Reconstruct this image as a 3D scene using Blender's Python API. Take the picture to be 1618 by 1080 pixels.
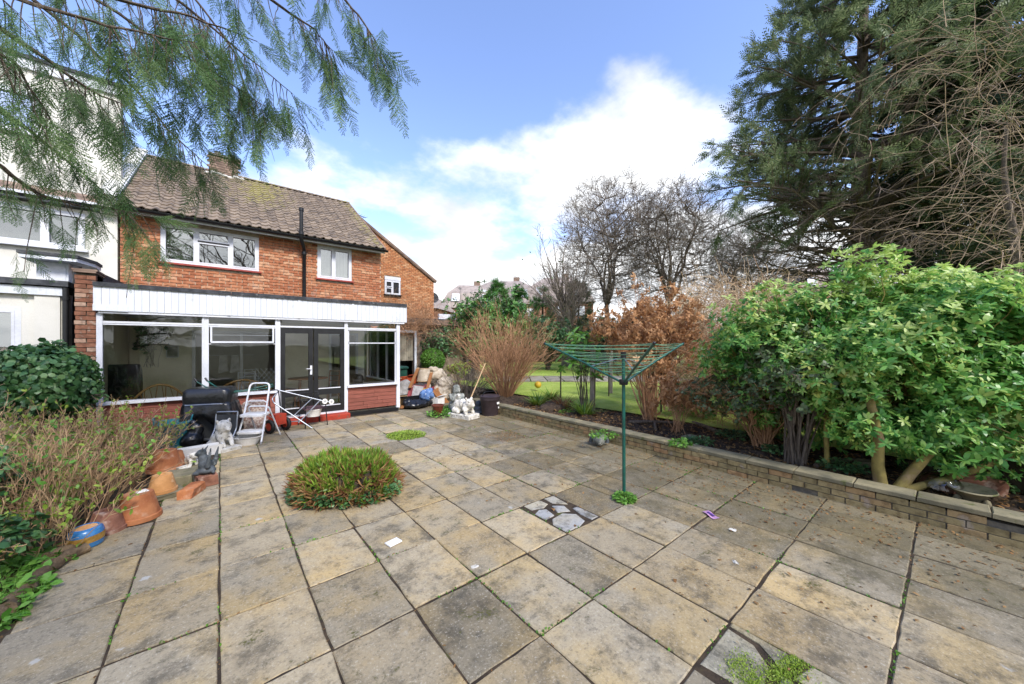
import bpy, math, random
import numpy as np
from mathutils import Vector, Matrix, Euler

R = math.radians
scene = bpy.context.scene
for o in list(bpy.data.objects):
    bpy.data.objects.remove(o)
COL = scene.collection

# ------------------------------------------------------------------ camera
YAW = 39.26                      # degrees the view turns right of the garden's depth axis
FPX, CX, HOR, EYE = 564.0, 809.0, 543.0, 1.70
cam_d = bpy.data.cameras.new('camera'); cam = bpy.data.objects.new('camera', cam_d); COL.objects.link(cam)
cam_d.sensor_width = 36.0; cam_d.lens = FPX / 1618 * 36.0
cam_d.shift_y = 3 / 1618.0
cam_d.clip_start = 0.05; cam_d.clip_end = 2000
cam.location = (0, 0, EYE); cam.rotation_euler = (R(90), 0, R(-YAW))
scene.camera = cam

# ------------------------------------------------------------------ sky, sun, exposure
SUN_EL, SUN_AZ = 44.0, 182.0     # azimuth clockwise from +Y
w = bpy.data.worlds.new('World'); scene.world = w; w.use_nodes = True
nt = w.node_tree; nt.nodes.clear()
def N(t, **kw):
    n = nt.nodes.new(t)
    for k, v in kw.items(): setattr(n, k, v)
    return n
out = N('ShaderNodeOutputWorld'); bg = N('ShaderNodeBackground'); bg.inputs['Strength'].default_value = 0.15
sky = N('ShaderNodeTexSky', sky_type='NISHITA', sun_disc=False, sun_elevation=R(SUN_EL), sun_rotation=R(SUN_AZ))
sky.air_density = 1.0; sky.dust_density = 0.6; sky.ozone_density = 3.0
tc = N('ShaderNodeTexCoord'); sep = N('ShaderNodeSeparateXYZ'); nt.links.new(tc.outputs['Generated'], sep.inputs[0])
def mth(op, a, b=None, clamp=False):
    n = N('ShaderNodeMath', operation=op, use_clamp=clamp)
    for i, v in enumerate((a, b)):
        if v is None: continue
        if isinstance(v, (int, float)): n.inputs[i].default_value = v
        else: nt.links.new(v, n.inputs[i])
    return n.outputs[0]
zz = mth('MAXIMUM', sep.outputs['Z'], 0.0)
den = mth('ADD', zz, 0.22)
px = mth('DIVIDE', sep.outputs['X'], den); py = mth('DIVIDE', sep.outputs['Y'], den)
cmb = N('ShaderNodeCombineXYZ'); nt.links.new(px, cmb.inputs[0]); nt.links.new(py, cmb.inputs[1])
mp = N('ShaderNodeMapping'); mp.inputs['Location'].default_value = (8.2, 4.4, 0.0); mp.inputs['Scale'].default_value = (0.85, 0.85, 1)
nt.links.new(cmb.outputs[0], mp.inputs[0])
nz = N('ShaderNodeTexNoise'); nz.inputs['Scale'].default_value = 1.3; nz.inputs['Detail'].default_value = 9; nz.inputs['Roughness'].default_value = 0.56
nt.links.new(mp.outputs[0], nz.inputs['Vector'])
lift = mth('MULTIPLY', mth('SUBTRACT', 0.50, zz), 0.95)
m0 = mth('ADD', nz.outputs['Fac'], lift)
mr = N('ShaderNodeMapRange', interpolation_type='SMOOTHSTEP'); nt.links.new(m0, mr.inputs[0])
mr.inputs[1].default_value = 0.56; mr.inputs[2].default_value = 0.70
nz2 = N('ShaderNodeTexNoise'); nz2.inputs['Scale'].default_value = 2.4; nz2.inputs['Detail'].default_value = 6
nt.links.new(mp.outputs[0], nz2.inputs['Vector'])
cr = N('ShaderNodeValToRGB'); nt.links.new(nz2.outputs['Fac'], cr.inputs[0])
cr.color_ramp.elements[0].position = 0.3; cr.color_ramp.elements[0].color = (2.3, 2.4, 2.6, 1)
cr.color_ramp.elements[1].position = 0.62; cr.color_ramp.elements[1].color = (4.0, 4.05, 4.1, 1)
tint = N('ShaderNodeMixRGB', blend_type='MULTIPLY'); tint.inputs[0].default_value = 1
nt.links.new(sky.outputs[0], tint.inputs[1]); tint.inputs[2].default_value = (1.0, 0.92, 1.0, 1)
mx = N('ShaderNodeMixRGB'); nt.links.new(mr.outputs[0], mx.inputs[0]); nt.links.new(tint.outputs[0], mx.inputs[1]); nt.links.new(cr.outputs[0], mx.inputs[2])
nt.links.new(mx.outputs[0], bg.inputs['Color']); nt.links.new(bg.outputs[0], out.inputs[0])

sun_d = bpy.data.lights.new('sun', 'SUN'); sun = bpy.data.objects.new('sun', sun_d); COL.objects.link(sun)
sun_d.energy = 1.7; sun_d.angle = R(12); sun_d.color = (1.0, 0.95, 0.87)
sv = Vector((math.sin(R(SUN_AZ)) * math.cos(R(SUN_EL)), math.cos(R(SUN_AZ)) * math.cos(R(SUN_EL)), math.sin(R(SUN_EL))))
sun.rotation_euler = sv.to_track_quat('Z', 'Y').to_euler()
sun.location = (0, 0, 30)
scene.view_settings.view_transform = 'Standard'; scene.view_settings.look = 'None'
scene.view_settings.gamma = 1.0; scene.view_settings.use_curve_mapping = False
scene.view_settings.exposure = 1.38
scene.cycles.max_bounces = 6; scene.cycles.transparent_max_bounces = 24; scene.cycles.diffuse_bounces = 3
scene.cycles.use_adaptive_sampling = True; scene.cycles.caustics_reflective = False; scene.cycles.caustics_refractive = False
try:
    scene.cycles.use_denoising = True
except Exception: pass

# ------------------------------------------------------------------ places: pixel of the photograph -> point of the garden
ct, st = math.cos(R(YAW)), math.sin(R(YAW))
def ray(u, v):
    x = (u - CX) / FPX
    return np.array([ct * x + st, -st * x + ct, (HOR - v) / FPX])
def atZ(u, v, z=0.0):
    r = ray(u, v); k = (z - EYE) / r[2]; return np.array([0, 0, EYE]) + r * k
def atY(u, v, y):
    r = ray(u, v); return np.array([0, 0, EYE]) + r * (y / r[1])
def atD(u, v, d):
    return np.array([0, 0, EYE]) + ray(u, v) * d

# ------------------------------------------------------------------ materials
def lin(h):
    if isinstance(h, str):
        h = h.lstrip('#'); c = [int(h[i:i + 2], 16) / 255 for i in (0, 2, 4)]
        return tuple((x / 12.92 if x <= 0.04045 else ((x + 0.055) / 1.055) ** 2.4) for x in c)
    return tuple(h)
class Mat:
    def __init__(s, name):
        s.m = bpy.data.materials.new(name); s.m.use_nodes = True; s.t = s.m.node_tree; s.t.nodes.clear()
        s.out = s.n('ShaderNodeOutputMaterial'); s.pos = s.n('ShaderNodeNewGeometry')
        s.obi = s.n('ShaderNodeObjectInfo')
    def n(s, t, **kw):
        x = s.t.nodes.new(t)
        for k, v in kw.items(): setattr(x, k, v)
        return x
    def l(s, a, b): s.t.links.new(a, b)
    def inp(s, sock, v):
        if v is None: return
        if isinstance(v, (int, float)): sock.default_value = v
        elif isinstance(v, (tuple, list)): sock.default_value = tuple(v) + ((1,) if len(v) == 3 and len(sock.default_value) == 4 else ())
        else: s.l(v, sock)
    def math(s, op, a, b=None, clamp=False):
        x = s.n('ShaderNodeMath', operation=op, use_clamp=clamp); s.inp(x.inputs[0], a); s.inp(x.inputs[1], b); return x.outputs[0]
    def mix(s, f, a, b, mode='MIX'):
        x = s.n('ShaderNodeMixRGB', blend_type=mode); s.inp(x.inputs[0], f); s.inp(x.inputs[1], a); s.inp(x.inputs[2], b); return x.outputs[0]
    def noise(s, scale, detail=4, rough=0.55, vec=None, stretch=None):
        x = s.n('ShaderNodeTexNoise'); x.inputs['Scale'].default_value = scale; x.inputs['Detail'].default_value = detail; x.inputs['Roughness'].default_value = rough
        v = vec or s.pos.outputs['Position']
        if stretch:
            mp = s.n('ShaderNodeMapping'); mp.inputs['Scale'].default_value = stretch; s.l(v, mp.inputs[0]); v = mp.outputs[0]
        s.l(v, x.inputs['Vector']); return x.outputs['Fac']
    def vor(s, scale, feature='F1', vec=None):
        x = s.n('ShaderNodeTexVoronoi', feature=feature); x.inputs['Scale'].default_value = scale
        s.l(vec or s.pos.outputs['Position'], x.inputs['Vector']); return x
    def ramp(s, f, a, b, smooth=True):
        x = s.n('ShaderNodeMapRange'); x.interpolation_type = 'SMOOTHSTEP' if smooth else 'LINEAR'
        s.inp(x.inputs[0], f); x.inputs[1].default_value = a; x.inputs[2].default_value = b; return x.outputs[0]
    def rnd(s):
        a = s.math('ADD', s.obi.outputs['Random'], s.pos.outputs['Random Per Island']); return s.math('FRACT', a)
    def bump(s, h, strength=0.3, dist=0.01):
        b = s.n('ShaderNodeBump'); b.inputs['Strength'].default_value = strength; b.inputs['Distance'].default_value = dist; s.inp(b.inputs['Height'], h); return b.outputs[0]
    def princ(s, col, rough=0.8, normal=None, metal=0.0, spec=0.35, coat=0.0, link=True):
        p = s.n('ShaderNodeBsdfPrincipled'); s.inp(p.inputs['Base Color'], col); s.inp(p.inputs['Roughness'], rough)
        p.inputs['Metallic'].default_value = metal; p.inputs['Specular IOR Level'].default_value = spec
        if coat: p.inputs['Coat Weight'].default_value = coat
        if normal is not None: s.l(normal, p.inputs['Normal'])
        if link: s.l(p.outputs[0], s.out.inputs[0])
        return p
def plain(name, c1, c2=None, scale=6, rough=0.8, bump=0.25, bscale=70, metal=0.0, spec=0.35, rnd=0.12, c3=None, sc3=25, t3=(0.58, 0.7), stretch=None, dist=0.006):
    """two-tone noise colour, optional third patchy tone, fine relief, small shift from object to object"""
    s = Mat(name); a = lin(c1); b = lin(c2) if c2 else tuple(x * 0.72 for x in a)
    f = s.ramp(s.noise(scale, 5, stretch=stretch), 0.36, 0.64); c = s.mix(f, a, b)
    if c3: c = s.mix(s.ramp(s.noise(sc3, 4), *t3), c, lin(c3))
    g = s.noise(bscale, 3, stretch=stretch)
    c = s.mix(0.35, c, s.mix(g, (0.55, 0.55, 0.55), (1.45, 1.45, 1.45)), 'MULTIPLY')
    if rnd:
        v = s.math('ADD', s.math('MULTIPLY', s.rnd(), 2 * rnd), 1 - rnd); x = s.n('ShaderNodeCombineXYZ')
        for i in range(3): s.l(v, x.inputs[i])
        c = s.mix(1.0, c, x.outputs[0], 'MULTIPLY')
    s.princ(c, rough, s.bump(g, bump, dist) if bump else None, metal, spec); return s.m
def leafmat(name, cols, rough=0.45, trans=0.3, spec=0.4, scale=2.5):
    """leaves: colour picked leaf by leaf from a short ramp, with broad patches, some light passing through"""
    s = Mat(name); r = s.n('ShaderNodeValToRGB'); els = r.color_ramp.elements
    while len(els) < len(cols): els.new(0.5)
    for i, c in enumerate(cols): els[i].position = i / max(1, len(cols) - 1); els[i].color = lin(c) + (1,)
    f = s.math('ADD', s.math('MULTIPLY', s.pos.outputs['Random Per Island'], 0.62), s.math('MULTIPLY', s.ramp(s.noise(scale, 2), 0.3, 0.7), 0.38))
    s.l(f, r.inputs[0])
    p = s.princ(r.outputs[0], rough, spec=spec, link=False); t = s.n('ShaderNodeBsdfTranslucent'); s.l(r.outputs[0], t.inputs[0])
    m = s.n('ShaderNodeMixShader'); m.inputs[0].default_value = trans; s.l(p.outputs[0], m.inputs[1]); s.l(t.outputs[0], m.inputs[2]); s.l(m.outputs[0], s.out.inputs[0])
    return s.m
def glassmat(name, tint=(0.9, 0.93, 0.92), boost=1.0, base=0.04, rough=0.0, wob=0.0):
    s = Mat(name); tr = s.n('ShaderNodeBsdfTransparent'); tr.inputs[0].default_value = tuple(tint) + (1,)
    gl = s.n('ShaderNodeBsdfGlossy'); gl.inputs['Roughness'].default_value = rough
    if wob: s.l(s.bump(s.noise(1.6, 2), wob, 0.05), gl.inputs['Normal'])
    fr = s.n('ShaderNodeFresnel'); fr.inputs[0].default_value = 1.5
    f = s.math('ADD', s.math('MULTIPLY', fr.outputs[0], boost), base, True)
    m = s.n('ShaderNodeMixShader'); s.l(f, m.inputs[0]); s.l(tr.outputs[0], m.inputs[1]); s.l(gl.outputs[0], m.inputs[2]); s.l(m.outputs[0], s.out.inputs[0])
    return s.m

# ------------------------------------------------------------------ geometry
class Geo:
    """collects vertices and faces (numpy blocks); build() links them as ONE mesh object"""
    def __init__(s): s.v = []; s.f = []; s.n = 0
    def add(s, v, f):
        v = np.asarray(v, float).reshape(-1, 3); s.v.append(v)
        if isinstance(f, np.ndarray): s.f.append(f + s.n)
        else:
            by = {}
            for q in f: by.setdefault(len(q), []).append(q)
            for k in by: s.f.append(np.array(by[k], int) + s.n)
        s.n += len(v); return s
    def box(s, c, d, rz=0.0, ch=0.0, M=None):
        c = np.array(c, float); h = np.array(d, float) / 2
        if ch <= 0:
            v = np.array([[x, y, z] for z in (-1, 1) for y in (-1, 1) for x in (-1, 1)], float) * h
            f = np.array([[0, 2, 3, 1], [4, 5, 7, 6], [0, 1, 5, 4], [2, 6, 7, 3], [0, 4, 6, 2], [1, 3, 7, 5]])
        else:   # top edge chamfered block
            i = h - np.array([ch, ch, 0])
            q = np.array([[-1, -1], [1, -1], [1, 1], [-1, 1]], float)
            v = np.vstack([np.c_[q * h[:2], np.full(4, -h[2])], np.c_[q * h[:2], np.full(4, h[2] - ch)], np.c_[q * i[:2], np.full(4, h[2])]])
            f = [[3, 2, 1, 0], [8, 9, 10, 11]]
            for b in (0, 4):
                for k in range(4): f.append([b + k, b + (k + 1) % 4, b + 4 + (k + 1) % 4, b + 4 + k])
            f = np.array(f)
        if M is not None: v = v @ np.array(M.to_3x3()).T
        if rz:
            a, b_ = math.cos(rz), math.sin(rz); v = v @ np.array([[a, b_, 0], [-b_, a, 0], [0, 0, 1]])
        return s.add(v + c, f)
    def tube(s, P, r, n=8, cap=True):
        P = np.asarray(P, float); r = np.broadcast_to(np.asarray(r, float), (len(P),)); k = len(P)
        T = np.gradient(P, axis=0); T /= np.linalg.norm(T, axis=1)[:, None] + 1e-12
        ref = np.array([0, 0, 1.0]) if abs(T[0][2]) < 0.9 else np.array([1.0, 0, 0])
        U = np.zeros_like(P); u = np.cross(T[0], ref); u /= np.linalg.norm(u)
        for i in range(k):
            u = u - T[i] * (u @ T[i]); u /= np.linalg.norm(u) + 1e-12; U[i] = u
        W = np.cross(T, U); a = np.linspace(0, 2 * np.pi, n, endpoint=False)
        v = P[:, None] + r[:, None, None] * (U[:, None] * np.cos(a)[None, :, None] + W[:, None] * np.sin(a)[None, :, None])
        f = []
        for i in range(k - 1):
            for j in range(n): f.append([i * n + j, i * n + (j + 1) % n, (i + 1) * n + (j + 1) % n, (i + 1) * n + j])
        if cap: f += [list(range(n))[::-1], [(k - 1) * n + j for j in range(n)]]
        return s.add(v.reshape(-1, 3), f)
    def lathe(s, prof, n=20, c=(0, 0, 0), sx=1, sy=1, closed=False):
        prof = np.asarray(prof, float); a = np.linspace(0, 2 * np.pi, n, endpoint=False); k = len(prof)
        v = np.stack([prof[:, None, 0] * np.cos(a) * sx + c[0], prof[:, None, 0] * np.sin(a) * sy + c[1], np.broadcast_to(prof[:, None, 1] + c[2], (k, n))], -1).reshape(-1, 3)
        f = []
        for i in range(k - 1 + (1 if closed else 0)):
            i2 = (i + 1) % k
            for j in range(n): f.append([i * n + j, i * n + (j + 1) % n, i2 * n + (j + 1) % n, i2 * n + j])
        return s.add(v, f)
    def prism(s, out, d, axis=2, at=0.0):
        """flat outline (list of 2-D points) pulled along an axis by d"""
        o = np.asarray(out, float); n = len(o); v = []
        for e in (at, at + d):
            for p in o: v.append(np.insert(p, axis, e))
        f = [list(range(n))[::-1], list(range(n, 2 * n))] + [[i, (i + 1) % n, n + (i + 1) % n, n + i] for i in range(n)]
        return s.add(v, f)
    def ball(s, c, r, n=10, m=7, seed=None, rough=0.0):
        r = np.broadcast_to(np.asarray(r, float), (3,)); t = np.linspace(0.04, np.pi - 0.04, m); a = np.linspace(0, 2 * np.pi, n, endpoint=False)
        d = np.stack([np.sin(t)[:, None] * np.cos(a), np.sin(t)[:, None] * np.sin(a), np.broadcast_to(np.cos(t)[:, None], (m, n))], -1)
        k = 1 + rough * np.random.default_rng(seed or 0).normal(size=(m, n, 1)) if rough else 1.0
        v = (d * k * r + np.asarray(c, float)).reshape(-1, 3); f = []
        for i in range(m - 1):
            for j in range(n): f.append([i * n + j, (i + 1) * n + j, (i + 1) * n + (j + 1) % n, i * n + (j + 1) % n])
        f += [list(range(n)), [(m - 1) * n + j for j in range(n)][::-1]]
        return s.add(v, f)
    def mesh(s, name, smooth=None):
        me = bpy.data.meshes.new(name)
        if not s.v: return me
        v = np.vstack(s.v); me.vertices.add(len(v)); me.vertices.foreach_set('co', v.ravel().astype(np.float32))
        tot = np.concatenate([np.full(len(f), f.shape[1]) for f in s.f]).astype(np.int32); idx = np.concatenate([f.ravel() for f in s.f]).astype(np.int32)
        me.loops.add(len(idx)); me.loops.foreach_set('vertex_index', idx)
        me.polygons.add(len(tot)); st_ = np.zeros(len(tot), np.int32); st_[1:] = np.cumsum(tot)[:-1]
        me.polygons.foreach_set('loop_start', st_)
        try: me.polygons.foreach_set('loop_total', tot)
        except Exception: pass
        me.update(calc_edges=True); me.validate()
        me.polygons.foreach_set('use_smooth', np.full(len(me.polygons), smooth is not None)) 
        if smooth is not None and smooth < 180: me.set_sharp_from_angle(angle=R(smooth))
        return me
    def build(s, name, m, parent=None, smooth=None, loc=None):
        me = s.mesh(name, smooth); o = link(name, me, m, parent, loc)
        if parent is not None and name in ('twigs', 'leaves', 'stalks', 'stems', 'shoots', 'canes', 'foliage', 'top_leaves', 'outer_leaves', 'withered_leaves', 'weed_leaves', 'clinging_leaves', 'branches', 'limbs'): o['kind'] = 'stuff'
        return o
def link(name, me, m=None, parent=None, loc=None, rz=0.0, color=None):
    o = bpy.data.objects.new(name, me)
    if m is not None and me is not None and not me.materials: me.materials.append(m)
    COL.objects.link(o)
    if parent is not None: o.parent = parent
    if loc is not None: o.location = loc
    if rz: o.rotation_euler = (0, 0, rz)
    if color is not None: o.color = tuple(color) + (1,) if len(color) == 3 else color
    return o
def tag(o, label=None, cat=None, group=None, kind=None):
    for k, v in (('label', label), ('category', cat), ('group', group), ('kind', kind)):
        if v: o[k] = v
    return o
def thing(name, label, cat, loc=(0, 0, 0), rz=0.0, group=None):
    o = bpy.data.objects.new(name, None); o.empty_display_size = 0.1; COL.objects.link(o)
    o.location = tuple(loc); o.rotation_euler = (0, 0, rz); return tag(o, label, cat, group)
def nrm(a): return a / (np.linalg.norm(a, axis=-1, keepdims=True) + 1e-12)
def scatter(g, tv, tf, pos, d, up, sc):
    """copies of a small template (x along d, z along up) into the collector g, all at once"""
    pos = np.asarray(pos); d = nrm(np.asarray(d)); up = np.asarray(up); y = nrm(np.cross(up, d)); z = np.cross(d, y)
    sc = np.broadcast_to(np.asarray(sc, float), (len(pos),)); tv = np.asarray(tv, float)
    B = np.stack([d, y, z], 1) * sc[:, None, None]
    v = np.einsum('kj,njc->nkc', tv, B) + pos[:, None]
    n = len(tv)
    for f in ([tf] if isinstance(tf, np.ndarray) else tf):
        ff = (f[None] + (np.arange(len(pos)) * n)[:, None, None]).reshape(-1, f.shape[1]); g.f.append(ff + g.n)
    g.v.append(v.reshape(-1, 3)); g.n += len(pos) * n
def leaf_t(wd=0.4, bend=0.15, fold=0.06):
    v = np.array([[0, 0, 0], [.3, -.42 * wd, fold * .7], [.3, .42 * wd, fold * .7], [.7, -.44 * wd, fold - bend * .5], [.7, .44 * wd, fold - bend * .5], [1, 0, -bend]])
    return v, [np.array([[0, 1, 2], [3, 5, 4]]), np.array([[1, 3, 4, 2]])]
def diamond_t(wd=0.3, bend=0.05):
    return np.array([[0, 0, 0], [.45, -.5 * wd, 0], [1, 0, -bend], [.45, .5 * wd, 0]]), np.array([[0, 1, 2, 3]])
def blade_t(wd=0.05, bend=0.3):
    return np.array([[0, -.5 * wd, 0], [0, .5 * wd, 0], [.5, -.45 * wd, bend * .25], [.5, .45 * wd, bend * .25], [1, 0, bend]]), [np.array([[0, 2, 3, 1]]), np.array([[2, 4, 3]])]
def tubes(g, P, Rr, ns=4):
    """many tubes at once: P (N,k,3), Rr (N,k)"""
    N_, k, _ = P.shape; T = nrm(np.gradient(P, axis=1)); ref = np.where(np.abs(T[..., 2:3]) < 0.85, np.array([0, 0, 1.0]), np.array([1.0, 0, 0]))
    U = nrm(np.cross(T, ref)); W = np.cross(T, U); a = np.linspace(0, 2 * np.pi, ns, endpoint=False)
    v = P[:, :, None] + Rr[:, :, None, None] * (U[:, :, None] * np.cos(a)[:, None] + W[:, :, None] * np.sin(a)[:, None])
    i, j = np.meshgrid(np.arange(k - 1), np.arange(ns), indexing='ij'); i = i.ravel(); j = j.ravel(); j2 = (j + 1) % ns
    f = np.stack([i * ns + j, i * ns + j2, (i + 1) * ns + j2, (i + 1) * ns + j], 1)
    g.f.append((f[None] + (np.arange(N_) * k * ns)[:, None, None]).reshape(-1, 4) + g.n); g.v.append(v.reshape(-1, 3)); g.n += N_ * k * ns
def interp(P, t):
    """points and tangents at parameters t (N,m) of polylines P (N,k,3)"""
    k = P.shape[1]; x = np.clip(t, 0, 0.999) * (k - 1); i = x.astype(int); f = (x - i)[..., None]; n = np.arange(len(P))[:, None]
    return P[n, i] * (1 - f) + P[n, i + 1] * f, nrm(P[n, i + 1] - P[n, i]), i
def grow(P, Rr, m, rng, t=(0.25, 1.0), ang=(25, 60), ln=0.6, k=5, wig=0.15, up=0.0, rf=0.6, tip=0.35, lens=None):
    """m children on each parent branch"""
    n = len(P); tt = rng.uniform(t[0], t[1], (n, m)); o, T, i = interp(P, tt); r0 = Rr[np.arange(n)[:, None], i] * rf
    L = np.linalg.norm(np.diff(P, axis=1), axis=2).sum(1)[:, None] * ln * rng.uniform(0.6, 1.25, (n, m)) * (1.15 - 0.6 * tt)
    if lens is not None: L = lens * rng.uniform(0.6, 1.3, (n, m))
    A = nrm(np.cross(T, rng.normal(size=(n, m, 3)))); a = np.radians(rng.uniform(ang[0], ang[1], (n, m)))[..., None]
    d = (T * np.cos(a) + A * np.sin(a)).reshape(-1, 3); o = o.reshape(-1, 3); L = L.reshape(-1); r0 = r0.reshape(-1)
    return poly(o, d, L, r0, rng, k, wig, up, tip)
def poly(o, d, L, r0, rng, k=5, wig=0.15, up=0.0, tip=0.35):
    C = np.zeros((len(o), k, 3)); C[:, 0] = o; d = nrm(d)
    for j in range(1, k):
        d = nrm(d + rng.normal(size=d.shape) * wig + np.array([0, 0, up]) / (k - 1)); C[:, j] = C[:, j - 1] + d * (L / (k - 1))[:, None]
    return C, r0[:, None] * np.linspace(1, tip, k)[None]
def blob(name, parts, m, parent=None, vox=0.02, loc=None, smooth=2, noise=0.0, nscale=0.1):
    """one continuous skin over overlapping ellipsoids / capsules"""
    g = Geo()
    for p in parts:
        if len(p) == 2: g.ball(p[0], p[1], 14, 10)
        else:
            a, b, r = np.array(p[0], float), np.array(p[1], float), p[2]; r = (r, r) if isinstance(r, (int, float)) else r
            q = np.linspace(0, 1, 7)[:, None]; g.tube(a * (1 - q) + b * q, np.linspace(r[0], r[1], 7), 10); g.ball(a, r[0], 10, 7); g.ball(b, r[1], 10, 7)
    o = g.build(name, m, parent, 180, loc)
    rm = o.modifiers.new('remesh', 'REMESH'); rm.mode = 'VOXEL'; rm.voxel_size = vox; rm.use_smooth_shade = True
    if smooth: sm = o.modifiers.new('smooth', 'SMOOTH'); sm.iterations = smooth; sm.factor = 0.5
    if noise:
        tx = bpy.data.textures.new(name + '_relief', 'CLOUDS'); tx.noise_scale = nscale
        dm = o.modifiers.new('relief', 'DISPLACE'); dm.texture = tx; dm.strength = noise; dm.texture_coords = 'LOCAL'
    return o

# ================================================================== MATERIALS OF THE SETTING
def slab_material():
    s = Mat('concrete_slab'); rn = s.obi.outputs['Random']
    off = s.n('ShaderNodeVectorMath', operation='ADD'); cx = s.n('ShaderNodeCombineXYZ')
    s.l(s.math('MULTIPLY', rn, 31.0), cx.inputs[0]); s.l(s.math('MULTIPLY', rn, 17.0), cx.inputs[1]); s.l(s.math('MULTIPLY', rn, 53.0), cx.inputs[2])
    s.l(s.pos.outputs['Position'], off.inputs[0]); s.l(cx.outputs[0], off.inputs[1]); V = off.outputs[0]
    c = s.obi.outputs['Color']
    c = s.mix(s.ramp(s.noise(1.7, 4, 0.6, V), 0.40, 0.66), c, s.mix(1, c, (1.2, 1.06, 0.78), 'MULTIPLY'))
    dark = s.math('MULTIPLY', s.ramp(s.noise(2.3, 7, 0.72, V), 0.48, 0.70), 0.56)
    c = s.mix(dark, c, (0.06, 0.054, 0.042))
    c = s.mix(s.math('MULTIPLY', s.ramp(s.noise(9, 6, 0.7, V), 0.5, 0.72), 0.6), c, (0.075, 0.072, 0.06))
    g = s.noise(62, 5, 0.8)
    c = s.mix(s.math('MULTIPLY', s.ramp(g, 0.56, 0.64), 0.6), c, (0.60, 0.55, 0.44))
    c = s.mix(s.math('MULTIPLY', s.ramp(g, 0.45, 0.32), 0.62), c, (0.05, 0.045, 0.034))
    c = s.mix(s.math('MULTIPLY', s.ramp(s.noise(30, 6, 0.8, V), 0.52, 0.66), 0.4), c, (0.06, 0.057, 0.045))
    c = s.mix(s.math('MULTIPLY', s.ramp(s.noise(4.6, 7, 0.78, V), 0.50, 0.66), 0.34), c, (0.075, 0.066, 0.046))
    v = s.vor(3.1, vec=V); vm = s.math('MULTIPLY', s.ramp(s.math('ADD', v.outputs['Distance'], s.math('MULTIPLY', s.noise(38, 3), 0.16)), 0.185, 0.14), s.ramp(s.noise(1.3, 2, vec=V), 0.5, 0.6))
    c = s.mix(s.math('MULTIPLY', vm, 0.75), c, (0.50, 0.49, 0.44))
    mossy = s.math('MULTIPLY', s.ramp(s.noise(4.5, 6, 0.75, V), 0.57, 0.68), s.ramp(s.noise(60, 3), 0.42, 0.6))
    c = s.mix(s.math('MULTIPLY', mossy, s.ramp(rn, 0.35, 0.7)), c, (0.10, 0.095, 0.022))
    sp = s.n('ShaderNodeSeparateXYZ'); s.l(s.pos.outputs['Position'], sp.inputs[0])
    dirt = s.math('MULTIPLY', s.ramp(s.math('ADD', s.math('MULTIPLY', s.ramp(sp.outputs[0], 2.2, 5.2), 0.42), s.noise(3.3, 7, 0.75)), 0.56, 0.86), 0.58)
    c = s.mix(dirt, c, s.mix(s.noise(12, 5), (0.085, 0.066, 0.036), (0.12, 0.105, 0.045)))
    h = s.math('ADD', s.math('MULTIPLY', g, 0.5), s.noise(22, 5, 0.65))
    s.princ(c, 0.86, s.bump(h, 0.55, 0.008), spec=0.25); return s.m
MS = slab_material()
def brick_material(name, a, b, cc, mortar_spots=0.25):
    s = Mat(name); r = s.rnd(); q = s.n('ShaderNodeValToRGB'); e = q.color_ramp.elements
    e[0].color = lin(a) + (1,); e[1].color = lin(b) + (1,); e[1].position = 0.7; x = e.new(1.0); x.color = lin(cc) + (1,); s.l(r, q.inputs[0])
    c = s.mix(s.ramp(s.noise(14, 5), 0.4, 0.66), q.outputs[0], s.mix(1, q.outputs[0], (0.62, 0.6, 0.6), 'MULTIPLY'))
    c = s.mix(s.math('MULTIPLY', s.ramp(s.noise(7, 4), 0.58, 0.7), mortar_spots), c, (0.5, 0.42, 0.34)); g = s.noise(90, 4)
    c = s.mix(0.4, c, s.mix(g, (0.5, 0.5, 0.5), (1.5, 1.5, 1.5)), 'MULTIPLY')
    s.princ(c, 0.88, s.bump(g, 0.4, 0.006), spec=0.2); return s.m
M_BRICK = brick_material('orange_brick', '#a8694a', '#bb7f5c', '#d0a27e')
M_BRICKN = brick_material('gable_brick', '#b4764e', '#c48b60', '#d4a67c')
M_BRICKW = brick_material('garden_wall_brick', '#948660', '#a8966c', '#ad8a62', 0.5)
M_BRICKO = brick_material('old_pier_brick', '#7d5340', '#936852', '#b09580', 0.6)
M_MORTAR = plain('mortar', '#cbbda6', '#b3a48f', 12)
M_MORTARD = plain('dark_mortar', '#6d675a', '#54504a', 12)
M_SOIL = plain('dark_soil', '#4d3f31', '#352b22', 7, 0.95, 0.9, 40, c3='#6b5a44', sc3=30, rnd=0, dist=0.02)
M_JOINT = plain('joint_soil', '#4d4030', '#352c22', 9, 0.95, 0.9, 60, c3='#55552a', sc3=7, rnd=0, dist=0.01)
def grass_ground():
    s = Mat('lawn_turf'); c = s.mix(s.ramp(s.noise(0.9, 6, 0.7), 0.35, 0.65), lin('#8aa040'), lin('#a8b85a'))
    c = s.mix(s.ramp(s.noise(5, 5), 0.55, 0.75), c, lin('#a39f62')); g = s.noise(55, 4, 0.7)
    c = s.mix(0.6, c, s.mix(g, (0.4, 0.4, 0.4), (1.6, 1.6, 1.6)), 'MULTIPLY'); s.princ(c, 0.8, s.bump(g, 0.8, 0.03), spec=0.2); return s.m
M_LAWN = grass_ground()
M_EARTH = plain('rough_ground', '#6a6a4a', '#4c4b33', 1.5, 0.95, 0.6, 12, rnd=0, dist=0.03)
M_STONE = plain('coping_stone', '#8d8468', '#6f6a55', 4, 0.9, 0.5, 60, c3='#5d6138', sc3=9)
M_PATHC = plain('concrete_path', '#98917f', '#7d7768', 3, 0.9, 0.4, 50, c3='#5c574c', sc3=6)
M_WHITE = plain('white_paint', '#d8dade', '#cbced3', 3, 0.45, 0.05, 40, spec=0.4, rnd=0.04)
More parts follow.
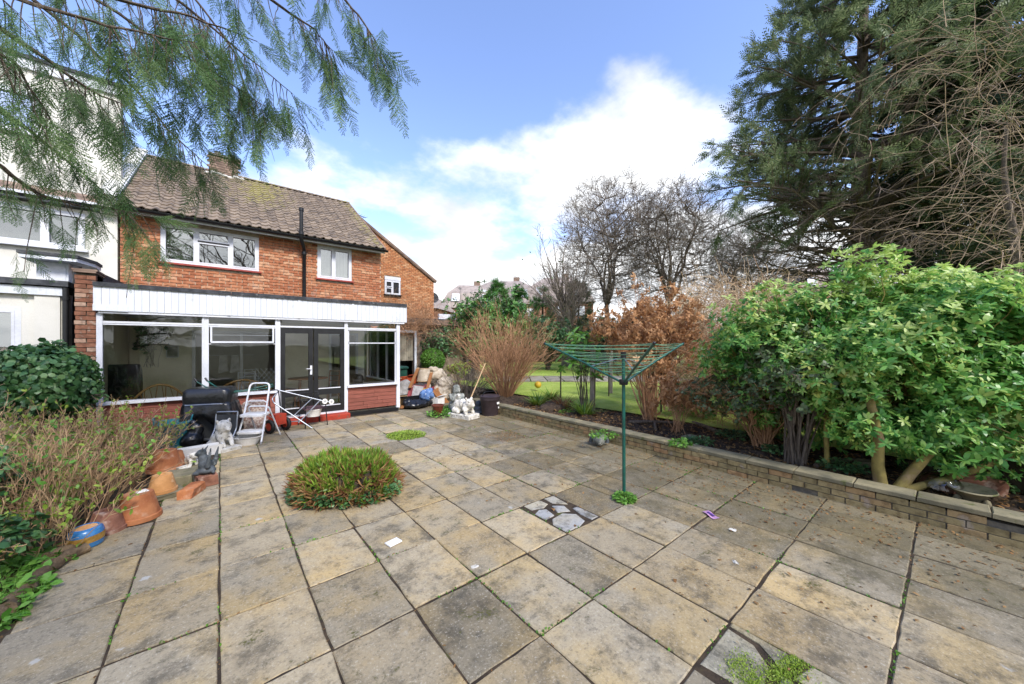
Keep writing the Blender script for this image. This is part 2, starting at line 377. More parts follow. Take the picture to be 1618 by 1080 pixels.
M_WEATH = plain('weathered_white_paint', '#d9dde2', '#cfd4da', 4, 0.6, 0.06, 40, c3='#b9bcb6', sc3=7, t3=(0.58, 0.8), rnd=0.06, stretch=(5, 5, 0.5))
M_RENDER = plain('white_render', '#d8d6cc', '#cbc9be', 1.2, 0.9, 0.25, 90, c3='#c9c7ba', sc3=2.2, t3=(0.6, 0.78), rnd=0)
M_PEBBLE = plain('pebbledash', '#a89684', '#8b7a6a', 9, 0.95, 0.9, 120, c3='#6e6055', sc3=50, rnd=0, dist=0.02)
M_BLACK = plain('black_plastic', '#1c1d1f', '#141416', 6, 0.38, 0.05, 60, spec=0.5, rnd=0.05)
M_FELT = plain('roofing_felt', '#4a4c4f', '#333538', 8, 0.9, 0.5, 90, c3='#6a6b69', sc3=10)
M_CREAM = plain('cream_wall_paint', '#ece5cc', '#e0d8bc', 2, 0.85, 0.1, 60, rnd=0)
M_ROOM = plain('dim_room_wall', '#d0c8ae', '#c0b89e', 2, 0.9, 0.1, 40, rnd=0)
M_FLOORW = plain('brown_floor', '#8a6c52', '#745a44', 5, 0.6, 0.1, 40, rnd=0)
M_WOODR = plain('red_stained_board', '#94584a', '#7f4a3c', 10, 0.7, 0.3, 60, rnd=0.14, stretch=(0.5, 1, 6))
M_REDSTEP = plain('red_painted_step', '#ad3e2a', '#93311f', 6, 0.65, 0.25, 50, c3='#7d4a3a', sc3=11)
M_SILL = plain('red_sill_tile', '#a34a3d', '#8b3a30', 8, 0.6, 0.2, 60)
M_GLASS = glassmat('window_glass', (0.97, 0.985, 0.975), 1.0, 0.03, wob=0.02)
M_GLASSU = glassmat('upper_window_glass', (0.75, 0.8, 0.8), 1.6, 0.34, wob=0.04)
M_CURTAIN = plain('net_curtain', '#c9cfc6', '#a9b1a8', 9, 0.9, 0.2, 30, stretch=(9, 9, 0.5), rnd=0)
def tile_material():
    s = Mat('concrete_roof_tile'); r = s.rnd(); c = s.mix(r, lin('#7d6f60'), lin('#948573')); c = s.mix(s.ramp(s.noise(5, 5), 0.42, 0.7), c, lin('#5f5750'))
    sp = s.n('ShaderNodeSeparateXYZ'); s.l(s.pos.outputs['Position'], sp.inputs[0]); X, Z = sp.outputs[0], sp.outputs[2]
    dx = s.math('ABSOLUTE', s.math('SUBTRACT', X, s.math('ADD', s.math('MULTIPLY', s.math('SUBTRACT', 7.2, Z), -0.12), 1.05)))
    a1 = s.math('SUBTRACT', 1.0, s.math('DIVIDE', dx, 1.7), True); a1 = s.math('MULTIPLY', a1, s.ramp(Z, 4.7, 6.6))
    a2 = s.ramp(X, 3.15, 3.95); a = s.math('MAXIMUM', a1, s.math('MULTIPLY', a2, 0.75))
    m = s.ramp(s.math('ADD', s.noise(7, 6, 0.75), s.math('MULTIPLY', a, 0.27)), 0.66, 0.8)
    c = s.mix(s.math('MULTIPLY', m, 0.75), c, s.mix(s.noise(16), lin('#86803a'), lin('#a39c5c')))
    g = s.noise(70, 4); c = s.mix(0.45, c, s.mix(g, (0.5, 0.5, 0.5), (1.5, 1.5, 1.5)), 'MULTIPLY'); s.princ(c, 0.92, s.bump(g, 0.4, 0.008), spec=0.15); return s.m
M_TILE = tile_material()
M_TILE2 = plain('old_brown_tile', '#8a7565', '#6d5c50', 3, 0.92, 0.4, 40, c3='#a08a78', sc3=7)

# ================================================================== THE GROUND
rng = np.random.default_rng(7); rnd = random.Random(5)
def sheet(name, x0, x1, y0, y1, z, m, nx=1, ny=1, amp=0.0, seed=1, kind='structure', edge=True):
    g = Geo(); xs = np.linspace(x0, x1, nx + 1); ys = np.linspace(y0, y1, ny + 1); X, Y = np.meshgrid(xs, ys); r = np.random.default_rng(seed)
    Z = np.full_like(X, z) + (r.normal(size=X.shape) * amp if amp else 0)
    v = np.stack([X, Y, Z], -1).reshape(-1, 3); i, j = np.meshgrid(np.arange(ny), np.arange(nx), indexing='ij'); i = i.ravel(); j = j.ravel(); n = nx + 1
    g.add(v, np.stack([i * n + j, i * n + j + 1, (i + 1) * n + j + 1, (i + 1) * n + j], 1))
    o = g.build(name, m, smooth=180); return tag(o, kind=kind)
sheet('ground', -400, 400, -400, 400, -0.09, M_EARTH)
patio = sheet('patio', -1.25, 5.2, -1.6, 12.6, -0.0075, M_JOINT, 60, 120, 0.0012, 3)
bedl = sheet('flower_bed', -6, -0.75, 2.6, 9.1, -0.03, M_SOIL, 60, 70, 0.02, 4)
bedr = sheet('raised_bed', 5.3, 7.0, -3, 8.6, 0.15, M_SOIL, 40, 120, 0.025, 5)
lawn = sheet('lawn', 6.9, 60, -25, 60, 0.20, M_LAWN, 60, 80, 0.012, 6)

PX, PY, OX, OY = 0.484, 0.66, -0.004, 0.19
def slab_mesh(seed, w_=PX, d_=PY, gap=0.013):
    r = random.Random(seed); g = Geo(); hw, hd = (w_ - gap) / 2, (d_ - gap) / 2; n = 5; pts = []
    cs = [(-hw, -hd), (hw, -hd), (hw, hd), (-hw, hd)]
    for k in range(4):
        a, b = cs[k], cs[(k + 1) % 4]
        for q in range(n):
            f = q / n; e = 0.004 if q else 0.006
            pts.append((a[0] + (b[0] - a[0]) * f + r.uniform(-e, e), a[1] + (b[1] - a[1]) * f + r.uniform(-e, e)))
    o = np.array(pts); m = len(o); sh = o * (1 - 0.006 / np.array([hw, hd]))
    v = np.vstack([np.c_[o, np.full(m, -0.05)], np.c_[o, np.full(m, -0.006)], np.c_[sh, np.zeros(m)]])
    f = [list(range(2 * m, 3 * m))] + [[b + i, b + (i + 1) % m, b + m + (i + 1) % m, b + m + i] for b in (0, m) for i in range(m)]
    g.add(v, f); return g.mesh('paving_slab', 30)
SLABS = [slab_mesh(i) for i in range(6)]
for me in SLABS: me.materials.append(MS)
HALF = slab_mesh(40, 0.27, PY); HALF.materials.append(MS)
GREY, WARM, DARK, BLUE = (0.37, 0.315, 0.215), (0.42, 0.345, 0.22), (0.27, 0.23, 0.155), (0.33, 0.29, 0.215)
holes = {(5, 3), (5, 9)}     # broken slab and a mossy gap
def slab(i, j, me=None, x=None):
    cxp = OX + (i + 0.5) * PX if x is None else x; cyp = OY + (j + 0.5) * PY
    k = rnd.random(); far = cyp > 4.6
    base = (BLUE if k < 0.45 else GREY if k < 0.8 else DARK) if far and i > 0 else (WARM if k < 0.36 else GREY if k < 0.78 else DARK)
    if i < 1: base = WARM if k < 0.45 else GREY
    if i > 5 and not far: base = GREY if k < 0.6 else DARK if k < 0.85 else WARM
    b = np.array(base) * rnd.uniform(0.82, 1.18)
    o = link('paving_slab', me or rnd.choice(SLABS), None, patio, (cxp + rnd.uniform(-.003, .003), cyp + rnd.uniform(-.003, .003), rnd.uniform(-.004, .004)), color=tuple(b))
    o.rotation_euler = (R(rnd.uniform(-.35, .35)), R(rnd.uniform(-.35, .35)), R(rnd.uniform(-.5, .5)) + (math.pi if rnd.random() < .5 else 0))
for j in range(-3, 13):
    for i in range(-2, 11):
        if (i, j) in holes: continue
        yc = OY + (j + 0.5) * PY
        if i < 0 and not (3.2 < yc < 8.8 - 0.0): 
            if yc > 3.2: continue
        if i == -2 and yc > 4.9: continue
        if i == -1 and yc > 6.6: continue
        if i == 0 and yc > 8.9: continue
        if i == 1 and j == 0: pass
        if (i, j) in ((4, 0),): continue
        if yc > 8.85 and OX + (i + 1) * PX < 3.75: continue
        slab(i, j)
    slab(10, j, HALF, OX + 10.5 * PX + 0.36) if False else None
def shard(name, pts, z, m, parent, color, th=0.04):
    g = Geo(); p = np.array(pts, float); c = p.mean(0); n = len(p); q = c + (p - c) * 0.94
    v = np.vstack([np.c_[p, np.full(n, z - th)], np.c_[p, np.full(n, z - 0.006)], np.c_[q, np.full(n, z)]])
    f = [list(range(2 * n, 3 * n))] + [[b + i, b + (i + 1) % n, b + n + (i + 1) % n, b + n + i] for b in (0, n) for i in range(n)]
    g.add(v, f); o = g.build(name, m, parent, 25); o.color = tuple(color) + (1,); return o
PALE = (0.42, 0.42, 0.40)
for pts in ([(2.43, 2.19), (2.60, 2.18), (2.72, 2.22), (2.76, 2.36), (2.66, 2.46), (2.50, 2.44), (2.43, 2.36)], [(2.79, 2.19), (2.89, 2.19), (2.89, 2.46), (2.83, 2.47), (2.79, 2.33)],
            [(2.44, 2.47), (2.57, 2.48), (2.60, 2.62), (2.53, 2.66), (2.44, 2.62)], [(2.64, 2.50), (2.76, 2.44), (2.80, 2.56), (2.70, 2.64)], [(2.47, 2.70), (2.60, 2.66), (2.70, 2.70), (2.69, 2.82), (2.47, 2.82)], [(2.75, 2.68), (2.86, 2.56), (2.89, 2.80), (2.76, 2.82)]):
    shard('paving_slab', pts, 0.0, MS, patio, PALE)
for pts in ([(1.98, .84), (2.0, .66), (2.08, .58), (2.24, .60), (2.34, .70), (2.36, .84)], [(2.38, .84), (2.37, .68), (2.28, .56), (2.41, .50), (2.42, .84)], [(1.95, .62), (1.95, .30), (2.08, .26), (2.20, .34), (2.24, .54), (2.06, .54)], [(2.27, .50), (2.24, .32), (2.34, .20), (2.42, .20), (2.42, .46)], [(1.95, .20), (2.28, .20), (2.20, .29), (2.08, .22)]):
    shard('paving_slab', pts, -0.003, MS, patio, (0.36, 0.33, 0.24))

# concrete strip beside the sun room
for k in range(5):
    slab_x = 3.78 + 0.55 * k
    for j in range(4):
        g = Geo(); g.box((0, 0, -0.025), (0.54, 0.85, 0.05), ch=0.006)
        if k > 2 and j > 1: continue
        link('paving_slab', g.mesh('paving_slab'), MS, patio, (slab_x + rnd.uniform(-.01, .01), 9.23 + 0.86 * j, -0.003), color=(0.24, 0.215, 0.165))
link('paving_slab', (lambda g: (g.box((0, 0, -.02), (0.01, .01, .01)), g.mesh('x'))[1])(Geo()), MS, patio, (0, 3, -0.05)) if False else None

# path across the lawn: flat stones
lp = thing('stepping_path', 'line of pale flat stones crossing the lawn', 'path')
p0_ = atZ(800, 598, 0.22); vr = np.array([ct, -st, 0.0])
for k in range(12):
    p = p0_ + vr * (0.66 * k)
    o = Geo().prism([(-.31, -1.1), (.30, -1.12), (.32, 1.1), (-.3, 1.11)], 0.05, 2, 0).build('flagstone', M_PATHC, lp, loc=(p[0], p[1], 0.195)); o.rotation_euler = (0, 0, R(-YAW))

# ================================================================== LOW GARDEN WALL
WX = 5.16
wall = thing('garden_wall', 'low brick retaining wall with stone coping along the right of the patio', 'wall', (WX, 0, 0))
g = Geo(); g.box((0.11, 3.15, 0.07), (0.19, 9.7, 0.19)); g.build('core', M_MORTARD, wall)
BW = []
for q in range(4):
    g = Geo(); r = random.Random(q + 60); g.box((0, 0, 0), (0.10, 0.218 + r.uniform(-.004, .004), 0.057), ch=0.004); me = g.mesh('brick'); me.materials.append(M_BRICKW); BW.append(me)
for c in range(3):
    y = -1.7 + (0.115 if c % 2 else 0)
    while y < 7.95:
        if not (abs(y - 1.02) < 0.07 and c < 2) and rnd.random() > 0.012:
            b = link('brick', rnd.choice(BW), None, wall, (0.05 + rnd.uniform(-.004, .004) - (0.0 if y < 0.95 else 0.006), y, 0.022 + 0.0665 * c + rnd.uniform(-.002, .002))); b.rotation_euler = (0, R(-90), R(rnd.uniform(-.8, .8))) if False else (R(rnd.uniform(-.6, .6)), 0, R(rnd.uniform(-.8, .8)))
        y += 0.2285
y = -1.75
while y < 7.9:
    L = rnd.uniform(0.42, 0.62) if not 0.2 < y < 0.9 else 0.5
    g = Geo(); g.box((0, 0, 0), (0.235, L - 0.008, 0.045), ch=0.008); o = g.build('coping_stone', M_STONE, wall, loc=(0.105 + rnd.uniform(-.006, .006), y + L / 2, 0.217 + rnd.uniform(-.004, .004)))
    o.rotation_euler = (R(rnd.uniform(-.5, .5)), R(rnd.uniform(-1, 1)), R(rnd.uniform(-.6, .6))); y += L

# ================================================================== THE BRICK HOUSE
def brick_wall(root, nm, x0, x1, z0, z1, Y, m, holes, bl=0.213, bh=0.062, jt=0.0135, limit=300, keep=lambda x, z: True, near=(0, 0)):
    """stretcher-bond facing bricks in the plane y = Y: the nearest as parts, the others joined"""
    spots = []; k = 0; z = z0
    while z + bh <= z1 + 0.02:
        x = x0 - (bl / 2 + jt if k % 2 else 0)
        while x < x1:
            a, b = max(x, x0), min(x + bl, x1); x += bl + jt
            segs = [(a, b)]
            for (hx0, hx1, hz0, hz1) in holes:
                if z + bh > hz0 and z < hz1:
                    new = []
                    for (p, q) in segs:
                        if q <= hx0 or p >= hx1: new.append((p, q)); continue
                        if p < hx0 - 0.02: new.append((p, hx0))
                        if q > hx1 + 0.02: new.append((hx1, q))
                    segs = new
            for (p, q) in segs:
                if q - p > 0.03 and keep((p + q) / 2, z): spots.append(((p + q) / 2, z + bh / 2, q - p))
        z += bh + jt; k += 1
    spots.sort(key=lambda s_: (s_[0] - near[0]) ** 2 + (s_[1] - EYE) ** 2)
    cache = {}; rest = Geo(); r = random.Random(11)
    for n_, (x, zc, L) in enumerate(spots):
        if n_ < limit:
            key = round(L, 2)
            if key not in cache:
                g = Geo(); g.box((0, 0, 0), (L, 0.03, bh)); cache[key] = g.mesh(nm); cache[key].materials.append(m)
            link(nm, cache[key], None, root, (x, Y + 0.015 + r.uniform(-.003, .003), zc))
        else: rest.box((x, Y + 0.015 + r.uniform(-.003, .003), zc), (L, 0.03, bh))
    if rest.v: tag(rest.build('brickwork', m, root), kind='stuff')
def window(root, x0, x1, z0, z1, Y, lights, fr=0.055, depth=0.08, sill=True, glass=None, frame=None, sillm=None):
    """white frame, lights = list of (x-fraction start, end, [z splits]); each pane a sub-part"""
    glass = glass or M_GLASSU; frame = frame or M_WHITE
    W = Geo(); W.box(((x0 + x1) / 2, Y, z0 + fr / 2), (x1 - x0, depth, fr)); W.box(((x0 + x1) / 2, Y, z1 - fr / 2), (x1 - x0, depth, fr))
    W.box((x0 + fr / 2, Y, (z0 + z1) / 2), (fr, depth, z1 - z0 - 2 * fr)); W.box((x1 - fr / 2, Y, (z0 + z1) / 2), (fr, depth, z1 - z0 - 2 * fr))
    wo = W.build('window_frame', frame, root)
    for (a, b, cuts) in lights:
        xa = x0 + (x1 - x0) * a; xb = x0 + (x1 - x0) * b; xa += fr if a == 0 else fr * 0.4; xb -= fr if b == 1 else fr * 0.4
        zs = [0] + cuts + [1]
        for q in range(len(zs) - 1):
            za = z0 + (z1 - z0) * zs[q]; zb = z0 + (z1 - z0) * zs[q + 1]; za += fr if zs[q] == 0 else fr * 0.4; zb -= fr if zs[q + 1] == 1 else fr * 0.4
            S = Geo(); t = 0.032; d2 = depth * 1.15
            S.box(((xa + xb) / 2, Y, za + t / 2), (xb - xa, d2, t)); S.box(((xa + xb) / 2, Y, zb - t / 2), (xb - xa, d2, t)); S.box((xa + t / 2, Y, (za + zb) / 2), (t, d2, zb - za - 2 * t)); S.box((xb - t / 2, Y, (za + zb) / 2), (t, d2, zb - za - 2 * t))
            S.build('sash', frame, wo)
            G = Geo(); G.box(((xa + xb) / 2, Y + 0.01, (za + zb) / 2), (xb - xa - 2 * t + 0.008, 0.008, zb - za - 2 * t + 0.008)); G.build('pane', glass, wo)
        if a > 0:
            S = Geo(); xm = x0 + (x1 - x0) * a; S.box((xm, Y, (z0 + z1) / 2), (fr * 0.8, depth * 0.98, z1 - z0 - 2 * fr)); S.build('mullion', frame, wo)
    if sill:
        S = Geo(); S.box(((x0 + x1) / 2, Y - 0.05, z0 - 0.022), (x1 - x0 + 0.1, 0.16, 0.04)); S.build('sill', sillm or M_SILL, wo)
    return wo
HX0, HX1, HY = -1.70, 3.98, 11.5
house = thing('brick_house', 'orange brick semi-detached house with brown tiled roof behind the sun room', 'house')
wins = [(-1.07, 0.79, 3.60, 4.50), (2.17, 3.10, 3.60, 4.55)]
def wall_with_holes(g, x0, x1, z0, z1, y0, y1, holes):
    """solid wall between y0 and y1 with rectangular openings, cut into butting blocks"""
    xs = sorted({x0, x1} | {h[0] for h in holes} | {h[1] for h in holes}); 
    for a, b in zip(xs[:-1], xs[1:]):
        cuts = sorted([(h[2], h[3]) for h in holes if h[0] <= a + 1e-6 and h[1] >= b - 1e-6]); z = z0
        for (p, q) in cuts:
            if p > z + 1e-4: g.box(((a + b) / 2, (y0 + y1) / 2, (z + p) / 2), (b - a, y1 - y0, p - z))
            z = q
        if z < z1 - 1e-4: g.box(((a + b) / 2, (y0 + y1) / 2, (z + z1) / 2), (b - a, y1 - y0, z1 - z))
g = Geo(); wall_with_holes(g, HX0, HX1, 2.62, 4.62, HY + 0.025, HY + 0.25, wins); g.build('wall', M_MORTAR, house)
brick_wall(house, 'brick', HX0, HX1, 2.76, 4.60, HY, M_BRICK, [(a - .004, b + .004, c - 0.045, d + .004) for a, b, c, d in wins])
g = Geo(); g.box((HX1 - 0.12, 15.4, 2.3), (0.235, 7.28, 4.6)); g.prism([(11.75, 4.6), (19.1, 4.6), (15.4, 7.1)], 0.23, 0, HX1 - 0.235); g.build('gable_wall', M_BRICK, house)
g = Geo(); g.box((1.14, 19.15, 2.3), (5.6, 0.2, 4.6)); g.build('back_wall', M_BRICK, house)
window(house, -1.07, 0.79, 3.60, 4.50, HY + 0.06, [(0, 0.335, []), (0.335, 0.685, [0.66]), (0.685, 1, [])])
window(house, 2.17, 3.10, 3.60, 4.55, HY + 0.06, [(0, 0.46, []), (0.46, 1, [])])
for (a, b, c, d) in wins:      # curtained rooms behind the upper windows
    g = Geo(); g.box(((a + b) / 2, HY + 0.9, (c + d) / 2), (b - a + 0.6, 0.02, d - c + 0.5)); g.build('room_wall', M_ROOM, house)
def curtain(root, x0, x1, z0, z1, Y, n=14, amp=0.03, seed=0, m=None):
    r = random.Random(seed); k = 41; xs = np.linspace(x0, x1, k); ys = Y + amp * np.sin(np.linspace(0, n * math.pi, k)) + np.array([r.uniform(-.006, .006) for _ in range(k)])
    v = np.vstack([np.c_[xs, ys, np.full(k, z0)], np.c_[xs, ys, np.full(k, z1)]]); i = np.arange(k - 1)
    Geo().add(v, np.stack([i, i + 1, k + i + 1, k + i], 1)).build('curtain', m or M_CURTAIN, root, 180)
curtain(house, 2.22, 3.05, 3.6, 4.5, HY + 0.22, 18, 0.025, 2); curtain(house, -1.02, -0.62, 3.62, 4.48, HY + 0.24, 10, 0.03, 3, M_ROOM)
# roof: slope from eaves to ridge, interlocking tiles
EY, EZ, RY, RZ = 11.17, 4.66, 15.3, 7.36
sl = math.hypot(RY - EY, RZ - EZ); tx, tz = (RY - EY) / sl, (RZ - EZ) / sl; pitch = math.atan2(RZ - EZ, RY - EY)
g = Geo(); g.prism([(EY + .05, EZ - .05), (RY, RZ - .03), (RY + (RY - EY), EZ - .05), (RY, RZ - .2)], HX1 - HX0 + 0.08, 0, HX0 - 0.02); roof = g.build('roof', M_TILE2, house)
tw, te, ncol, nrow = 0.2105, 0.243, 27, 20
prof = [(-0.5, 0.0), (-0.28, 0.004), (-0.05, 0.0), (0.08, 0.014), (0.22, 0.034), (0.34, 0.036), (0.46, 0.018), (0.53, 0.004)]
def tile_geo():
    v, f = [], []; k = len(prof)
    for (y, dz) in ((0, 0.022), (0, 0.0), (te + 0.05, 0.0)):
        for (x, z) in prof: v.append((x * tw, y, z + (dz if y == 0 and dz else (0.0 if y == 0 else -0.004)) ))
    for i in range(k - 1): f.append([k + i, k + i + 1, i + 1, i]); f.append([i, i + 1, 2 * k + i + 1, 2 * k + i])
    return np.array(v), f
tv, tf = tile_geo(); Mroof = Matrix.Rotation(pitch, 4, 'X')
gt = Geo(); gt.add(tv, tf); TM = gt.mesh('roof_tile', 40); TM.materials.append(M_TILE); Rm = np.array(Mroof.to_3x3()); rest = Geo(); cnt = 0; tspots = []
for r_ in range(nrow):
    for c_ in range(ncol):
        x = HX0 - 0.0 + (c_ + 0.5) * tw; s_ = r_ * te
        tspots.append((x, EY + tx * s_, EZ + tz * s_))
tspots.sort(key=lambda p: p[0] ** 2 + p[1] ** 2 + (p[2] - EYE) ** 2)
for p in tspots:
    j = np.array([rnd.uniform(-.002, .002), 0, rnd.uniform(0, .006)])
    if cnt < 300:
        o = link('roof_tile', TM, None, roof, tuple(np.array(p) + j)); o.rotation_euler = (pitch, 0, R(rnd.uniform(-.8, .8)))
    else: rest.add(tv @ Rm.T + np.array(p) + j, tf)
    cnt += 1
tag(rest.build('tile_courses', M_TILE, roof, 40), kind='stuff')
for c_ in range(13):
    g = Geo(); a = np.linspace(0, math.pi, 9); o_ = [(0.13 * math.cos(t), 0.075 * math.sin(t)) for t in a]; x0 = HX0 + 0.44 * c_
    v = [(x, RY + y, RZ - 0.02 + z) for x in (x0, x0 + 0.43) for (y, z) in o_]; k = 9
    g.add(v, [[i, i + 1, k + i + 1, k + i] for i in range(k - 1)] + [list(range(k)), list(range(k, 2 * k))[::-1]]); g.build('ridge_tile', M_TILE, roof, 50)
g = Geo(); g.box((0, 0, 0), (0.05, sl + 0.05, 0.10), M=Mroof); v = np.vstack(g.v) + np.array([HX1 + 0.015, (EY + RY) / 2, (EZ + RZ) / 2 - 0.01]); g.v = [v]; g.build('verge', M_TILE2, roof)
g = Geo(); g.box((0, 0, 0), (0.26, sl + 0.1, 0.42), M=Mroof); v = np.vstack(g.v) + np.array([HX0 - 0.16, (EY + RY) / 2 + 0.2, (EZ + RZ) / 2 + 0.04]); g.v = [v]; g.build('party_wall_upstand', M_RENDER, house)
for k in range(9):
    q = (k + .5) / 9; g = Geo(); g.box((0, 0, 0), (0.30, sl / 9 - .02, 0.02), M=Mroof); v = np.vstack(g.v) + np.array([HX0 - 0.16, EY + .3 + (RY - EY) * q, EZ + .13 + (RZ - EZ) * q + 0.17]); g.v = [v]; g.build('coping_tile', M_WEATH, house)
g = Geo(); g.box((1.14, HY - 0.13, 4.605), (HX1 - HX0 + 0.06, 0.27, 0.02)); g.box((1.14, HY - 0.275, 4.60), (HX1 - HX0 + 0.06, 0.02, 0.13)); g.build('soffit', M_WHITE, house)
def gutter(root, x0, x1, y, z, r=0.06):
    g = Geo(); a = np.linspace(-math.pi, 0, 9); o = [(r * math.cos(t), r * math.sin(t)) for t in a] + [((r - .008) * math.cos(t), (r - .008) * math.sin(t)) for t in a[::-1]]
    g.prism([(y + p, z + q) for p, q in o], x1 - x0, 0, x0); o = g.build('gutter', M_BLACK, root, 40)
    for k in range(int((x1 - x0) / 0.9) + 1):
        b = Geo(); x = x0 + 0.2 + 0.9 * k; q = [(y + (r + .006) * math.cos(t), z + (r + .006) * math.sin(t)) for t in np.linspace(-math.pi, 0, 7)]; b.prism(q + [(y + r + .006, z + .012), (y - r - .006, z + .012)], 0.035, 0, x); b.build('bracket', M_BLACK, o)
    return o
gutter(house, HX0 - 0.05, HX1 + 0.1, HY - 0.345, 4.63)
g = Geo(); g.tube([(1.70, 11.10, 5.36), (1.70, 11.10, 4.72), (1.70, 11.12, 4.55), (1.80, 11.34, 4.36), (1.82, 11.42, 4.26), (1.82, 11.42, 2.72)], 0.047, 12); pp = g.build('soil_pipe', M_BLACK, house, 50)
for z in (5.34, 4.7, 4.24): Geo().lathe([(0.047, -.04), (0.062, -.04), (0.062, .04), (0.047, .04)], 14, (1.70 if z > 4.5 else 1.82, 11.10 if z > 4.5 else 11.42, z)).build('collar', M_BLACK, pp, 50)
Geo().tube([(3.05, 11.48, 2.98), (3.05, 11.2, 2.92), (3.28, 11.05, 2.78)], 0.022, 8).build('waste_pipe', M_BLACK, house, 60)
ch = thing('chimney_stack', 'brick chimney stack on the brown tiled ridge behind cypress sprays', 'chimney', (0.12, 15.3, 7.1))
g = Geo(); g.box((0, 0, 0.35), (0.70, 0.5, 0.70)); g.build('core', M_MORTARD, ch); g = Geo()
for c_ in range(9):
    for k in range(4):
        x = -0.39 + 0.22 * k + (0.0 if c_ % 2 else -0.06)
        if x + .2 <= .46: link('brick', bpy.data.meshes.get('chimney_brick') or (lambda gg: (gg.box((0, 0, 0), (0.205, 0.03, 0.064)), gg.mesh('chimney_brick'))[1])(Geo()), M_TILE2, ch, (min(x + 0.1, .31), -0.255, 0.04 + 0.075 * c_))
g = Geo(); g.box((0, 0, 0.735), (0.84, 0.62, 0.06)); g.build('cap', M_MORTARD, ch)
for k in range(2): Geo().lathe([(0.09, 0), (0.11, .03), (0.095, .08), (0.085, .16), (0.1, .18), (0.07, .18), (0.07, 0)], 14, (-.18 + .36 * k, 0, 0.76)).build('chimney_pot', M_MORTARD, ch, 40)
g = Geo()
for k in range(7): g.ball((-.42 + .14 * k, -.30 + .01 * (k % 2), .08 + .02 * ((k * 3) % 4)), (0.10, 0.05, 0.05), 8, 6)
g.build('mortar_flashing', M_RENDER, ch, 60)
# ground floor back wall of the house, seen through the sun room
opens = [(-0.52, 1.30, 0.12, 2.02), (2.45, 3.25, 0.12, 2.02)]
g = Geo(); wall_with_holes(g, -1.55, 3.45, 0.02, 2.55, HY - 0.06, HY + 0.2, opens); g.build('inner_wall', M_CREAM, house)
for (a, b, c, d) in opens:
    g = Geo(); t = .06
    g.box(((a + b) / 2, HY - .07, d - t / 2), (b - a, .09, t)); g.box((a + t / 2, HY - .07, (c + d - t) / 2), (t, .09, d - t - c)); g.box((b - t / 2, HY - .07, (c + d - t) / 2), (t, .09, d - t - c))
    if b - a > 1: g.box((0.42, HY - .07, (c + d - t) / 2), (t, .085, d - t - c))
    g.build('door_frame', M_WHITE, house)
g = Geo(); Y1 = 15.2
g.box((1.0, Y1, 1.3), (5.2, .05, 2.6)); g.box((-1.6, 13.4, 1.3), (.05, 3.6, 2.6)); g.box((3.6, 13.4, 1.3), (.05, 3.6, 2.6)); g.box((1.0, 13.4, 2.57), (5.2, 3.55, .04)); g.build('room', M_ROOM, house)
g = Geo(); g.box((1.0, 13.4, 0.06), (5.2, 3.5, .06)); g.build('room_floor', M_FLOORW, house)

# ================================================================== SUN ROOM (lean-to)
CY, CX0, CX1 = 9.0, -1.60, 3.66
M_CLOTHGY = plain('grey_groove', '#a0a5ab', '#92979d', 6, .9, .1, 40)
con = thing('sun_room', 'white framed glazed lean-to with black double doors and white boarded fascia', 'sun room')
g = Geo(); g.box(((CX0 + CX1) / 2, (CY + HY) / 2 - .02, 0.04), (CX1 - CX0 - .1, HY - CY - .1, 0.12)); g.build('floor_slab', M_PATHC, con)
g = Geo(); g.box((1.05, (CY + HY) / 2, 2.50), (5.34, HY - CY - .04, 0.30)); g.build('roof_deck', M_FELT, con)
g = Geo(); g.box((1.05, (CY + HY) / 2, 2.30), (5.2, HY - CY - .3, 0.05)); g.build('ceiling', M_WHITE, con)
x = -1.62; k = 0; FY = CY - 0.10
while x < 3.74:
    wd = 0.094 if k not in (12, 34) else 0.10
    wd = min(wd, 3.745 - x)
    if wd > .02:
        g = Geo(); g.box((x + wd / 2, FY + rnd.uniform(-.0015, .0015), 2.455), (wd - 0.0045, 0.018, 0.40)); g.build('fascia_board', M_WEATH, con)
    x += wd; k += 1
g = Geo(); g.box((1.06, FY + .025, 2.455), (5.36, 0.03, 0.41)); g.build('fascia_backing', M_CLOTHGY, con)
g = Geo(); g.box((-1.42, FY - .018, 2.30), (0.40, 0.016, 0.10)); g.build('patch_board', M_WEATH, con)
for xx in (0.13, 1.32, 2.42): g = Geo(); g.box((xx, FY - .016, 2.455), (0.045, 0.012, 0.402)); g.build('cover_strip', M_WEATH, con)
for k in range(6):
    g = Geo(); g.box((-1.62 + .893 * (k + .5), FY - 0.005, 2.690), (0.889, 0.07, 0.07)); g.build('felt_edge', M_FELT, con)
g = Geo(); g.box((1.06, CY - 0.035, 2.236), (5.25, 0.12, 0.045)); g.build('head_beam', M_WHITE, con)
g = Geo(); g.box((3.735, 10.25, 2.455), (0.02, 2.6, 0.40)); g.build('side_fascia', M_WEATH, con)
POSTS = [(-1.56, 0.07), (-0.22, 0.10), (0.94, 0.09), (2.29, 0.075), (3.54, 0.09)]
for xx, wd in POSTS:
    g = Geo(); g.box((xx, CY, 1.14), (wd, 0.09, 2.15)); g.box((xx - wd * .3, CY - .05, 1.14), (wd * .22, 0.014, 2.15)) if wd > .08 else None; g.build('post', M_WHITE, con)
def bar(root, x0, x1, z, h=0.035, d=0.06, y=CY, nm='rail', m=None):
    g = Geo(); g.box(((x0 + x1) / 2, y, z), (x1 - x0, d, h)); return g.build(nm, m or M_WHITE, root)
def pane(root, x0, x1, z0, z1, y=CY, m=None):
    g = Geo(); g.box(((x0 + x1) / 2, y + .005, (z0 + z1) / 2), (x1 - x0, 0.007, z1 - z0)); return g.build('pane', m or M_GLASS, root)
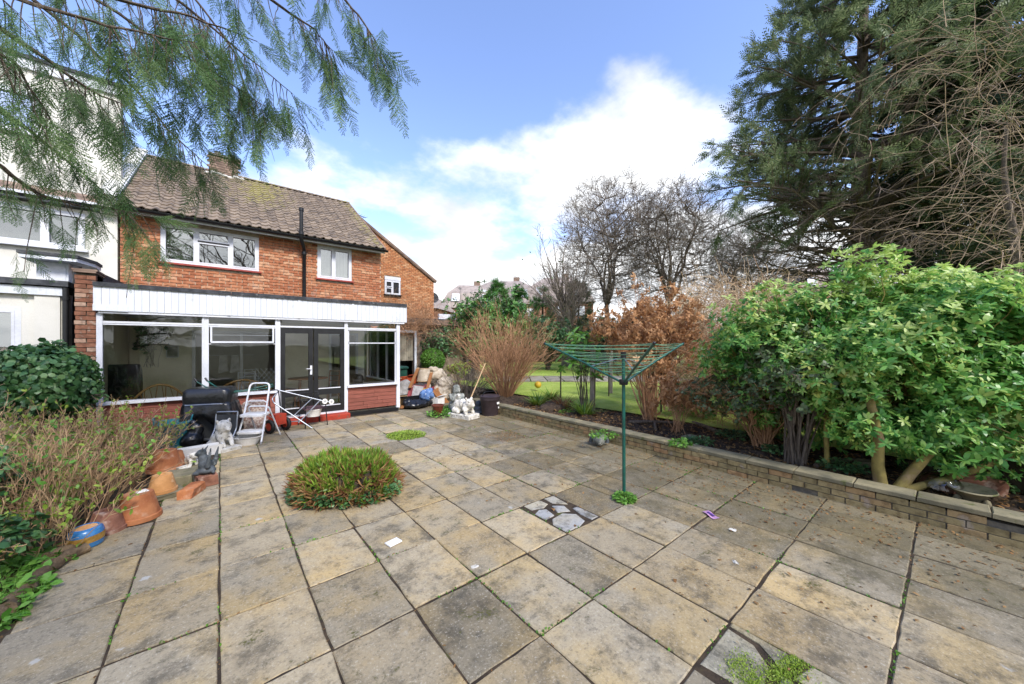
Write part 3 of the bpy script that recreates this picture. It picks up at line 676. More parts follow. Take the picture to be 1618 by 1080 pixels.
bays = [(-1.525, -0.27), (-0.17, 0.895), (0.985, 2.2525), (2.3275, 3.495)]
for i, (a, b) in enumerate(bays):
    bar(con, a, b, 2.07, 0.035); pane(con, a, b, 2.09, 2.212)
    if i == 2: continue
    bar(con, a - .02, b + .02, 0.70, 0.05, 0.15, CY - .04, 'sill'); bar(con, a, b, 2.035, .022, .05)
    if i == 0: pane(con, a, b, 0.728, 2.048)
    if i == 1:
        pane(con, a, b, 0.728, 1.70); bar(con, a + .03, b - .03, 1.735, 0.035, 0.07, CY - .07, 'vent_rail'); bar(con, a, b, 1.70, .02, .05); bar(con, a + .03, b - .03, 1.875, 0.012, .02, CY + .05, 'blind_cord')
        S = Geo(); S.box((a + .035, CY - .03, 1.88), (.03, .05, .28)); S.box((b - .035, CY - .03, 1.88), (.03, .05, .28)); S.build('vent_frame', M_WHITE, con); pane(con, a + .05, b - .05, 1.755, 2.02)
    if i == 3:
        bar(con, a, b, 1.72, .025, .05); pane(con, a, b, 0.728, 1.707); pane(con, a + .02, b - .02, 1.735, 2.02)
        S = Geo(); S.box((a + .02, CY, 1.36), (.025, .05, 1.29)); S.box((b - .02, CY, 1.36), (.025, .05, 1.29)); S.build('sash', M_WHITE, con)
# cladding below the sills
def cladding(x0, x1, z0, z1, rows, seed):
    r = random.Random(seed); h = (z1 - z0) / rows
    g = Geo(); g.box(((x0 + x1) / 2, CY + .015, (z0 + z1) / 2), (x1 - x0, .05, z1 - z0)); g.build('cladding_backing', M_BLACK, con)
    for q in range(rows):
        x = x0
        while x < x1 - 0.01:
            L = min(r.uniform(.35, .75), x1 - x)
            if x1 - x - L < .15: L = x1 - x
            g = Geo(); g.box((x + L / 2, CY - .022 + r.uniform(-.003, .003), z0 + (q + .5) * h), (L - .005, .02, h - .007)); g.build('cladding_board', M_WOODR, con); x += L
cladding(2.33, 3.49, 0.13, 0.672, 6, 3); cladding(-1.52, -0.27, 0.06, 0.672, 6, 4); cladding(-0.17, 0.895, 0.06, 0.672, 6, 5)
g = Geo(); g.box((1.0, CY, 0.03), (5.1, 0.12, 0.09)); g.build('plinth', M_BLACK, con)
# double doors
for (a, b, hs) in ((0.99, 1.60, 1), (1.62, 2.25, -1)):
    d = Geo(); t = .085; z0, z1 = .155, 2.04; zc = .62
    d.box((a + t / 2, CY - .01, (z0 + z1) / 2), (t, .05, z1 - z0)); d.box((b - t / 2, CY - .01, (z0 + z1) / 2), (t, .05, z1 - z0)); d.box(((a + b) / 2, CY - .01, z1 - .055), (b - a - 2 * t, .05, .11)); d.box(((a + b) / 2, CY - .01, z0 + .07), (b - a - 2 * t, .05, .14)); d.box(((a + b) / 2, CY - .01, zc), (b - a - 2 * t, .05, .13))
    do = d.build('door', M_BLACK, con)
    for (p, q) in ((z0 + .14, zc - .065), (zc + .065, z1 - .11)):
        pane(do, a + t, b - t, p, q, CY - .01)
        h_ = Geo(); h_.box(((a + b) / 2, CY - .04, p + .01), (b - a - 2 * t, .014, .02)); h_.build('glazing_bead', M_WHITE, do)
    if hs == 1:
        H = Geo(); H.box((b - t * .45, CY - .042, 1.12), (.04, .012, .2)); H.tube([(b - t * .45, CY - .045, 1.15), (b - t * .45, CY - .085, 1.15), (b - t * .45 - .1, CY - .088, 1.15)], .009, 8); H.build('handle', M_WHITE, do)
g = Geo(); g.box((1.62, CY - .03, .128), (1.27, .10, .05)); g.build('threshold', M_WHITE, con)
g = Geo(); g.box((1.60, CY - .17, 0.055), (1.42, .30, .125), ch=.012); g.build('door_step', M_REDSTEP, con)
# right-hand end wall, glazed
SX = 3.54
for yy in (9.75, 10.45, 11.1): g = Geo(); g.box((SX, yy, 1.14), (.07, .06, 2.1)); g.build('post', M_WHITE, con)
for zz_ in (0.70, 1.72, 2.07): g = Geo(); g.box((SX, 10.24, zz_), (.09, 2.36, .035)); g.build('rail', M_WHITE, con)
for (a, b) in ((9.05, 9.72), (9.78, 10.42), (10.48, 11.07)):
    g = Geo(); g.box((SX, (a + b) / 2, 1.39), (.007, b - a, 1.33)); g.build('pane', M_GLASS, con)
g = Geo(); g.box((SX, 10.24, .36), (.08, 2.35, .64)); g.build('side_panel', M_WOODR, con)
g = Geo(); g.box((-1.62, 10.25, 1.2), (.10, 2.36, 2.3)); g.build('party_wall', M_CREAM, con)

# ================================================================== NEIGHBOURING BUILDINGS
nb = thing('white_house', 'white rendered neighbouring house with flat roofed loft dormer at the left', 'house')
NX0, NX1 = -9.0, -1.74
wn = [(-4.6, -2.20, 3.66, 4.43)]
g = Geo(); wall_with_holes(g, NX0, NX1, 0.0, 4.5, 11.5, 11.75, wn); g.box((NX1 - .12, 15.2, 2.25), (.23, 6.88, 4.5)); g.build('wall', M_RENDER, nb)
window(nb, -4.6, -2.20, 3.66, 4.43, 11.53, [(0, .42, []), (.42, .78, []), (.78, 1, [])], .06, .09, sillm=M_WHITE)
g = Geo(); g.box((-3.4, 12.3, 4.05), (2.9, .02, 1.3)); g.build('room_wall', M_ROOM, nb); curtain(nb, -2.42, -2.24, 3.7, 4.4, 11.72, 8, .03, 9)
dw = [(-5.2, -2.97, 6.10, 6.98)]
g = Geo(); wall_with_holes(g, NX0, -1.79, 4.95, 7.45, 12.2, 12.4, dw); g.box((-2.56, 14.4, 6.2), (.2, 3.98, 2.5)); g.build('dormer_wall', M_RENDER, nb)
window(nb, -5.2, -2.97, 6.10, 6.98, 12.23, [(0, .5, []), (.5, 1, [])], .06, .09, sillm=M_WHITE)
g = Geo(); g.box((-4.1, 13.0, 6.5), (2.7, .02, 1.3)); g.build('room_wall', M_ROOM, nb)
g = Geo(); g.box((-5.35, 12.29, 7.54), (7.2, .30, .20)); g.box((-5.9, 14.4, 7.54), (6.6, 3.9, .18)); g.build('dormer_fascia', M_WEATH, nb)
g = Geo(); g.box((-5.35, 12.28, 7.67), (7.3, .36, .07)); g.box((-5.9, 14.45, 7.665), (6.7, 3.95, .06)); g.build('dormer_roof', M_FELT, nb)
# skirt of old tiles between the storeys
for r_ in range(3):
    for k in range(12):
        g = Geo(); g.box((0, 0, 0), (.155, .30, .018), M=Matrix.Rotation(R(30), 4, 'X')); g.build('skirt_tile', M_TILE2, nb, loc=(-3.55 + .158 * k + (.08 if r_ % 2 else 0), 11.42 + .22 * r_, 4.64 + .13 * r_))
g = Geo(); g.box((-5.4, 11.70, 4.62), (7.3, .66, .12)); g.build('eaves_box', M_WEATH, nb); gutter(nb, -6, -1.72, 11.30, 4.60, .05)
g = Geo(); g.box((-6.3, 11.75, 4.8), (5.2, .7, .22)); g.build('skirt_roof', M_TILE2, nb)
# back extension of the neighbour with canopy box
ex = thing('white_extension', 'single storey white rendered extension with black roof edge left of the brick pier', 'extension')
we = [(-4.2, -2.43, 1.05, 2.28)]
g = Geo(); wall_with_holes(g, -7, -2.0, 0, 2.55, 9.25, 9.45, we); g.box((-2.06, 10.45, 1.27), (.1, 1.98, 2.55)); g.build('wall', M_RENDER, ex)
window(ex, -4.2, -2.43, 1.05, 2.28, 9.29, [(0, .5, []), (.5, 1, [])], .06, .09, sillm=M_WHITE)
g = Geo(); g.box((-3.3, 10.1, 1.6), (2.2, .02, 1.6)); g.build('room_wall', M_ROOM, ex)
g = Geo(); g.box((-2.16, 9.225, 1.25), (.26, .05, 2.46)); g.build('pilaster', M_RENDER, ex)
g = Geo(); g.box((-4.5, 9.2, 2.55), (5.05, .06, .13)); g.build('fascia', M_WEATH, ex)
g = Geo(); g.box((-4.48, 10.3, 2.68), (5.1, 2.35, .09)); g.build('roof', M_FELT, ex)
Geo().tube([(-1.965, 9.17, 2.62), (-1.965, 9.17, 0.1)], .036, 10).build('downpipe', M_BLACK, ex, 50)
Geo().tube([(-1.93, 9.62, 3.05), (-1.93, 9.6, 0.1)], .055, 10).build('soil_pipe', M_BLACK, ex, 50)
for z in (2.45, 1.3): Geo().lathe([(.036, -.03), (.047, -.03), (.047, .03), (.036, .03)], 12, (-1.965, 9.17, z)).build('pipe_collar', M_BLACK, ex, 40)
cn = thing('porch_canopy', 'small flat white canopy on a boarded white box above the extension roof', 'canopy', (-2.2, 10.2, 2.72))
g = Geo(); g.prism([(-.42, -.42), (.24, -.42), (.38, .1), (.38, .5), (-.42, .5)], .05, 2, .50); g.build('canopy_top', M_FELT, cn); g = Geo(); g.prism([(-.40, -.40), (.23, -.40), (.36, .1), (.36, .5), (-.40, .5)], .06, 2, .435); g.build('canopy_edge', M_WEATH, cn)
g = Geo(); g.box((-.1, .05, .23), (.36, .4, .40)); g.build('box', M_WEATH, cn); g = Geo(); g.box((-.06, -.155, .22), (.22, .016, .28)); g.build('panel', M_WHITE, cn)
# brick pier between the two gardens
pier = thing('brick_pier', 'weathered red brick pier between white extension and sun room', 'pier', (-1.72, 9.0, 0))
g = Geo(); g.box((0, .28, 1.43), (.20, .52, 2.86)); g.build('core', M_MORTARD, pier)
pm = {}
for k in range(38):
    z = .04 + .0745 * k
    for (x, L) in (((-.055, .122), (.066, .10)) if k % 2 else ((0.005, .225),)):
        key = L
        if key not in pm:
            q = Geo(); q.box((0, 0, 0), (L, .10, .064)); pm[key] = q.mesh('brick'); pm[key].materials.append(M_BRICKO)
        link('brick', pm[key], None, pier, (x + rnd.uniform(-.004, .004), .04 + rnd.uniform(-.006, .006), z))
for k in range(2): Geo().box((0, .25, 2.885 + .03 * k), (.25 + .03 * k, .6, .028)).build('creasing_tile', M_TILE2, pier)
g = Geo(); g.prism([(8.98, 2.75), (9.4, 2.95), (11.45, 3.02), (11.45, 2.75)], .10, 0, -1.72); g.build('flashing', M_FELT, pier, loc=(1.72, -9.0, 0))

# gable house farther along
gh = thing('gable_house', 'orange brick gable end with small white window beyond the garage', 'house')
GY = 16.6; gw = [(5.92, 6.66, 4.02, 4.84)]
g = Geo(); wall_with_holes(g, 0.6, 8.35, 0, 4.8, GY + .03, GY + .2, []) if False else None
g.prism([(0.4, 0), (8.40, 0), (8.40, 4.86), (4.4, 7.48), (0.4, 4.86)], .2, 1, GY + .03); g.build('wall', M_MORTAR, gh)
g = Geo(); g.box((6.29, GY + .02, 4.44), (.72, .03, .80)); g.build('window_reveal', M_BLACK, gh)
brick_wall(gh, 'brick', 4.4, 8.42, 2.2, 7.4, GY - .003, M_BRICKN, [(5.90, 6.68, 3.98, 4.86)], limit=300, keep=lambda x, z: z < 4.82 + (8.42 - x) * .652 and x > 4.9 and z > 2.9, near=(6.5, 0))
window(gh, 5.92, 6.66, 4.02, 4.68, GY, [(0, .47, [.5]), (.47, 1, [])], .045, .07, sillm=M_BLACK)
g = Geo(); g.box((6.29, GY - .02, 4.77), (.76, .05, .16)); g.build('lintel_board', M_WHITE, gh)
for s_ in (1,):
    L = math.hypot(4.15, 2.70); a = -math.atan2(2.70, 4.15)
    g = Geo(); g.box((0, 0, 0), (L, .12, .09), M=Matrix.Rotation(-a, 4, 'Y')); g.build('verge', M_TILE2, gh, loc=(6.45, GY - .02, 6.19))
    g = Geo(); g.box((0, 0, 0), (L, 7.0, .09), M=Matrix.Rotation(-a, 4, 'Y')); g.build('roof', M_TILE2, gh, loc=(6.45, GY + 3.4, 6.23))
    g = Geo(); g.box((0, 0, 0), (L, 7.0, .09), M=Matrix.Rotation(a, 4, 'Y')); g.build('roof', M_TILE2, gh, loc=(2.32, GY + 3.4, 6.23))
g = Geo(); g.box((8.3, GY + 3.6, 2.4), (.2, 6.8, 4.8)); g.build('side_wall', M_BRICKN, gh)
dsh = thing('satellite_dish', 'small grey satellite dish on the corner of the orange gable house', 'dish', (8.50, GY + .3, 4.05))
a = [(r_, .35 * r_ * r_ / .3) for r_ in np.linspace(0.01, .3, 7)]; o = Geo().lathe(a, 18).build('dish', M_FELT, dsh, 60); o.rotation_euler = (R(70), 0, R(-10)); Geo().tube([(0, 0, 0), (-.12, .1, -.15), (-.14, .1, -.3)], .018, 6).build('bracket', M_BLACK, dsh)
Geo().tube([(0, -.02, 0), (.02, -.3, .0)], .012, 6).build('feed_arm', M_BLACK, dsh)
def aerial(loc, label, s=1.0, rz=0.0):
    t = thing('tv_aerial', label, 'aerial', loc, rz); Geo().tube([(0, 0, 0), (0, 0, 1.1 * s)], .018, 6).build('mast', M_FELT, t)
    g = Geo(); g.tube([(-.45 * s, 0, 1.0 * s), (.5 * s, 0, 1.0 * s)], .012, 5); b = g.build('boom', M_FELT, t)
    for k in range(7): x = (-.4 + .14 * k) * s; Geo().tube([(x, -.16 * s, 1.0 * s), (x, .16 * s, 1.0 * s)], .007, 4).build('element', M_FELT, b)
aerial((4.3, 15.3, 6.0), 'television aerial beside the right end of the tiled ridge', 1.0, .5)

# garage with rough wall and open dark door, and its boarded roof
ga = thing('garage', 'low pebbledashed garage with dark doorway beyond the sun room', 'garage')
gy = 12.7
g = Geo(); wall_with_holes(g, 3.9, 8.6, 0, 2.5, gy, gy + .15, [(4.35, 5.62, 0, 2.12)]); g.box((8.5, 15, 1.25), (.2, 4.5, 2.5)); g.build('wall', M_PEBBLE, ga)
g = Geo(); g.box((5.66, gy - .03, 1.06), (.08, .1, 2.12)); g.box((4.98, gy - .03, 2.16), (1.42, .1, .08)); g.build('door_frame', M_WEATH, ga)
g = Geo(); g.box((5.05, gy + .5, 1.05), (1.1, .02, 2.1)); g.build('dark_interior', M_BLACK, ga)
for k in range(6): g = Geo(); g.box((5.14 + .085 * k, gy + .06, 1.58), (.08, .03, 1.0)); g.build('door_board', M_PATHC, ga)
g = Geo(); g.box((6.3, 14.7, 2.60), (5.2, 4.4, .14)); g.build('roof', M_FELT, ga); g = Geo(); g.box((6.3, 12.46, 2.52), (5.2, .05, .2)); g.build('fascia', M_TILE2, ga)
g = Geo(); g.box((7.4, 13.2, 2.82), (1.0, .1, .22)); g.build('barge_board', M_WHITE, ga)

# far houses with hipped brown roofs
def far_house(u, top, eave, d, wpx, label, seed):
    r = random.Random(seed); c = atD(u, top, d); w_ = wpx / FPX * d; zt = c[2]; ze = atD(u, eave, d)[2]
    t = thing('far_house', label, 'house', (c[0], c[1], 0), R(-YAW) + R(r.uniform(-12, 12)), 'houses far behind the gardens')
    h = w_ / 2; dp = w_ * .8; k = .36
    g = Geo(); g.box((0, 0, ze / 2), (w_ * .94, dp * .94, ze)); g.build('wall', M_BRICKO, t)
    o = [(-h, -dp / 2, ze), (h, -dp / 2, ze), (h, dp / 2, ze), (-h, dp / 2, ze)]; q = [(-h * .72, -dp / 2 * .72, ze + (zt - ze) * .62), (h * .72, -dp / 2 * .72, ze + (zt - ze) * .62), (h * .72, dp / 2 * .72, ze + (zt - ze) * .62), (-h * .72, dp / 2 * .72, ze + (zt - ze) * .62)]; p = [(x * k / .72, y * k * .6 / .72, zt) for x, y, _ in q]
    g = Geo(); g.add(o + q + p, [[b + i, b + (i + 1) % 4, b + 4 + (i + 1) % 4, b + 4 + i] for b in (0, 4) for i in range(4)] + [[8, 9, 10, 11]]); ro = g.build('roof', M_FARROOF, t)
    for sx in (-1, 1):
        g = Geo(); a = np.array([(sx * h * .5 - .5, -dp / 2 * .9, ze + (zt - ze) * .25), (sx * h * .5 + .5, -dp / 2 * .9, ze + (zt - ze) * .25), (sx * h * .46 + .5, -dp / 2 * .78, ze + (zt - ze) * .55), (sx * h * .46 - .5, -dp / 2 * .78, ze + (zt - ze) * .55)]); b = a + np.array([0, -.14, .06])
        g.add(np.vstack([a, b]), [[4, 5, 6, 7], [0, 1, 5, 4], [1, 2, 6, 5], [2, 3, 7, 6], [3, 0, 4, 7]]); g.build('roof_window', M_WHITE, ro)
    for sx in (-.45, .1, .6): g = Geo(); g.box((sx * h, -dp / 2 * .95, ze - 1.2), (1.2, .1, 1.3)); g.build('window', M_WHITE, t)
    g = Geo(); g.box((h * .25, 0, zt + .1), (.8, .6, 1.1)); g.build('chimney', M_TILE2, ro)
M_FARROOF = plain('hazed_far_roof', '#a2968c', '#8b8078', .8, .95, .2, 8, rnd=.08, stretch=(3, 3, .4))  # grey-brown made paler: distance haze is put into the roof colour
far_house(650, 462, 492, 42, 120, 'brown hipped roof just right of the orange gable house', 1)
far_house(742, 452, 490, 48, 95, 'brown hipped roof left of the dark conifers', 2)
far_house(800, 446, 486, 50, 130, 'brown hipped roof with roof window behind the dark conifers', 3)
far_house(880, 440, 482, 52, 110, 'brown hipped roof behind the pollarded trunk tree', 4)
far_house(1275, 425, 470, 38, 100, 'brown roofed house behind the dry climber thicket', 5)
aerial(tuple(atD(793, 470, 47)), 'thin television aerial above the dark conifers', 2.2, .2)
aerial(tuple(atD(727, 478, 40)), 'television aerial left of the dark conifers', 1.6, .9)
# white outbuilding, board fence and retaining wall at the end of the lawn
M_FENCE = plain('weathered_fence_board', '#6f6a50', '#585640', 4, .95, .4, 30, c3='#7a8050', sc3=3, stretch=(4, 4, .6))
M_GREYW = plain('grey_weathered_wood', '#9b9184', '#7d7568', 6, .9, .4, 50, stretch=(8, 8, .8))
M_DARKW = plain('dark_damp_wood', '#4a4237', '#332d26', 6, .95, .4, 40)
ob = thing('white_outbuilding', 'white outbuilding with low dark roof behind the board fence', 'outbuilding', tuple(atZ(862, 560, .2)[:2]) + (0.2,), R(-YAW) + .1)
g = Geo(); g.box((0.3, 2.5, 1.9), (4.6, 3, 3.6)); g.build('wall', M_RENDER, ob); g = Geo(); g.prism([(-3.0, 4.0), (3.4, 3.65), (3.4, 3.8), (-3.0, 4.16)], 4, 1, .6); g.build('roof', M_FELT, ob); g = Geo(); g.box((1.6, .96, 3.1), (1.9, .06, .5)); g.build('fascia', M_WHITE, ob)
fn = thing('board_fence', 'weathered board fence on a dark retaining wall at the end of the lawn', 'fence', tuple(atZ(850, 571, .2)[:2]) + (0.2,), R(-YAW) + .05)
g = Geo(); g.box((3, .1, .45), (15, .25, .95)); g.build('retaining_wall', M_DARKW, fn); g = Geo(); g.box((3, -.05, 1.02), (15, .2, .12)); g.build('gravel_board', M_FENCE, fn)
for k in range(74): g = Geo(); g.box((-4.4 + .2 * k, .08, 1.85 + rnd.uniform(-.02, .02)), (.185, .025, 1.5)); g.build('fence_board', M_FENCE, fn)
for k in range(6): g = Geo(); g.box((-4.4 + 2.9 * k, -.02, 1.85), (.11, .09, 1.65)); g.build('post', M_FENCE, fn)
sh = thing('timber_shed', 'dark creosoted shed behind the pale wooden post', 'shed', tuple(atZ(1000, 570, .2)[:2]) + (.2,), R(-YAW) + .2)
g = Geo(); g.box((0, 1.2, 1.1), (5.5, 2.2, 2.2)); g.build('wall', M_DARKW, sh); g = Geo(); g.prism([(-.2, 2.1), (2.6, 2.1), (1.2, 2.9)], 5.9, 0, -2.95); g.build('roof', M_FELT, sh)
pk = thing('picket_fence', 'pale picket fence at the left edge behind the ivy bush', 'fence', (-2.75, 8.75, 0))
for k in range(9): g = Geo(); g.prism([(-.035, 0), (.035, 0), (.035, 1.6), (0, 1.66), (-.035, 1.6)], .02, 1, 0); g.build('picket', M_GREYW, pk, loc=(.1 * k, 0, 0))
for z in (.4, 1.4): Geo().box((.4, .035, z), (1.0, .04, .08)).build('rail', M_GREYW, pk)

# ================================================================== TREES AND PLANTS
M_BARK = plain('grey_brown_bark', '#7a6e60', '#5a5046', 9, .95, .8, 40, rnd=.08, stretch=(6, 6, 1), dist=.02)
M_BARKG = plain('lichened_bark', '#77705e', '#57513f', 7, .95, .8, 40, c3='#7f8452', sc3=5, rnd=.1, dist=.02)
M_TWIG = plain('grey_twigs', '#857a6d', '#665d53', 3, .9, 0, 30, rnd=.25)
M_TWIGT = plain('tan_dry_twigs', '#b89a74', '#97795a', 3, .85, 0, 30, rnd=.3)
M_TWIGP = plain('pale_climber_twigs', '#b09a80', '#85725e', 3, .85, 0, 30, rnd=.4)
M_TWIGS = plain('straw_twigs', '#cdb794', '#a98f70', 3, .85, 0, 30, rnd=.35)
M_TWIGR = plain('russet_twigs', '#b98f6c', '#987454', 3, .85, 0, 30, rnd=.25)
M_STEMY = plain('mossy_yellow_bark', '#8d8048', '#6e6238', 6, .9, .5, 40, c3='#7a6a50', sc3=6)
L_CYP = leafmat('cypress_sprays', ['#3a5630', '#4c6c3c', '#688850', '#90a46c'], .5, .35)
L_CON = leafmat('conifer_foliage', ['#4c5c40', '#62734e', '#808e62', '#a4aa80'], .55, .42, scale=.8)
L_COND = leafmat('dark_conifer_foliage', ['#2a3826', '#3c4e33', '#566a44'], .6, .3, scale=.8)
L_CHO = leafmat('glossy_evergreen_leaves', ['#3e6e36', '#4f8a40', '#6aa24c', '#86b45a', '#a8c468', '#c2b860'], .36, .4, .4, 1.3)
L_CHOY = leafmat('yellow_green_evergreen_leaves', ['#98bc58', '#b6d06c', '#d0e08c', '#dee8a6'], .4, .4, .4, 1.3)
L_DRK = leafmat('small_dark_leaves', ['#3b4a32', '#526444', '#6f8058', '#98a47c'], .45, .25, .4)
L_BRN = leafmat('dead_brown_leaves', ['#946a48', '#ae8258', '#c89c70', '#dcba90'], .7, .35, .2)
L_IVY = leafmat('ivy_leaves', ['#2a4a2c', '#3c6338', '#58804a', '#8aa86e'], .38, .22, .45)
L_LAU = leafmat('laurel_leaves', ['#2c4e26', '#416c30', '#5c8c40', '#82ac5a'], .38, .28, .45, .8)
L_YEL = leafmat('fresh_yellow_green_leaves', ['#6d8a32', '#8caa3c', '#b0c452', '#5b7a35'], .45, .35)
L_GRN = leafmat('fresh_green_leaves', ['#4b7a2c', '#649a38', '#86b450', '#3c6428'], .45, .35)
L_BOX = leafmat('clipped_box_leaves', ['#3f6a24', '#5c8a30', '#7ba844'], .45, .25)
L_CLUMP = leafmat('strap_leaves', ['#4c6c28', '#6c9232', '#94b244', '#b4a454'], .45, .3)
L_STRAW = leafmat('withered_strap_leaves', ['#8a5c3a', '#a98a5c', '#7a4a30', '#c0a274'], .7, .25, .2)
L_GRASS = leafmat('grass_blades', ['#7a9c34', '#94b444', '#b0cc5c', '#c0c070'], .5, .35)
L_LIT = leafmat('fallen_leaf_litter', ['#5a4028', '#7c5a38', '#9a7a50', '#463423'], .8, .1, .2)

# ---- cypress branch hanging into the view; the tree stands left of the camera
def fern_template(rng, L=1.0, nb=30, droop=.18):
    """flat scale-leaf spray along x: rachis, side branchlets both ways, small diamonds on each"""
    V, F = [], []
    def dia(p, d, l, wd, nz):
        y = np.cross(nz, d); y /= np.linalg.norm(y) + 1e-9; i = len(V); V.extend([p, p + d * l * .45 - y * wd / 2, p + d * l, p + d * l * .45 + y * wd / 2]); F.append([i, i + 1, i + 2, i + 3])
    nz = np.array([0, 0, 1.0]); rach = lambda t: np.array([t, 0.02 * math.sin(5 * t), -droop * t * t])
    for b in range(nb):
        t = .06 + .94 * b / nb; s_ = 1 if b % 2 else -1; p = rach(t); ln = (.30 * (1 - t) ** .7 + .05) * rng.uniform(.7, 1.15); a = R(rng.uniform(32, 52))
        d = np.array([math.cos(a), s_ * math.sin(a), rng.uniform(-.25, .1)]); d /= np.linalg.norm(d); m = max(3, int(ln / .026))
        for q in range(m):
            f = (q + .3) / m; pp = p + d * ln * f + np.array([0, 0, -.12 * (ln * f) ** 1.2]); 
            dia(pp, d, ln / m * 1.5, .016, nz + rng.normal(size=3) * .3)
            l2 = .055 * (1 - f * .6) * rng.uniform(.6, 1.2)
            if q % 1 == 0:
                s2 = 1 if q % 2 else -1; a2 = R(rng.uniform(30, 50)) * s2; d2 = np.array([d[0] * math.cos(a2) - d[1] * math.sin(a2), d[0] * math.sin(a2) + d[1] * math.cos(a2), d[2] - .1]); dia(pp, d2, l2, .015, nz + rng.normal(size=3) * .4)
    for q in range(24): p = rach(q / 24); p2 = rach((q + 1) / 24); dia(p, (p2 - p) * 24, 1 / 20, .012 * (1.3 - q / 24), nz)
    return np.array(V), np.array(F)
rt = np.random.default_rng(21); FERN = [fern_template(rt) for _ in range(5)]
cyp = thing('overhanging_cypress', 'cypress tree with drooping feathery branches hanging over the top left', 'tree', (-2.7, -0.4, 0))
base = np.array([-2.7, -0.4, 0]); g = Geo(); zs = np.linspace(0, 9, 14); tp = np.c_[.06 * np.sin(zs), .05 * np.cos(zs * 1.3) - .05, zs]; g.tube(tp, .26 * (1 - zs / 10) ** .8 + .03, 12); g.build('trunk', M_BARK, cyp, 60)
limbs = [  # pixel, pixel, depth
    [(-420, -260, 1.8), (-150, -60, 2.2), (30, 70, 2.6), (120, 135, 2.9), (195, 172, 3.1)],
    [(-420, -120, 1.8), (-150, 60, 2.1), (0, 170, 2.4), (65, 215, 2.6), (150, 285, 2.8)],
    [(-420, 40, 1.8), (-120, 180, 2.1), (0, 258, 2.4), (60, 305, 2.6), (130, 332, 2.8), (238, 345, 3.0)],
    [(-420, -420, 1.9), (-100, -180, 2.2), (120, -20, 2.6), (250, 75, 2.9), (350, 130, 3.1), (430, 185, 3.2)],
    [(-300, -460, 2.0), (0, -220, 2.3), (200, -60, 2.6), (310, 20, 2.9), (395, 90, 3.1), (465, 150, 3.2)],
    [(-200, -560, 2.0), (150, -250, 2.4), (360, -60, 2.7), (455, 20, 3.0), (500, 45, 3.1), (530, 75, 3.2)],
    [(-40, -640, 2.2), (260, -290, 2.6), (455, -100, 2.9), (545, 0, 3.1), (585, 50, 3.2), (605, 85, 3.3)],
    [(-420, -340, 2.2), (-100, -120, 2.6), (110, 40, 3.0), (215, 140, 3.3), (280, 215, 3.5), (330, 262, 3.6)],
    [(-420, -200, 1.6), (-150, -90, 1.9), (40, 0, 2.2), (180, 40, 2.4), (300, 60, 2.6)],
    [(-420, -60, 1.6), (-200, 20, 1.8), (-60, 60, 2.0), (40, 110, 2.2), (90, 190, 2.4)],
    [(-300, -520, 2.4), (50, -240, 2.8), (260, -40, 3.2), (360, 90, 3.4), (385, 190, 3.5)],
    [(-420, -300, 1.9), (-60, -120, 2.2), (170, 0, 2.5), (290, 20, 2.7), (400, 55, 2.9)],
]
gb = Geo(); SP, SD, SS = [], [], []; rr = np.random.default_rng(33)
for li, pts in enumerate(limbs):
    P = np.array([atD(u, v, d) for u, v, d in pts]); q = np.linspace(0, len(P) - 1, 22); i = np.minimum(q.astype(int), len(P) - 2); f = (q - i)[:, None]
    P = P[i] * (1 - f) + P[i + 1] * f; P = P + np.cumsum(rr.normal(size=P.shape) * .006, 0); first = np.array([-2.7, -.4, P[0][2] - .15]); P = np.vstack([first, P])
    rad = np.linspace(.032, .004, len(P)) * (1.0 if li in (0, 1) else .7); gb.tube(P - base, rad, 6)
    n = 38 if li not in (2, 1, 9) else 18
    tt = rr.uniform(.30, 1.0, n) ** .8; o, T, _ = interp(P[None], tt[None]); o, T = o[0], T[0]
    side = rr.normal(size=(n, 3)) * np.array([.5, .5, .25]); d = nrm(T * .35 + side * .6 + np.array([0, 0, -1.0]))
    L = rr.uniform(.22, .52, n) * (.75 if li in (2, 1) else 1)
    # a thin drooping twig carries sprays of its own
    C, Rc = poly(o, d, L * .9, np.full(n, .0035), rr, 6, .12, -.35, .4); tubes(gb, C - base, Rc, 4)
    for c in range(2):
        t2 = rr.uniform(.15, 1, (n, 1)); o2, T2, _ = interp(C, t2); o2, T2 = o2[:, 0], T2[:, 0]
        SP.append(o2); SD.append(nrm(T2 * .6 + rr.normal(size=(n, 3)) * .32 + np.array([0, 0, -.85]))); SS.append(L * rr.uniform(.45, .85, n))
    e = np.array([P[-1]] * 3); SP.append(e); SD.append(nrm(T[-1] + rr.normal(size=(3, 3)) * .3 + np.array([0, 0, -.5]))); SS.append(rr.uniform(.2, .4, 3))
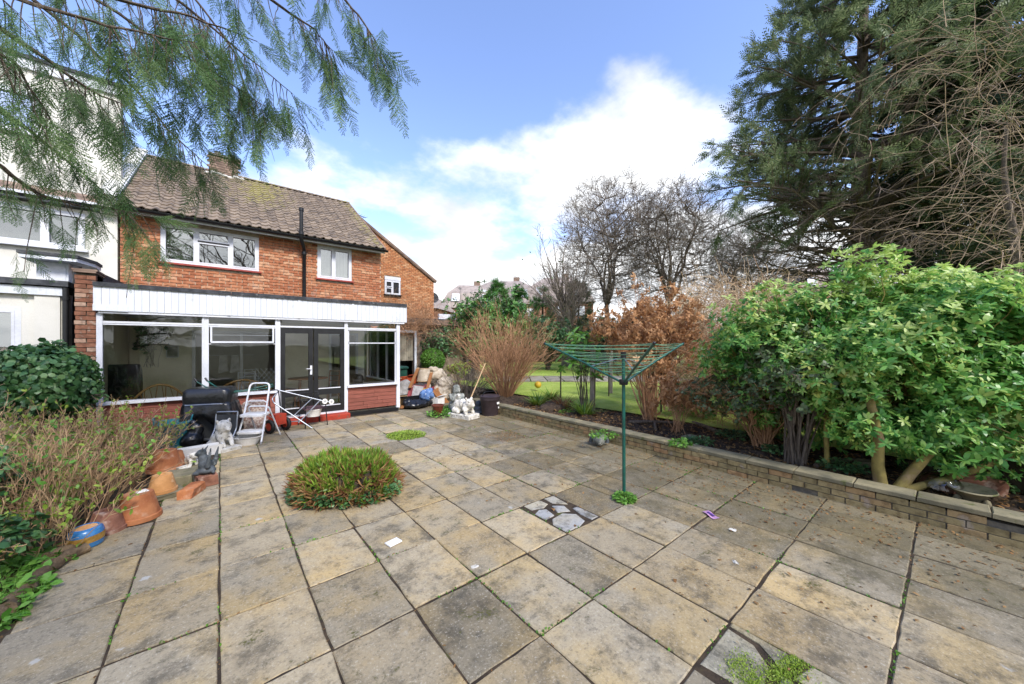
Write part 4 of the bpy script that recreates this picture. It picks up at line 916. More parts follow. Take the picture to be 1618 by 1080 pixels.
# sprays on the near left twig as in the view
for (u, v, d, l, n) in ((120, 360, 2.7, .20, 3), (38, 395, 2.4, .22, 3), (215, 350, 3.0, .24, 4), (235, 385, 3.0, .26, 4), (205, 385, 2.9, .25, 3), (60, 315, 2.5, .14, 2), (120, 250, 2.7, .32, 4), (170, 265, 2.9, .34, 4), (110, 200, 2.6, .34, 4), (60, 130, 2.4, .34, 4), (145, 190, 2.8, .34, 4), (350, 205, 3.3, .36, 6), (365, 225, 3.3, .3, 5), (300, 190, 3.3, .34, 5), (410, 150, 3.2, .34, 5), (455, 165, 3.2, .32, 4), (250, 150, 3.0, .36, 5), (600, 60, 3.2, .30, 4), (570, 40, 3.1, .30, 4), (180, 300, 2.9, .3, 4), (90, 270, 2.6, .3, 3), (150, 330, 2.9, .28, 4), (330, 120, 3.1, .36, 5), (30, 210, 2.4, .3, 3)):
    SP.append(np.array([atD(u + rr.normal() * 12, v + rr.normal() * 8, d) for _ in range(n)])); SD.append(nrm(rr.normal(size=(n, 3)) * .22 + np.array([0.05, 0, -1]))); SS.append(l * rr.uniform(.8, 1.2, n))
# leafless hanging ends on the lowest twig
for path in ([(60, 305, 2.6), (52, 345, 2.5), (42, 395, 2.45), (38, 430, 2.45)], [(205, 345, 2.95), (213, 380, 3.0), (205, 430, 3.0), (200, 470, 3.0)], [(130, 332, 2.8), (122, 352, 2.75), (118, 400, 2.75)]):
    gb.tube(np.array([atD(*q) for q in path]) - base, np.linspace(.004, .0018, len(path)), 5)
for (u, v, l) in ((38, 425, .16), (44, 405, .14), (32, 450, .12), (210, 395, .17), (222, 410, .16), (203, 440, .12), (214, 440, .1), (118, 395, .10)):
    SP.append(np.array([atD(u, v, 2.5 if u < 100 else 2.95)])); SD.append(np.array([[rr.normal() * .15, rr.normal() * .15, -1.0]])); SS.append(np.array([l]))
# crown above and behind the view
n = 240; a = rr.uniform(0, 2 * np.pi, n); zc = rr.uniform(4.2, 10.5, n); rad = (11.2 - zc) * .30 * rr.uniform(.45, 1.05, n) + .2
cp = np.c_[base[0] + np.cos(a) * rad, base[1] + np.sin(a) * rad, zc]
cp = cp[(cp[:, 1] < 0.6) | (cp[:, 2] > 6.5)]
SP2 = cp; SD2 = nrm(np.c_[np.cos(a), np.sin(a), np.full(n, -.6)][:len(cp)] + rr.normal(size=(len(cp), 3)) * .3)
pos = np.vstack(SP); dr = np.vstack(SD); sc = np.concatenate(SS); k = rr.integers(0, 5, len(pos)); gl = Geo()
for q in range(5):
    m = k == q; scatter(gl, *FERN[q], pos[m] - base, dr[m], rr.normal(size=(m.sum(), 3)), sc[m])
coarse = FERN[0][0] * np.array([1, 1, 1]), FERN[0][1][::3]
tvx = np.vstack([FERN[0][0][f] for f in coarse[1]]); tfx = np.arange(len(tvx)).reshape(-1, 4)
ctr = tvx.reshape(-1, 4, 3).mean(1, keepdims=True); tvx = ((tvx.reshape(-1, 4, 3) - ctr) * 2.0 + ctr).reshape(-1, 3)
scatter(gl, tvx, tfx, SP2 - base, SD2, rr.normal(size=(len(SP2), 3)), rr.uniform(.6, 1.1, len(SP2)))
gb.build('branches', M_BARK, cyp, 60); gl.build('foliage', L_CYP, cyp)

# ---- generic bare tree
def bare_tree(name, label, loc, h, r0, seed, limbs_=7, spread=(18, 50), lv=((5, .55), (6, .5), (5, .5)), mt=None, tw=None, up=.25, lean=(0, 0), first=.25, twr=.006, group=None, wig=.13, fork=None):
    rg = np.random.default_rng(seed); t = thing(name, label, 'tree', loc, 0, group); zs = np.linspace(0, 1, 9); wob = rg.normal(size=2) * .15
    P = np.c_[lean[0] * zs + wob[0] * np.sin(zs * 3), lean[1] * zs + wob[1] * np.sin(zs * 2.4), zs * h * (fork or .62)]; Rr = r0 * (1 - .62 * zs) ; Rr[0] *= 1.35
    g = Geo(); g.tube(P, Rr, 10); g.build('trunk', mt or M_BARK, t, 60)
    A, B = P[None], Rr[None]; g = Geo()
    C, D = grow(A, B, limbs_, rg, (first, 1.0), spread, 1.0, 8, .10, up, .62, .3, lens=h * (.56 if fork else .52)); tubes(g, C, D, 6)
    g2 = Geo(); levels = list(lv); cur = (C, D)
    for n_, (m, l) in enumerate(levels):
        cur = grow(cur[0], cur[1], m, rg, (.2, 1), (22, 62), l, 6 if n_ < 2 else 4, wig, up * .6, .6, .35); cur = (cur[0], np.maximum(cur[1], twr)); tubes(g if n_ == 0 else g2, *cur, 4 if n_ == 0 else 3)
    g.build('limbs', mt or M_BARK, t, 60); g2.build('twigs', tw or M_TWIG, t); return t, cur
def ground_at(u, d, z=.2): p = atD(u, 500, d); return (p[0], p[1], z)
def crown_tree(label, loc, hc, rad, r0, seed, counts=(11, 80, 620, 3600), radii=(.10, .05, .022, .012)):
    """bare tree whose twigs fill a rounded crown: every shoot springs from the nearest older wood"""
    rg = np.random.default_rng(seed); t = thing('bare_tree', label, 'tree', loc); rad = np.array(rad, float); c = np.array([0, 0, hc]); zf = hc - rad[2] * .85; zs = np.linspace(0, 1, 9)
    P = np.c_[.25 * np.sin(zs * 3 + seed), .2 * np.sin(zs * 2.2), zs * zf]; g = Geo(); g.tube(P, r0 * (1.25 - .55 * zs), 10); g.build('trunk', M_BARK, t, 60); old = P[5:]
    lobes = nrm(rg.normal(size=(14, 3))); G = [Geo(), Geo()]
    for lv, (n, rr_) in enumerate(zip(counts, radii)):
        d = nrm(rg.normal(size=(n, 3)) + np.array([0, 0, .25])); k = (rg.random(n) ** (1 / 2.4)) * (.62, .8, .95, 1.04)[lv]; sh = .86 + .2 * np.max(np.clip(d @ lobes.T, 0, 1) ** 8, 1); e = c + d * rad * (k * sh)[:, None]
        D2 = ((e[:, None] - old[None]) ** 2).sum(2) + 6 * np.clip(old[None, :, 2] - e[:, None, 2] + .2, 0, None) ** 2; near = old[D2.argmin(1)]; q = np.linspace(0, 1, 7 if lv < 2 else 5)[None, :, None]
        L = np.linalg.norm(e - near, axis=1)[:, None]; mid = (near + e) / 2 + rg.normal(size=e.shape) * .10 * L + np.array([0, 0, -.05]) * L; C = near[:, None] * (1 - q) ** 2 + 2 * mid[:, None] * q * (1 - q) + e[:, None] * q ** 2 + rg.normal(size=(n, q.shape[1], 3)) * .02 * L[:, None]; C[:, 0] = near
        tubes(G[0 if lv < 2 else 1], C, np.linspace(1, .45, q.shape[1])[None] * (rr_ * rg.uniform(.7, 1.25, (n, 1))), 5 if lv < 2 else 3); old = np.vstack([old, C[:, 1:].reshape(-1, 3)]) if lv < 2 else C[:, 1:].reshape(-1, 3)
        last = C
    C, D = grow(last, np.full(last.shape[:2], .011), 2, rg, (.3, 1), (20, 60), 1, 4, .14, .1, .9, .6, lens=.55); tubes(G[1], C, np.maximum(D, .008), 3)
    G[0].build('limbs', M_BARK, t, 60); G[1].build('twigs', M_TWIG, t)
crown_tree('tall bare tree with a broad twiggy crown left of centre background', ground_at(962, 27), 8.9, (4.3, 4.2, 5.3), .24, 101)
crown_tree('tall bare tree with a broad twiggy crown behind the brown-leaved shrub', ground_at(1062, 26), 8.6, (4.2, 4.2, 5.0), .25, 102)
crown_tree('smaller bare tree behind the dry climber thicket', ground_at(1175, 28), 7.0, (3.2, 3.2, 4.4), .18, 103, (9, 60, 420, 2200))

# pollarded tree at the end of the lawn: stout trunk, broom of upright shoots
pl = thing('pollarded_tree', 'stout pollarded tree with a broom of upright shoots on the far lawn', 'tree', tuple(atZ(897, 578, .2)[:2]) + (.18,))
rg = np.random.default_rng(55); zs = np.linspace(0, 1, 9); P = np.c_[-.35 * zs + .08 * np.sin(9 * zs), .1 * np.sin(7 * zs), zs * 4.3]; g = Geo(); g.tube(P, np.array([.46, .38, .36, .40, .44, .36, .38, .34, .16]), 12)
for (z, s_, l) in ((1.9, -.32, .30), (2.5, .2, .25), (3.0, -.25, .28)): g.ball((s_ - .2, -.1, z), (l, l, l * 1.2), 9, 7, 3, .08)
g.build('trunk', M_BARKG, pl, 70)
o = P[rg.integers(3, 9, 46)] + rg.normal(size=(46, 3)) * .1; d = nrm(np.c_[rg.normal(size=46) * .42, rg.normal(size=46) * .42, np.ones(46)]); C, D = poly(o, d, rg.uniform(2.2, 5.0, 46), rg.uniform(.03, .07, 46), rg, 8, .09, .35, .25)
g = Geo(); tubes(g, C, D, 5); C2, D2 = grow(C, D, 9, rg, (.15, 1), (15, 50), .4, 5, .12, .3, .5, .4); D2 = np.maximum(D2, .009); tubes(g, C2, D2, 3); C3, D3 = grow(C2, D2, 3, rg, (.2, 1), (20, 60), .5, 4, .12, .1, .6, .4); tubes(g, C3, np.maximum(D3, .007), 3)
g.build('shoots', M_TWIG, pl)
g = Geo(); q = C[:10, 5:].reshape(-1, 3); q = q + rg.normal(size=q.shape) * .3 + np.array([-1.0, .6, .4]); scatter(g, *leaf_t(.7), q, rg.normal(size=q.shape), rg.normal(size=q.shape), .16); g.build('clinging_leaves', L_DRK, pl)

# ---- large conifer on the right: trunk with dead lower limbs, feathery crown
def conifer(name, label, loc, h, r0, crown, z0, rad, n, seed, lf, size=.55, lean=0., dead=0, deadL=3.0, flat=1.0, droop=-.25, tv_n=9, maxang=None, bias=None):
    rg = np.random.default_rng(seed); t = thing(name, label, 'tree', loc); zs = np.linspace(0, 1, 12); P = np.c_[lean * zs, .1 * np.sin(zs * 4), zs * h]
    g = Geo(); g.tube(P, r0 * (1 - .9 * zs) + .02, 10); g.build('trunk', M_BARK, t, 60)
    m = int(crown); zz_ = rg.uniform(z0, h * .98, m); f = (zz_ - z0) / (h - z0); ang = rg.uniform(0, 2 * np.pi, m); L = rad * ((1 - f) ** .62 * .92 + .1) * rg.uniform(.72, 1.12, m)
    if bias is not None: L = L * (1 + .18 * np.cos(ang - bias))
    o = np.c_[lean * zz_ / h, .0 * zz_, zz_]; d = np.c_[np.cos(ang), np.sin(ang), rg.uniform(-.05, .35, m)]
    C, D = poly(o, d, L, r0 * .24 * (1 - f) + .015, rg, 8, .06, droop, .2); g = Geo(); tubes(g, C, D, 5)
    C2, D2 = grow(C, D, 8, rg, (.25, 1), (30, 65), .36, 5, .1, droop * .5, .5, .4); tubes(g, C2, D2, 3)
    per = max(1, int(n / len(C2))); tt = rg.uniform(.1, 1, (len(C2), per)); o3, T3, _ = interp(C2, tt); o3 = o3.reshape(-1, 3); T3 = T3.reshape(-1, 3)
    g2 = Geo(); V, F = [], []     # a coarse feather
    for b in range(tv_n):
        tq = b / tv_n; s_ = 1 if b % 2 else -1; i = len(V); p = np.array([tq, 0, -.1 * tq]); a = R(38); dd = np.array([math.cos(a), s_ * math.sin(a), -.15]); y = np.array([-dd[1], dd[0], 0]); l = .42 * (1.15 - tq); wd = .085
        V.extend([p, p + dd * l * .5 - y * wd / 2, p + dd * l, p + dd * l * .5 + y * wd / 2]); F.append([i, i + 1, i + 2, i + 3])
    d3 = nrm(T3 + rg.normal(size=T3.shape) * .4 + np.array([0, 0, droop * .6])); scatter(g2, np.array(V), np.array(F), o3, d3, nrm(rg.normal(size=o3.shape) * .5 + np.array([0, 0, 1])), size * rg.uniform(.55, 1.2, len(o3)))
    if dead:
        zq = rg.uniform(z0 * .42, z0 * 1.02, dead); an = rg.uniform(0, 2 * np.pi, dead); an = np.where(np.arange(dead) % 3 < 2, rg.uniform(R(100), R(200), dead), an)
        Cd, Dd = poly(np.c_[lean * zq / h, 0 * zq, zq], np.c_[np.cos(an), np.sin(an), rg.uniform(-.05, .45, dead)], deadL * rg.uniform(.6, 1.3, dead), rg.uniform(.04, .09, dead), rg, 8, .10, -.1, .25); tubes(g, Cd, Dd, 5)
        Ce, De = grow(Cd, Dd, 8, rg, (.15, 1), (25, 60), .45, 6, .14, -.1, .55, .35); tubes(g, Ce, De, 4); Cf, Df = grow(Ce, De, 6, rg, (.15, 1), (25, 60), .5, 5, .14, 0, .6, .4); tubes(g, Cf, np.maximum(Df, .006), 3)
        Cg, Dg = grow(Cf, Df, 2, rg, (.3, 1), (25, 60), .5, 4, .14, 0, .6, .4); tubes(g, Cg, np.maximum(Dg, .005), 3)
    g.build('branches', M_BARK, t, 60); g2.build('foliage', lf, t); return t
conifer('large_conifer', 'large grey-green conifer with bare dead lower limbs at upper right', ground_at(1365, 13), 17.5, .36, 150, 6.0, 4.7, 27000, 201, L_CON, .44, dead=30, deadL=3.8, droop=-.12, bias=R(150))
conifer('dark_conifer', 'dense dark conifer filling the far right edge behind the climber', ground_at(1590, 11.5), 16, .34, 110, 1.8, 4.0, 16000, 202, L_COND, .7, dead=0, droop=-.3)
conifer('dark_conifer', 'dense dark conifer right of the large grey-green conifer', ground_at(1500, 17), 19, .36, 100, 2.0, 4.2, 12000, 203, L_COND, .9, droop=-.3)
for k, (u, d, h, r_, lb) in enumerate(((785, 29, 6.6, 1.7, 'bushy conifer rising beyond the dead tan shrub, leftmost of the far conifers'), (822, 30, 6.0, 1.9, 'middle one of the far dark conifers left of the pollarded tree'), (858, 30, 6.2, 1.9, 'far dark conifer just left of the pollarded tree'), (915, 31, 7.0, 2.0, 'far dark conifer just right of the pollarded tree'))):
    conifer('garden_conifer', lb, ground_at(u, d), h, .15, 55, .6, r_, 2600, 210 + k, L_LAU if k != 3 else L_CON, .5, droop=.05)

# ---- helper for leafy shrubs: leaves on real twigs that fill an uneven volume
def shrub(name, label, loc, centre, rad, nst, seed, lf, lt, lsize, nleaf, stem=None, whorl=1, stem_r=.012, up=.35, cat='shrub', lump=.25, shell=.45, upward=.4, twig_r=.004, stems_from=None, group=None, spread=.35, levels=2, per=5, low=0.):
    rg = np.random.default_rng(seed); t = thing(name, label, cat, loc, 0, group); c = np.array(centre, float); rad = np.array(rad, float)
    nrml = nrm(rg.normal(size=(nst, 3))); nrml[:, 2] = np.abs(nrml[:, 2]) * .9 - .25 * (rg.random(nst) < .4) - low * rg.random(nst); k = rg.uniform(.35, 1, nst) ** .5
    lobes = nrm(rg.normal(size=(9, 3))); bump_ = 1 + lump * np.max(np.clip(nrml @ lobes.T, 0, 1) ** 6, 1) - lump * .4
    tip = c + nrml * rad * (k * bump_)[:, None]
    src = np.array(stems_from if stems_from is not None else [(0, 0, 0)], float); o = src[rg.integers(0, len(src), nst)] + rg.normal(size=(nst, 3)) * np.array([.05, .05, 0])
    q = np.linspace(0, 1, 8)[None, :, None]; mid = o * .45 + tip * .55 + np.array([0, 0, spread]) * (tip[:, 2:3] - o[:, 2:3]); P = o[:, None] * (1 - q) ** 2 + 2 * mid[:, None] * q * (1 - q) + tip[:, None] * q ** 2
    P = P + rg.normal(size=P.shape) * .015; Rr = stem_r * rg.uniform(.5, 1.2, (nst, 1)) * np.linspace(1, .3, 8)[None]; g = Geo(); tubes(g, P, Rr, 5); cur = (P, Rr); ends = [P]
    for _ in range(levels): cur = grow(cur[0], cur[1], per, rg, (.35, 1), (25, 60), .42, 5, .12, up * .3, .6, .4); cur = (cur[0], np.maximum(cur[1], twig_r)); tubes(g, *cur, 3)
    g.build('stems', stem or M_TWIGR, t, 60)
    T = cur[0]; m = max(1, int(nleaf / whorl / len(T)) + 1); tt = rg.uniform(.3, 1, (len(T), m)) ** shell; o, d, _ = interp(T, tt); o = o.reshape(-1, 3); d = d.reshape(-1, 3); pick = rg.permutation(len(o))[:int(nleaf / whorl)]; o, d = o[pick], d[pick]
    ax = nrm(d + np.array([0, 0, upward])); gl = Geo()
    for w_ in range(whorl):
        a = rg.uniform(0, 2 * np.pi, len(o)) if whorl == 1 else w_ * 2 * np.pi / whorl + rg.uniform(-.3, .3, len(o)); u = nrm(np.cross(ax, np.array([.3, .2, .9]))); v = np.cross(ax, u)
        sd = u * np.cos(a)[:, None] + v * np.sin(a)[:, None]; dd = nrm(sd + ax * rg.uniform(.1, .7, (len(o), 1))); scatter(gl, *lt, o, dd, nrm(ax + rg.normal(size=ax.shape) * .25), lsize * rg.uniform(.6, 1.25, len(o)))
    gl.build('leaves', lf, t); return t
# big glossy evergreen with yellow mossy trunks
p0 = np.array([5.42, .45, .15])
cho = thing('evergreen_shrub', 'large glossy evergreen shrub with mossy yellow trunks behind the low wall', 'shrub', p0)
def dome(t, c, rad, n, seed, ls, lf, lf2, whorl=7, inner=.55, zmin=.25, up=.5, lobes=125, young=.3):
    rq = np.random.default_rng(seed); nc = lobes; dc = nrm(rq.normal(size=(nc, 3))); cc = np.array(c) + dc * np.array(rad) * (rq.uniform(.35, .88, nc) + .12 * (rq.random(nc) < .25))[:, None]; rc = rq.uniform(.22, .46, nc); w8 = rc ** 2; pick = rq.choice(nc, n, p=w8 / w8.sum())
    d = nrm(rq.normal(size=(n, 3)) + np.array([0, 0, .35])); k = rq.random(n) ** .4; q = cc[pick] + d * np.array([1, 1, .75]) * (rc[pick] * k)[:, None]; out_d = nrm((q - np.array(c)) / np.array(rad)); d = nrm(d * .6 + out_d * .6); k = np.clip(np.linalg.norm((q - np.array(c)) / np.array(rad), axis=1), 0, 1)
    keep = q[:, 2] > zmin + .25 * np.sin(q[:, 0] * 3.1 + 1) * np.cos(q[:, 1] * 2.3) + .15 * rq.random(n); d, q, k = d[keep], q[keep], k[keep]; n = len(q)
    ax = nrm(d * .7 + np.array([0, 0, up]) + rq.normal(size=d.shape) * .35); yg = (k > .70) & (d[:, 2] + rq.normal(size=n) * .3 > .42) & (rq.random(n) < young + .5 * np.clip(d[:, 2], 0, 1))  # outer whorls that face upward mostly get the yellow-green leaf colour
    for m_, nm, lf_ in ((~yg, 'leaves', lf), (yg, 'top_leaves', lf2)):
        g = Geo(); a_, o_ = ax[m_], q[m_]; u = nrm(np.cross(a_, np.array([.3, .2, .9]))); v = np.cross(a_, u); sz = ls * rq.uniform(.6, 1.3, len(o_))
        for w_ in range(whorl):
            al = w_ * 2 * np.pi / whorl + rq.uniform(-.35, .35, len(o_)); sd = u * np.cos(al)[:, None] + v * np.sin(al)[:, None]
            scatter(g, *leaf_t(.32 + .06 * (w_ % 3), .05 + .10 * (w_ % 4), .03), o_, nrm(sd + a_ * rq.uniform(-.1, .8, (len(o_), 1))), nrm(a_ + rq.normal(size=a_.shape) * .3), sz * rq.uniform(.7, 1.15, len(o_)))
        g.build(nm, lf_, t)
    st0 = rq.permutation(n)[:170]; e = q[st0]; o = np.array(c) + (e - np.array(c)) * .25 + np.array([0, 0, -.35]) + rq.normal(size=e.shape) * .1; f = np.linspace(0, 1, 6)[None, :, None]; P = o[:, None] * (1 - f) + e[:, None] * f + rq.normal(size=(170, 6, 3)) * .02; g = Geo(); tubes(g, P, np.linspace(.012, .003, 6)[None].repeat(170, 0), 4); g.build('stems', M_STEMY, t)
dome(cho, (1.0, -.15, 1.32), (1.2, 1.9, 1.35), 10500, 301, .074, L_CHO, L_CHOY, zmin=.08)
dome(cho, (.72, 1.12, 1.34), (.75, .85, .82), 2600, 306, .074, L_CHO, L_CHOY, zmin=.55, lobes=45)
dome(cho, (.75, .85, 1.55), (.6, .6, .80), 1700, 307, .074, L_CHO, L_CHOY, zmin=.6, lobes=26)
for path, r_ in (([(0, 0, 0), (.02, .03, .25), (-.02, .02, .55), (.05, .1, 1.0)], .06), ([(.05, -.1, 0), (.18, -.2, .2), (.33, -.33, .42), (.5, -.4, .9)], .055), ([(.06, -.14, .02), (.3, -.42, .16), (.6, -.62, .25), (.95, -.9, .42), (1.2, -1.2, .8)], .04), ([(.4, .5, 0), (.42, .52, .5), (.55, .5, 1.0)], .03)):
    q = np.array(path); g = Geo(); g.tube(q, np.linspace(r_, r_ * .6, len(q)), 10); g.build('trunk', M_STEMY, cho, 60)
shrub('dark_leaved_shrub', 'dark small-leaved shrub with brown stems left of the glossy evergreen', (6.25, 1.75, .15), (0, .1, .70), (.75, .8, .55), 55, 302, L_DRK, leaf_t(.55, .1, .05), .055, 12000, M_TWIGR, 1, .014, levels=2, per=6, shell=.4)
shrub('dark_leaved_shrub', 'sparse dark shrub on two thin trunks behind the low wall', (5.75, 1.25, .15), (.1, .0, 1.05), (.5, .6, .6), 28, 303, L_DRK, leaf_t(.55, .1, .05), .06, 4500, M_BARK, 1, .02, levels=2, per=5)
shrub('brown_leaved_shrub', 'shrub covered in dead brown leaves behind the rotary airer', (6.75, 3.85, .15), (.1, .1, 1.45), (1.0, 1.1, 1.15), 60, 304, L_BRN, leaf_t(.40, .3, .02), .078, 15000, M_TWIGR, 1, .014, levels=2, per=5, upward=-.5)
shrub('brown_leaved_shrub', 'low sapling with dead brown leaves right of the airer post', (6.2, 3.0, .15), (0, 0, .55), (.5, .5, .5), 20, 305, L_BRN, leaf_t(.42, .3, .02), .085, 1500, M_TWIGR, 1, .009, levels=2, per=4, upward=-.5)
# tall dry fountain of canes
def canes(name, label, loc, n, H, spread, seed, m, r0=.008, kids=8, lens=.35, wig=.06, droop=-.25, base_r=.2, cat='shrub', lv2=3, kk=8, group=None):
    rg = np.random.default_rng(seed); t = thing(name, label, cat, loc, 0, group); a = rg.uniform(0, 2 * np.pi, n); s_ = np.sqrt(rg.uniform(0, 1, n)); o = np.c_[np.cos(a) * base_r * s_, np.sin(a) * base_r * s_, np.zeros(n)]
    d = np.c_[np.cos(a) * spread * s_, np.sin(a) * spread * s_, np.ones(n)]; C, D = poly(o, d, H * rg.uniform(.6, 1.08, n), r0 * rg.uniform(.7, 1.4, n), rg, kk, wig, droop, .35); g = Geo(); tubes(g, C, D, 5); g.build('canes', m, t)
    g = Geo(); C2, D2 = grow(C, D, kids, rg, (.25, 1), (12, 42), lens, 5, .1, .1, .6, .4); tubes(g, C2, np.maximum(D2, .0025), 3)
    if lv2: C3, D3 = grow(C2, D2, lv2, rg, (.3, 1), (15, 50), .5, 4, .1, 0, .7, .5); tubes(g, C3, np.maximum(D3, .002), 3)
    g.build('twigs', m, t); return t, C2
canes('dead_cane_shrub', 'tall fan-shaped shrub of dead tan canes behind the dark bin', (6.55, 8.35, .12), 120, 2.5, .62, 311, M_TWIGR, .010, 9, .34)
canes('dead_cane_shrub', 'low spreading grey dead shrub behind the rubbish pile', (5.9, 9.4, .0), 60, 1.3, 1.3, 312, M_TWIG, .007, 8, .4)
# big mass of tangled dry climber on the garden boundary
def tangle(name, label, loc, box, n, seed, m, L=(.8, 1.6), r=.004, cat='climber', droop=-.5, lv=2, wig=.25, core=None):
    rg = np.random.default_rng(seed); t = thing(name, label, cat, loc); q = rg.uniform(-1, 1, (n, 3)); q = q / np.maximum(1, np.linalg.norm(q, axis=1, keepdims=True)); o = q * np.array(box) / 1.0 + np.array([0, 0, box[2]])
    C, D = poly(o, nrm(rg.normal(size=(n, 3)) + np.array([0, 0, .7])), rg.uniform(*L, n), r * rg.uniform(.7, 1.6, n), rg, 9, wig, droop, .5); g = Geo(); tubes(g, C, D, 4); C2, D2 = grow(C, D, lv, rg, (.1, 1), (20, 70), .6, 7, wig, droop, .8, .5); tubes(g, C2, D2, 3); g.build('stems', m, t); return t
tangle('dry_climber_thicket', 'broad heap of tangled dry tan climber between brown shrub and glossy evergreen', (9.7, 3.5, .2), (1.5, 1.7, 1.45), 1700, 321, M_TWIGS, (.5, 1.2), .006)
tangle('dry_climber_thicket', 'reddish dry twigs heaped behind the dark small-leaved shrub', (7.6, 2.5, .2), (.7, .8, .9), 450, 322, M_TWIGR, r=.004)
# climber draped down the dark conifers on the right
rg = np.random.default_rng(331); cl = thing('hanging_climber', 'pale leafless climber cascading down the conifers at the right edge', 'climber', ground_at(1600, 8.2)); 
n = 300; b0 = np.array(ground_at(1600, 8.2)); src = np.array([atD(u, v, d) for u, v, d in zip(1850 - 360 * rg.random(n) ** 1.4, rg.uniform(30, 500, n) , rg.uniform(6.8, 9.4, n))])
uu = (src - np.array([0, 0, EYE])); keep = np.array([((u_ - 1300) / 320 + (v_ / 430)) for u_, v_ in zip(rg.uniform(0, 1, n), rg.uniform(0, 1, n))])
left = np.array([-ct, st, 0.0]); d = nrm(np.tile(left, (n, 1)) * rg.uniform(.0, 1.2, (n, 1)) + rg.normal(size=(n, 3)) * .45 + np.array([0, 0, .35]))
C, D = poly(src - b0, d, rg.uniform(1.4, 3.4, n), rg.uniform(.004, .009, n), rg, 12, .13, -1.1, .35); g = Geo(); tubes(g, C, D, 4); C2, D2 = grow(C, D, 3, rg, (.1, 1), (20, 60), .5, 8, .2, -.9, .7, .5); tubes(g, C2, np.maximum(D2, .0035), 3); g.build('stems', M_TWIGP, cl)
g = Geo(); q = np.linspace(0, 1, 9); [g.tube(np.c_[.3 * k + .15 * np.sin(q * 9 + k), .1 * np.cos(q * 7), q * 6.5], .05 - .02 * q, 7) for k in range(3)]; g.build('main_stem', M_BARK, cl, 60)
# laurel, box ball, others near the garage
shrub('laurel_bush', 'tall dark laurel beside the garage behind the rubbish pile', (8.0, 12.4, .1), (.3, .2, 1.9), (1.15, 1.2, 1.55), 60, 341, L_LAU, leaf_t(.4, .15), .15, 9000, M_BARK, 1, .02)
shrub('laurel_bush', 'large dark laurel rising above the dead tan shrub', (9.6, 12.6, .1), (0, .2, 2.3), (1.5, 1.4, 1.7), 60, 342, L_LAU, leaf_t(.4, .15), .16, 9000, M_BARK, 1, .02)
shrub('laurel_bush', 'dark evergreen bush right of the dead tan shrub on the far lawn', (14.6, 14.6, .2), (0, 0, 1.4), (1.6, 1.6, 1.6), 50, 343, L_IVY, leaf_t(.45, .15), .17, 7000, M_BARK, 1, .02)
rg = np.random.default_rng(351); bx = thing('box_ball', 'neatly clipped round green bush above the rubbish pile', 'bush', (6.05, 12.0, .0)); n = 5200; d = nrm(rg.normal(size=(n, 3))); q = d * np.array([.42, .42, .40]) * rg.uniform(.9, 1.04, (n, 1)) + np.array([0, 0, 1.12]); g = Geo(); scatter(g, *leaf_t(.6), q, nrm(d + rg.normal(size=d.shape) * .7), d, .045); g.build('leaves', L_BOX, bx); g = Geo(); g.tube([(0, 0, 0), (.02, 0, .5), (0, 0, 1.1)], .035, 7); g.ball((0, 0, 1.12), (.37, .37, .35), 14, 10); g.build('stem', M_DARKW, bx, 70)
tangle('dry_roof_climber', 'dry brown climber sprawling over the garage roof edge', (5.2, 12.6, 2.0), (1.3, .5, .5), 700, 352, M_TWIGR, (.5, 1.1), .004)
shrub('ivy_on_garage', 'ragged dark evergreen branch hanging beside the garage door', (6.4, 12.3, 0), (.1, -.1, 1.55), (.55, .4, .7), 20, 353, L_IVY, leaf_t(.5), .09, 2200, M_BARK, 1, .012)
shrub('yellow_shrub', 'small yellow-green bush right of the clipped round bush', (6.75, 11.3, 0), (0, 0, .75), (.4, .4, .35), 18, 354, L_YEL, leaf_t(.5), .06, 1200, M_TWIGR, 1, .008)
for k, (u, d, h, lb) in enumerate(((955, 25, 3.6, 'dark evergreen hedge bush behind the airer, right of the pollarded tree'), (1010, 24, 3.9, 'dark hedge bush below the tall bare trees'), (1090, 22, 3.8, 'dark hedge bush behind the brown-leaved shrub'), (1170, 20, 2.8, 'dark hedge bush behind the dry climber thicket'), (1420, 15, 3.6, 'dark hedge bush behind the glossy evergreen'), (1560, 12, 3.2, 'dark hedge bush behind the climber at the right edge'))):
    shrub('hedge_bush', lb, ground_at(u, d), (0, 0, h * .5), (1.9, 1.5, h * .52), 40, 600 + k, L_COND if k % 2 else L_DRK, leaf_t(.5, .15), .2, 4200, M_BARK, 1, .02, group='hedge along the garden boundary')
for k, (x, y, h, m_, lb) in enumerate(((7.3, .7, .55, 0, 'low undergrowth behind the yellow trunks'), (7.4, -.5, .6, 1, 'low undergrowth behind the dark sleepers'), (7.2, 1.8, .5, 0, 'low leafy undergrowth behind the dark small-leaved shrub'), (8.3, 1.2, .7, 1, 'bramble patch on the lawn edge behind the glossy evergreen'), (8.3, -.3, .7, 0, 'bramble patch on the lawn edge at the right'), (6.7, -1.2, .5, 1, 'undergrowth beside the concrete block'), (7.6, 3.2, .5, 0, 'low bramble behind the sapling with dead leaves'))):
    shrub('bramble', lb, (x, y, .15), (0, 0, h * .5), (.55, .6, h * .6), 26, 700 + k, L_DRK if m_ else L_LAU, leaf_t(.55, .15), .07, 1500, M_TWIGR, 1, .005, cat='bramble', group='brambles behind the low wall')
# fatsia-like plant by the wooden post
shrub('broad_leaved_plant', 'young plant with broad bright green leaves beside the wooden post', (6.35, 5.25, .15), (.05, .1, 1.1), (.3, .35, .9), 16, 355, L_GRN, leaf_t(.42, .25, .04), .20, 260, M_BARKG, 5, .012, levels=1, per=3, cat='plant')
